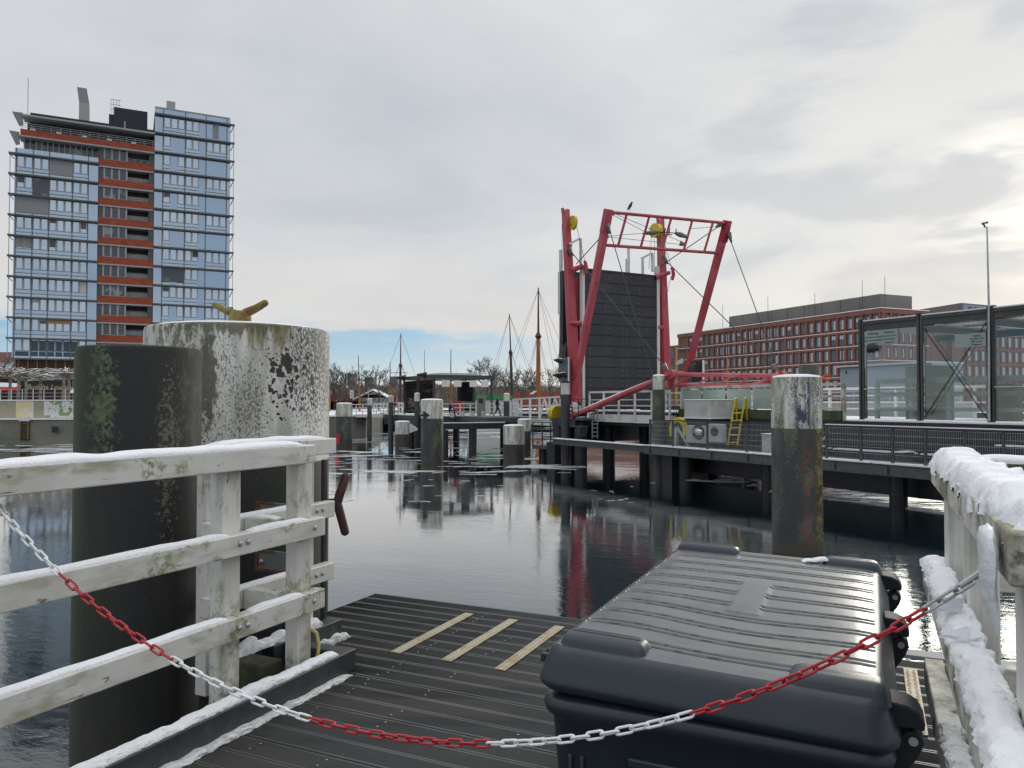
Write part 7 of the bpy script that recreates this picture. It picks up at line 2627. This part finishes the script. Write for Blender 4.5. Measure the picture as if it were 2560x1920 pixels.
mb = MB(); mb.box(c.x - 0.05, c.x + 0.05, c.y + 0.01, c.y + 0.05, 2.42, c.z - 0.503); mb.build('post', DARKSTEEL, o, smooth=False)
mb = MB()
for z in (0.18, -0.20):
    mb.prism([c + Vector((-0.1, -0.012, z)), c + Vector((0.08, -0.012, z + 0.09)), c + Vector((0.08, -0.012, z - 0.09))], (0, 0.008, 0))
mb.build('symbol', BLACK, o, smooth=False)
c = atY(901, 965, 135)
sl_ = thing('street_lamp', (atY(921, 948, 150).x, 150, 2.42), 'T-shaped street lamp in front of the snow-roofed shed', 'street lamp')
c = atY(921, 967, 150)
mb = MB(); mb.bar(Vector((c.x, c.y, 2.42)), c, 0.14); mb.build('pole', GALV, sl_, smooth=False)
mb = MB(); mb.box(c.x - 0.45, c.x + 0.45, c.y - 0.15, c.y + 0.15, c.z, c.z + 0.15); mb.build('lamp_head', GREYSTEEL, sl_, smooth=False)
# long dark beam carried on low piles
db = thing('mooring_beam', atY(1185, 1065, 56), 'long dark mooring beam on low piles between the arrow dolphin and the low dolphin', 'beam')
p, q = atY(1106, 1066, 55), atY(1262, 1064, 57)
mb = MB(); mb.bar(p, q, 0.5, 0.42); mb.build('beam', NAVY, db, smooth=False)
mb = MB()
up = Vector((0, 0, 0.22))
mb.prism([p + up + Vector((0, -0.2, 0)), q + up + Vector((0, -0.2, 0)), q + up + Vector((0, 0.2, 0)), p + up + Vector((0, 0.2, 0))], (0, 0, 0.05))
mb.build('beam_snow', SNOW, db, smooth=False)
mb = MB()
for u in (1113, 1180):
    c = atY(u, 1075, 56)
    mb.lathe(c.x, c.y, [(0.24, -2), (0.24, c.z)], 12)
mb.build('pile', NAVY, db)

# ================================================================== PEOPLE (small, far off)
SKIN = mat('skin', (0.45, 0.27, 0.20), 0.6)
CLO = {'black': mat('black_cloth', (0.012, 0.012, 0.015), 0.8), 'dark': mat('dark_blue_cloth', (0.02, 0.025, 0.05), 0.8), 'jeans': mat('denim', (0.03, 0.04, 0.08), 0.8), 'brown': mat('brown_hair', (0.05, 0.03, 0.02), 0.7)}


def person(base, face, label, top='black', legs='black', stride=0.22, sit=False, h=1.75):
    o = thing('person', base, label, 'person', 'people on the jetty and quay')
    k = h / 1.75
    cs, sn_ = math.cos(face), math.sin(face)

    def P(x, y, z):      # x forward, y left
        return Vector(base) + Vector((x * cs - y * sn_, x * sn_ + y * cs, z)) * k
    hz = 0.92 if not sit else 0.50
    if sit:
        J = {'pel': (0, 0, 0.50), 'che': (0.02, 0, 0.86), 'nec': (0.03, 0, 1.05), 'hed': (0.06, 0, 1.20), 'top': (0.05, 0, 1.28), 'sL': (0.02, 0.18, 0.99), 'sR': (0.02, -0.18, 0.99), 'eL': (0.14, 0.22, 0.74), 'eR': (0.14, -0.22, 0.74), 'wL': (0.34, 0.14, 0.66), 'wR': (0.34, -0.14, 0.66),
             'hL': (0.03, 0.10, 0.48), 'hR': (0.03, -0.10, 0.48), 'kL': (0.45, 0.11, 0.49), 'kR': (0.45, -0.11, 0.49), 'aL': (0.44, 0.11, 0.08), 'aR': (0.44, -0.11, 0.08), 'tL': (0.60, 0.11, 0.04), 'tR': (0.60, -0.11, 0.04)}
    else:
        J = {'pel': (0, 0, 0.92), 'che': (0.02, 0, 1.27), 'nec': (0.02, 0, 1.47), 'hed': (0.05, 0, 1.60), 'top': (0.04, 0, 1.70), 'sL': (0.01, 0.19, 1.40), 'sR': (0.01, -0.19, 1.40), 'eL': (-0.10, 0.25, 1.12), 'eR': (0.08, -0.25, 1.12), 'wL': (-0.02, 0.25, 0.88), 'wR': (0.20, -0.24, 0.92),
             'hL': (0, 0.10, 0.88), 'hR': (0, -0.10, 0.88), 'kL': (stride * 0.7, 0.10, 0.49), 'kR': (-stride * 0.2, -0.10, 0.48), 'aL': (stride, 0.10, 0.07), 'aR': (-stride * 1.1, -0.10, 0.09), 'tL': (stride + 0.17, 0.10, 0.03), 'tR': (-stride * 1.1 + 0.15, -0.10, 0.03)}
    R_ = {'pel': .15, 'che': .17, 'nec': .065, 'hed': .10, 'top': .07, 'sL': .075, 'sR': .075, 'eL': .055, 'eR': .055, 'wL': .045, 'wR': .045, 'hL': .10, 'hR': .10, 'kL': .07, 'kR': .07, 'aL': .05, 'aR': .05, 'tL': .04, 'tR': .04}
    E = [('pel', 'che'), ('che', 'nec'), ('nec', 'hed'), ('hed', 'top'), ('che', 'sL'), ('sL', 'eL'), ('eL', 'wL'), ('che', 'sR'), ('sR', 'eR'), ('eR', 'wR'), ('pel', 'hL'), ('hL', 'kL'), ('kL', 'aL'), ('aL', 'tL'), ('pel', 'hR'), ('hR', 'kR'), ('kR', 'aR'), ('aR', 'tR')]
    names = list(J)
    me = bpy.data.meshes.new('body')
    me.from_pydata([tuple(P(*J[n]) - Vector(base)) for n in names], [(names.index(a), names.index(b)) for a, b in E], [])
    b = bpy.data.objects.new('body', me)
    COL.objects.link(b)
    b.parent = o
    md = b.modifiers.new('skin', 'SKIN')
    for i, n in enumerate(names):
        me.skin_vertices[0].data[i].radius = (R_[n] * k, R_[n] * k * (0.8 if n in ('pel', 'che') else 1))
    me.skin_vertices[0].data[0].use_root = True
    b.modifiers.new('sub', 'SUBSURF').levels = 1
    dg = bpy.context.evaluated_depsgraph_get()
    m2 = bpy.data.meshes.new_from_object(b.evaluated_get(dg))
    b.modifiers.clear()
    b.data = m2
    m2.materials.clear()
    for m in (CLO[top], CLO[legs], SKIN, CLO['brown']):
        m2.materials.append(m)
    for p in m2.polygons:
        z = sum(m2.vertices[v].co.z for v in p.vertices) / len(p.vertices) / k
        x = sum((m2.vertices[v].co.x * cs + m2.vertices[v].co.y * sn_) for v in p.vertices) / len(p.vertices) / k
        zn, zh = (1.08, 1.22) if sit else (1.50, 1.63)
        p.material_index = (3 if (z > zh or x < 0.02) else 2) if z > zn else (0 if z > hz - 0.02 else 1)
        p.use_smooth = True
    return o


pp = atY(1243, 1044, 67); person((pp.x, pp.y, 2.75), R(10), 'person in black striding along the jetty in front of the green tarpaulin', 'black', 'black', 0.32)
pp = atY(1124, 1040, 67); person((pp.x, pp.y, 2.78), R(20), 'person in dark clothes sitting under the jetty shelter', 'dark', 'jeans', sit=True)
pp = atY(842, 1040, 92); person((pp.x, pp.y, 2.44), R(200), 'person in a black coat on the snowy quay, nearest the thick white dolphin', 'black', 'black', 0.1, h=1.9)
pp = atY(855, 1042, 91); person((pp.x, pp.y, 2.44), R(160), 'shorter person in black walking just behind the one by the white dolphin', 'black', 'dark', 0.15, h=1.6)
pp = atY(1382, 1040, 60); person((pp.x, pp.y, 2.75), R(180), 'person in black behind the white lattice railing', 'black', 'black', 0.2)
gp = atY(1333, 984, 66)
gu = thing('gull', gp, 'small white gull sitting on the white railing left of the bridge', 'bird')
mb = MB(); mb.tube([gp + Vector((-0.3, 0, -0.03)), gp + Vector((-0.05, 0, 0.02)), gp + Vector((0.12, 0, 0.14)), gp + Vector((0.2, 0, 0.2)), gp + Vector((0.32, 0, 0.18))], [0.02, 0.11, 0.08, 0.06, 0.01], 8); mb.build('body', WHITE, gu)


# ================================================================== every far-apart piece of a part becomes a part of its own
def comps(n, pairs):
    par = list(range(n))

    def find(i):
        while par[i] != i:
            par[i] = par[par[i]]
            i = par[i]
        return i
    for a, b in pairs:
        par[find(a)] = find(b)
    return [find(i) for i in range(n)]


def split_parts():
    keep = {'snow', 'crown', 'lettering', 'stud', 'rigging', 'body', 'mesh_panel', 'link', 'brush', 'window', 'plant_storey', 'mural', 'edge_snow', 'pipe_snow', 'symbol'}
    users = {}
    for o in list(COL.objects):
        if o.type == 'MESH' and o.parent is not None and not o.get('kind') and o.name.split('.')[0] not in keep:
            users.setdefault(o.data, []).append(o)
    for me, obs in users.items():
        nv = len(me.vertices)
        if nv > 6000:
            continue
        isl = comps(nv, [tuple(e.vertices) for e in me.edges])
        ids = {r_: i for i, r_ in enumerate(dict.fromkeys(isl))}
        k = len(ids)
        if k < 2 or k > 160:
            continue
        lo = [[1e9] * 3 for _ in range(k)]
        hi = [[-1e9] * 3 for _ in range(k)]
        for v in me.vertices:
            i = ids[isl[v.index]]
            for c_ in range(3):
                lo[i][c_] = min(lo[i][c_], v.co[c_])
                hi[i][c_] = max(hi[i][c_], v.co[c_])
        size = [max(hi[i][c_] - lo[i][c_] for c_ in range(3)) for i in range(k)]
        prs = []
        for i in range(k):
            for j in range(i + 1, k):
                g = math.sqrt(sum(max(0.0, lo[i][c_] - hi[j][c_], lo[j][c_] - hi[i][c_]) ** 2 for c_ in range(3)))
                if g <= max(0.02, 0.5 * max(size[i], size[j])):
                    prs.append((i, j))
        pc_ = comps(k, prs)
        pieces = list(dict.fromkeys(pc_))
        if len(pieces) < 2 or len(pieces) > 30:
            continue
        new = []
        for pid in pieces:
            bm = bmesh.new()
            bm.from_mesh(me)
            bm.verts.ensure_lookup_table()
            bmesh.ops.delete(bm, geom=[bm.verts[i] for i in range(nv) if pc_[ids[isl[i]]] != pid], context='VERTS')
            m2 = me.copy()
            bm.to_mesh(m2)
            bm.free()
            new.append(m2)
        for o in obs:
            o.data = new[0]
            for m2 in new[1:]:
                c_ = o.copy()
                c_.data = m2
                COL.objects.link(c_)


split_parts()
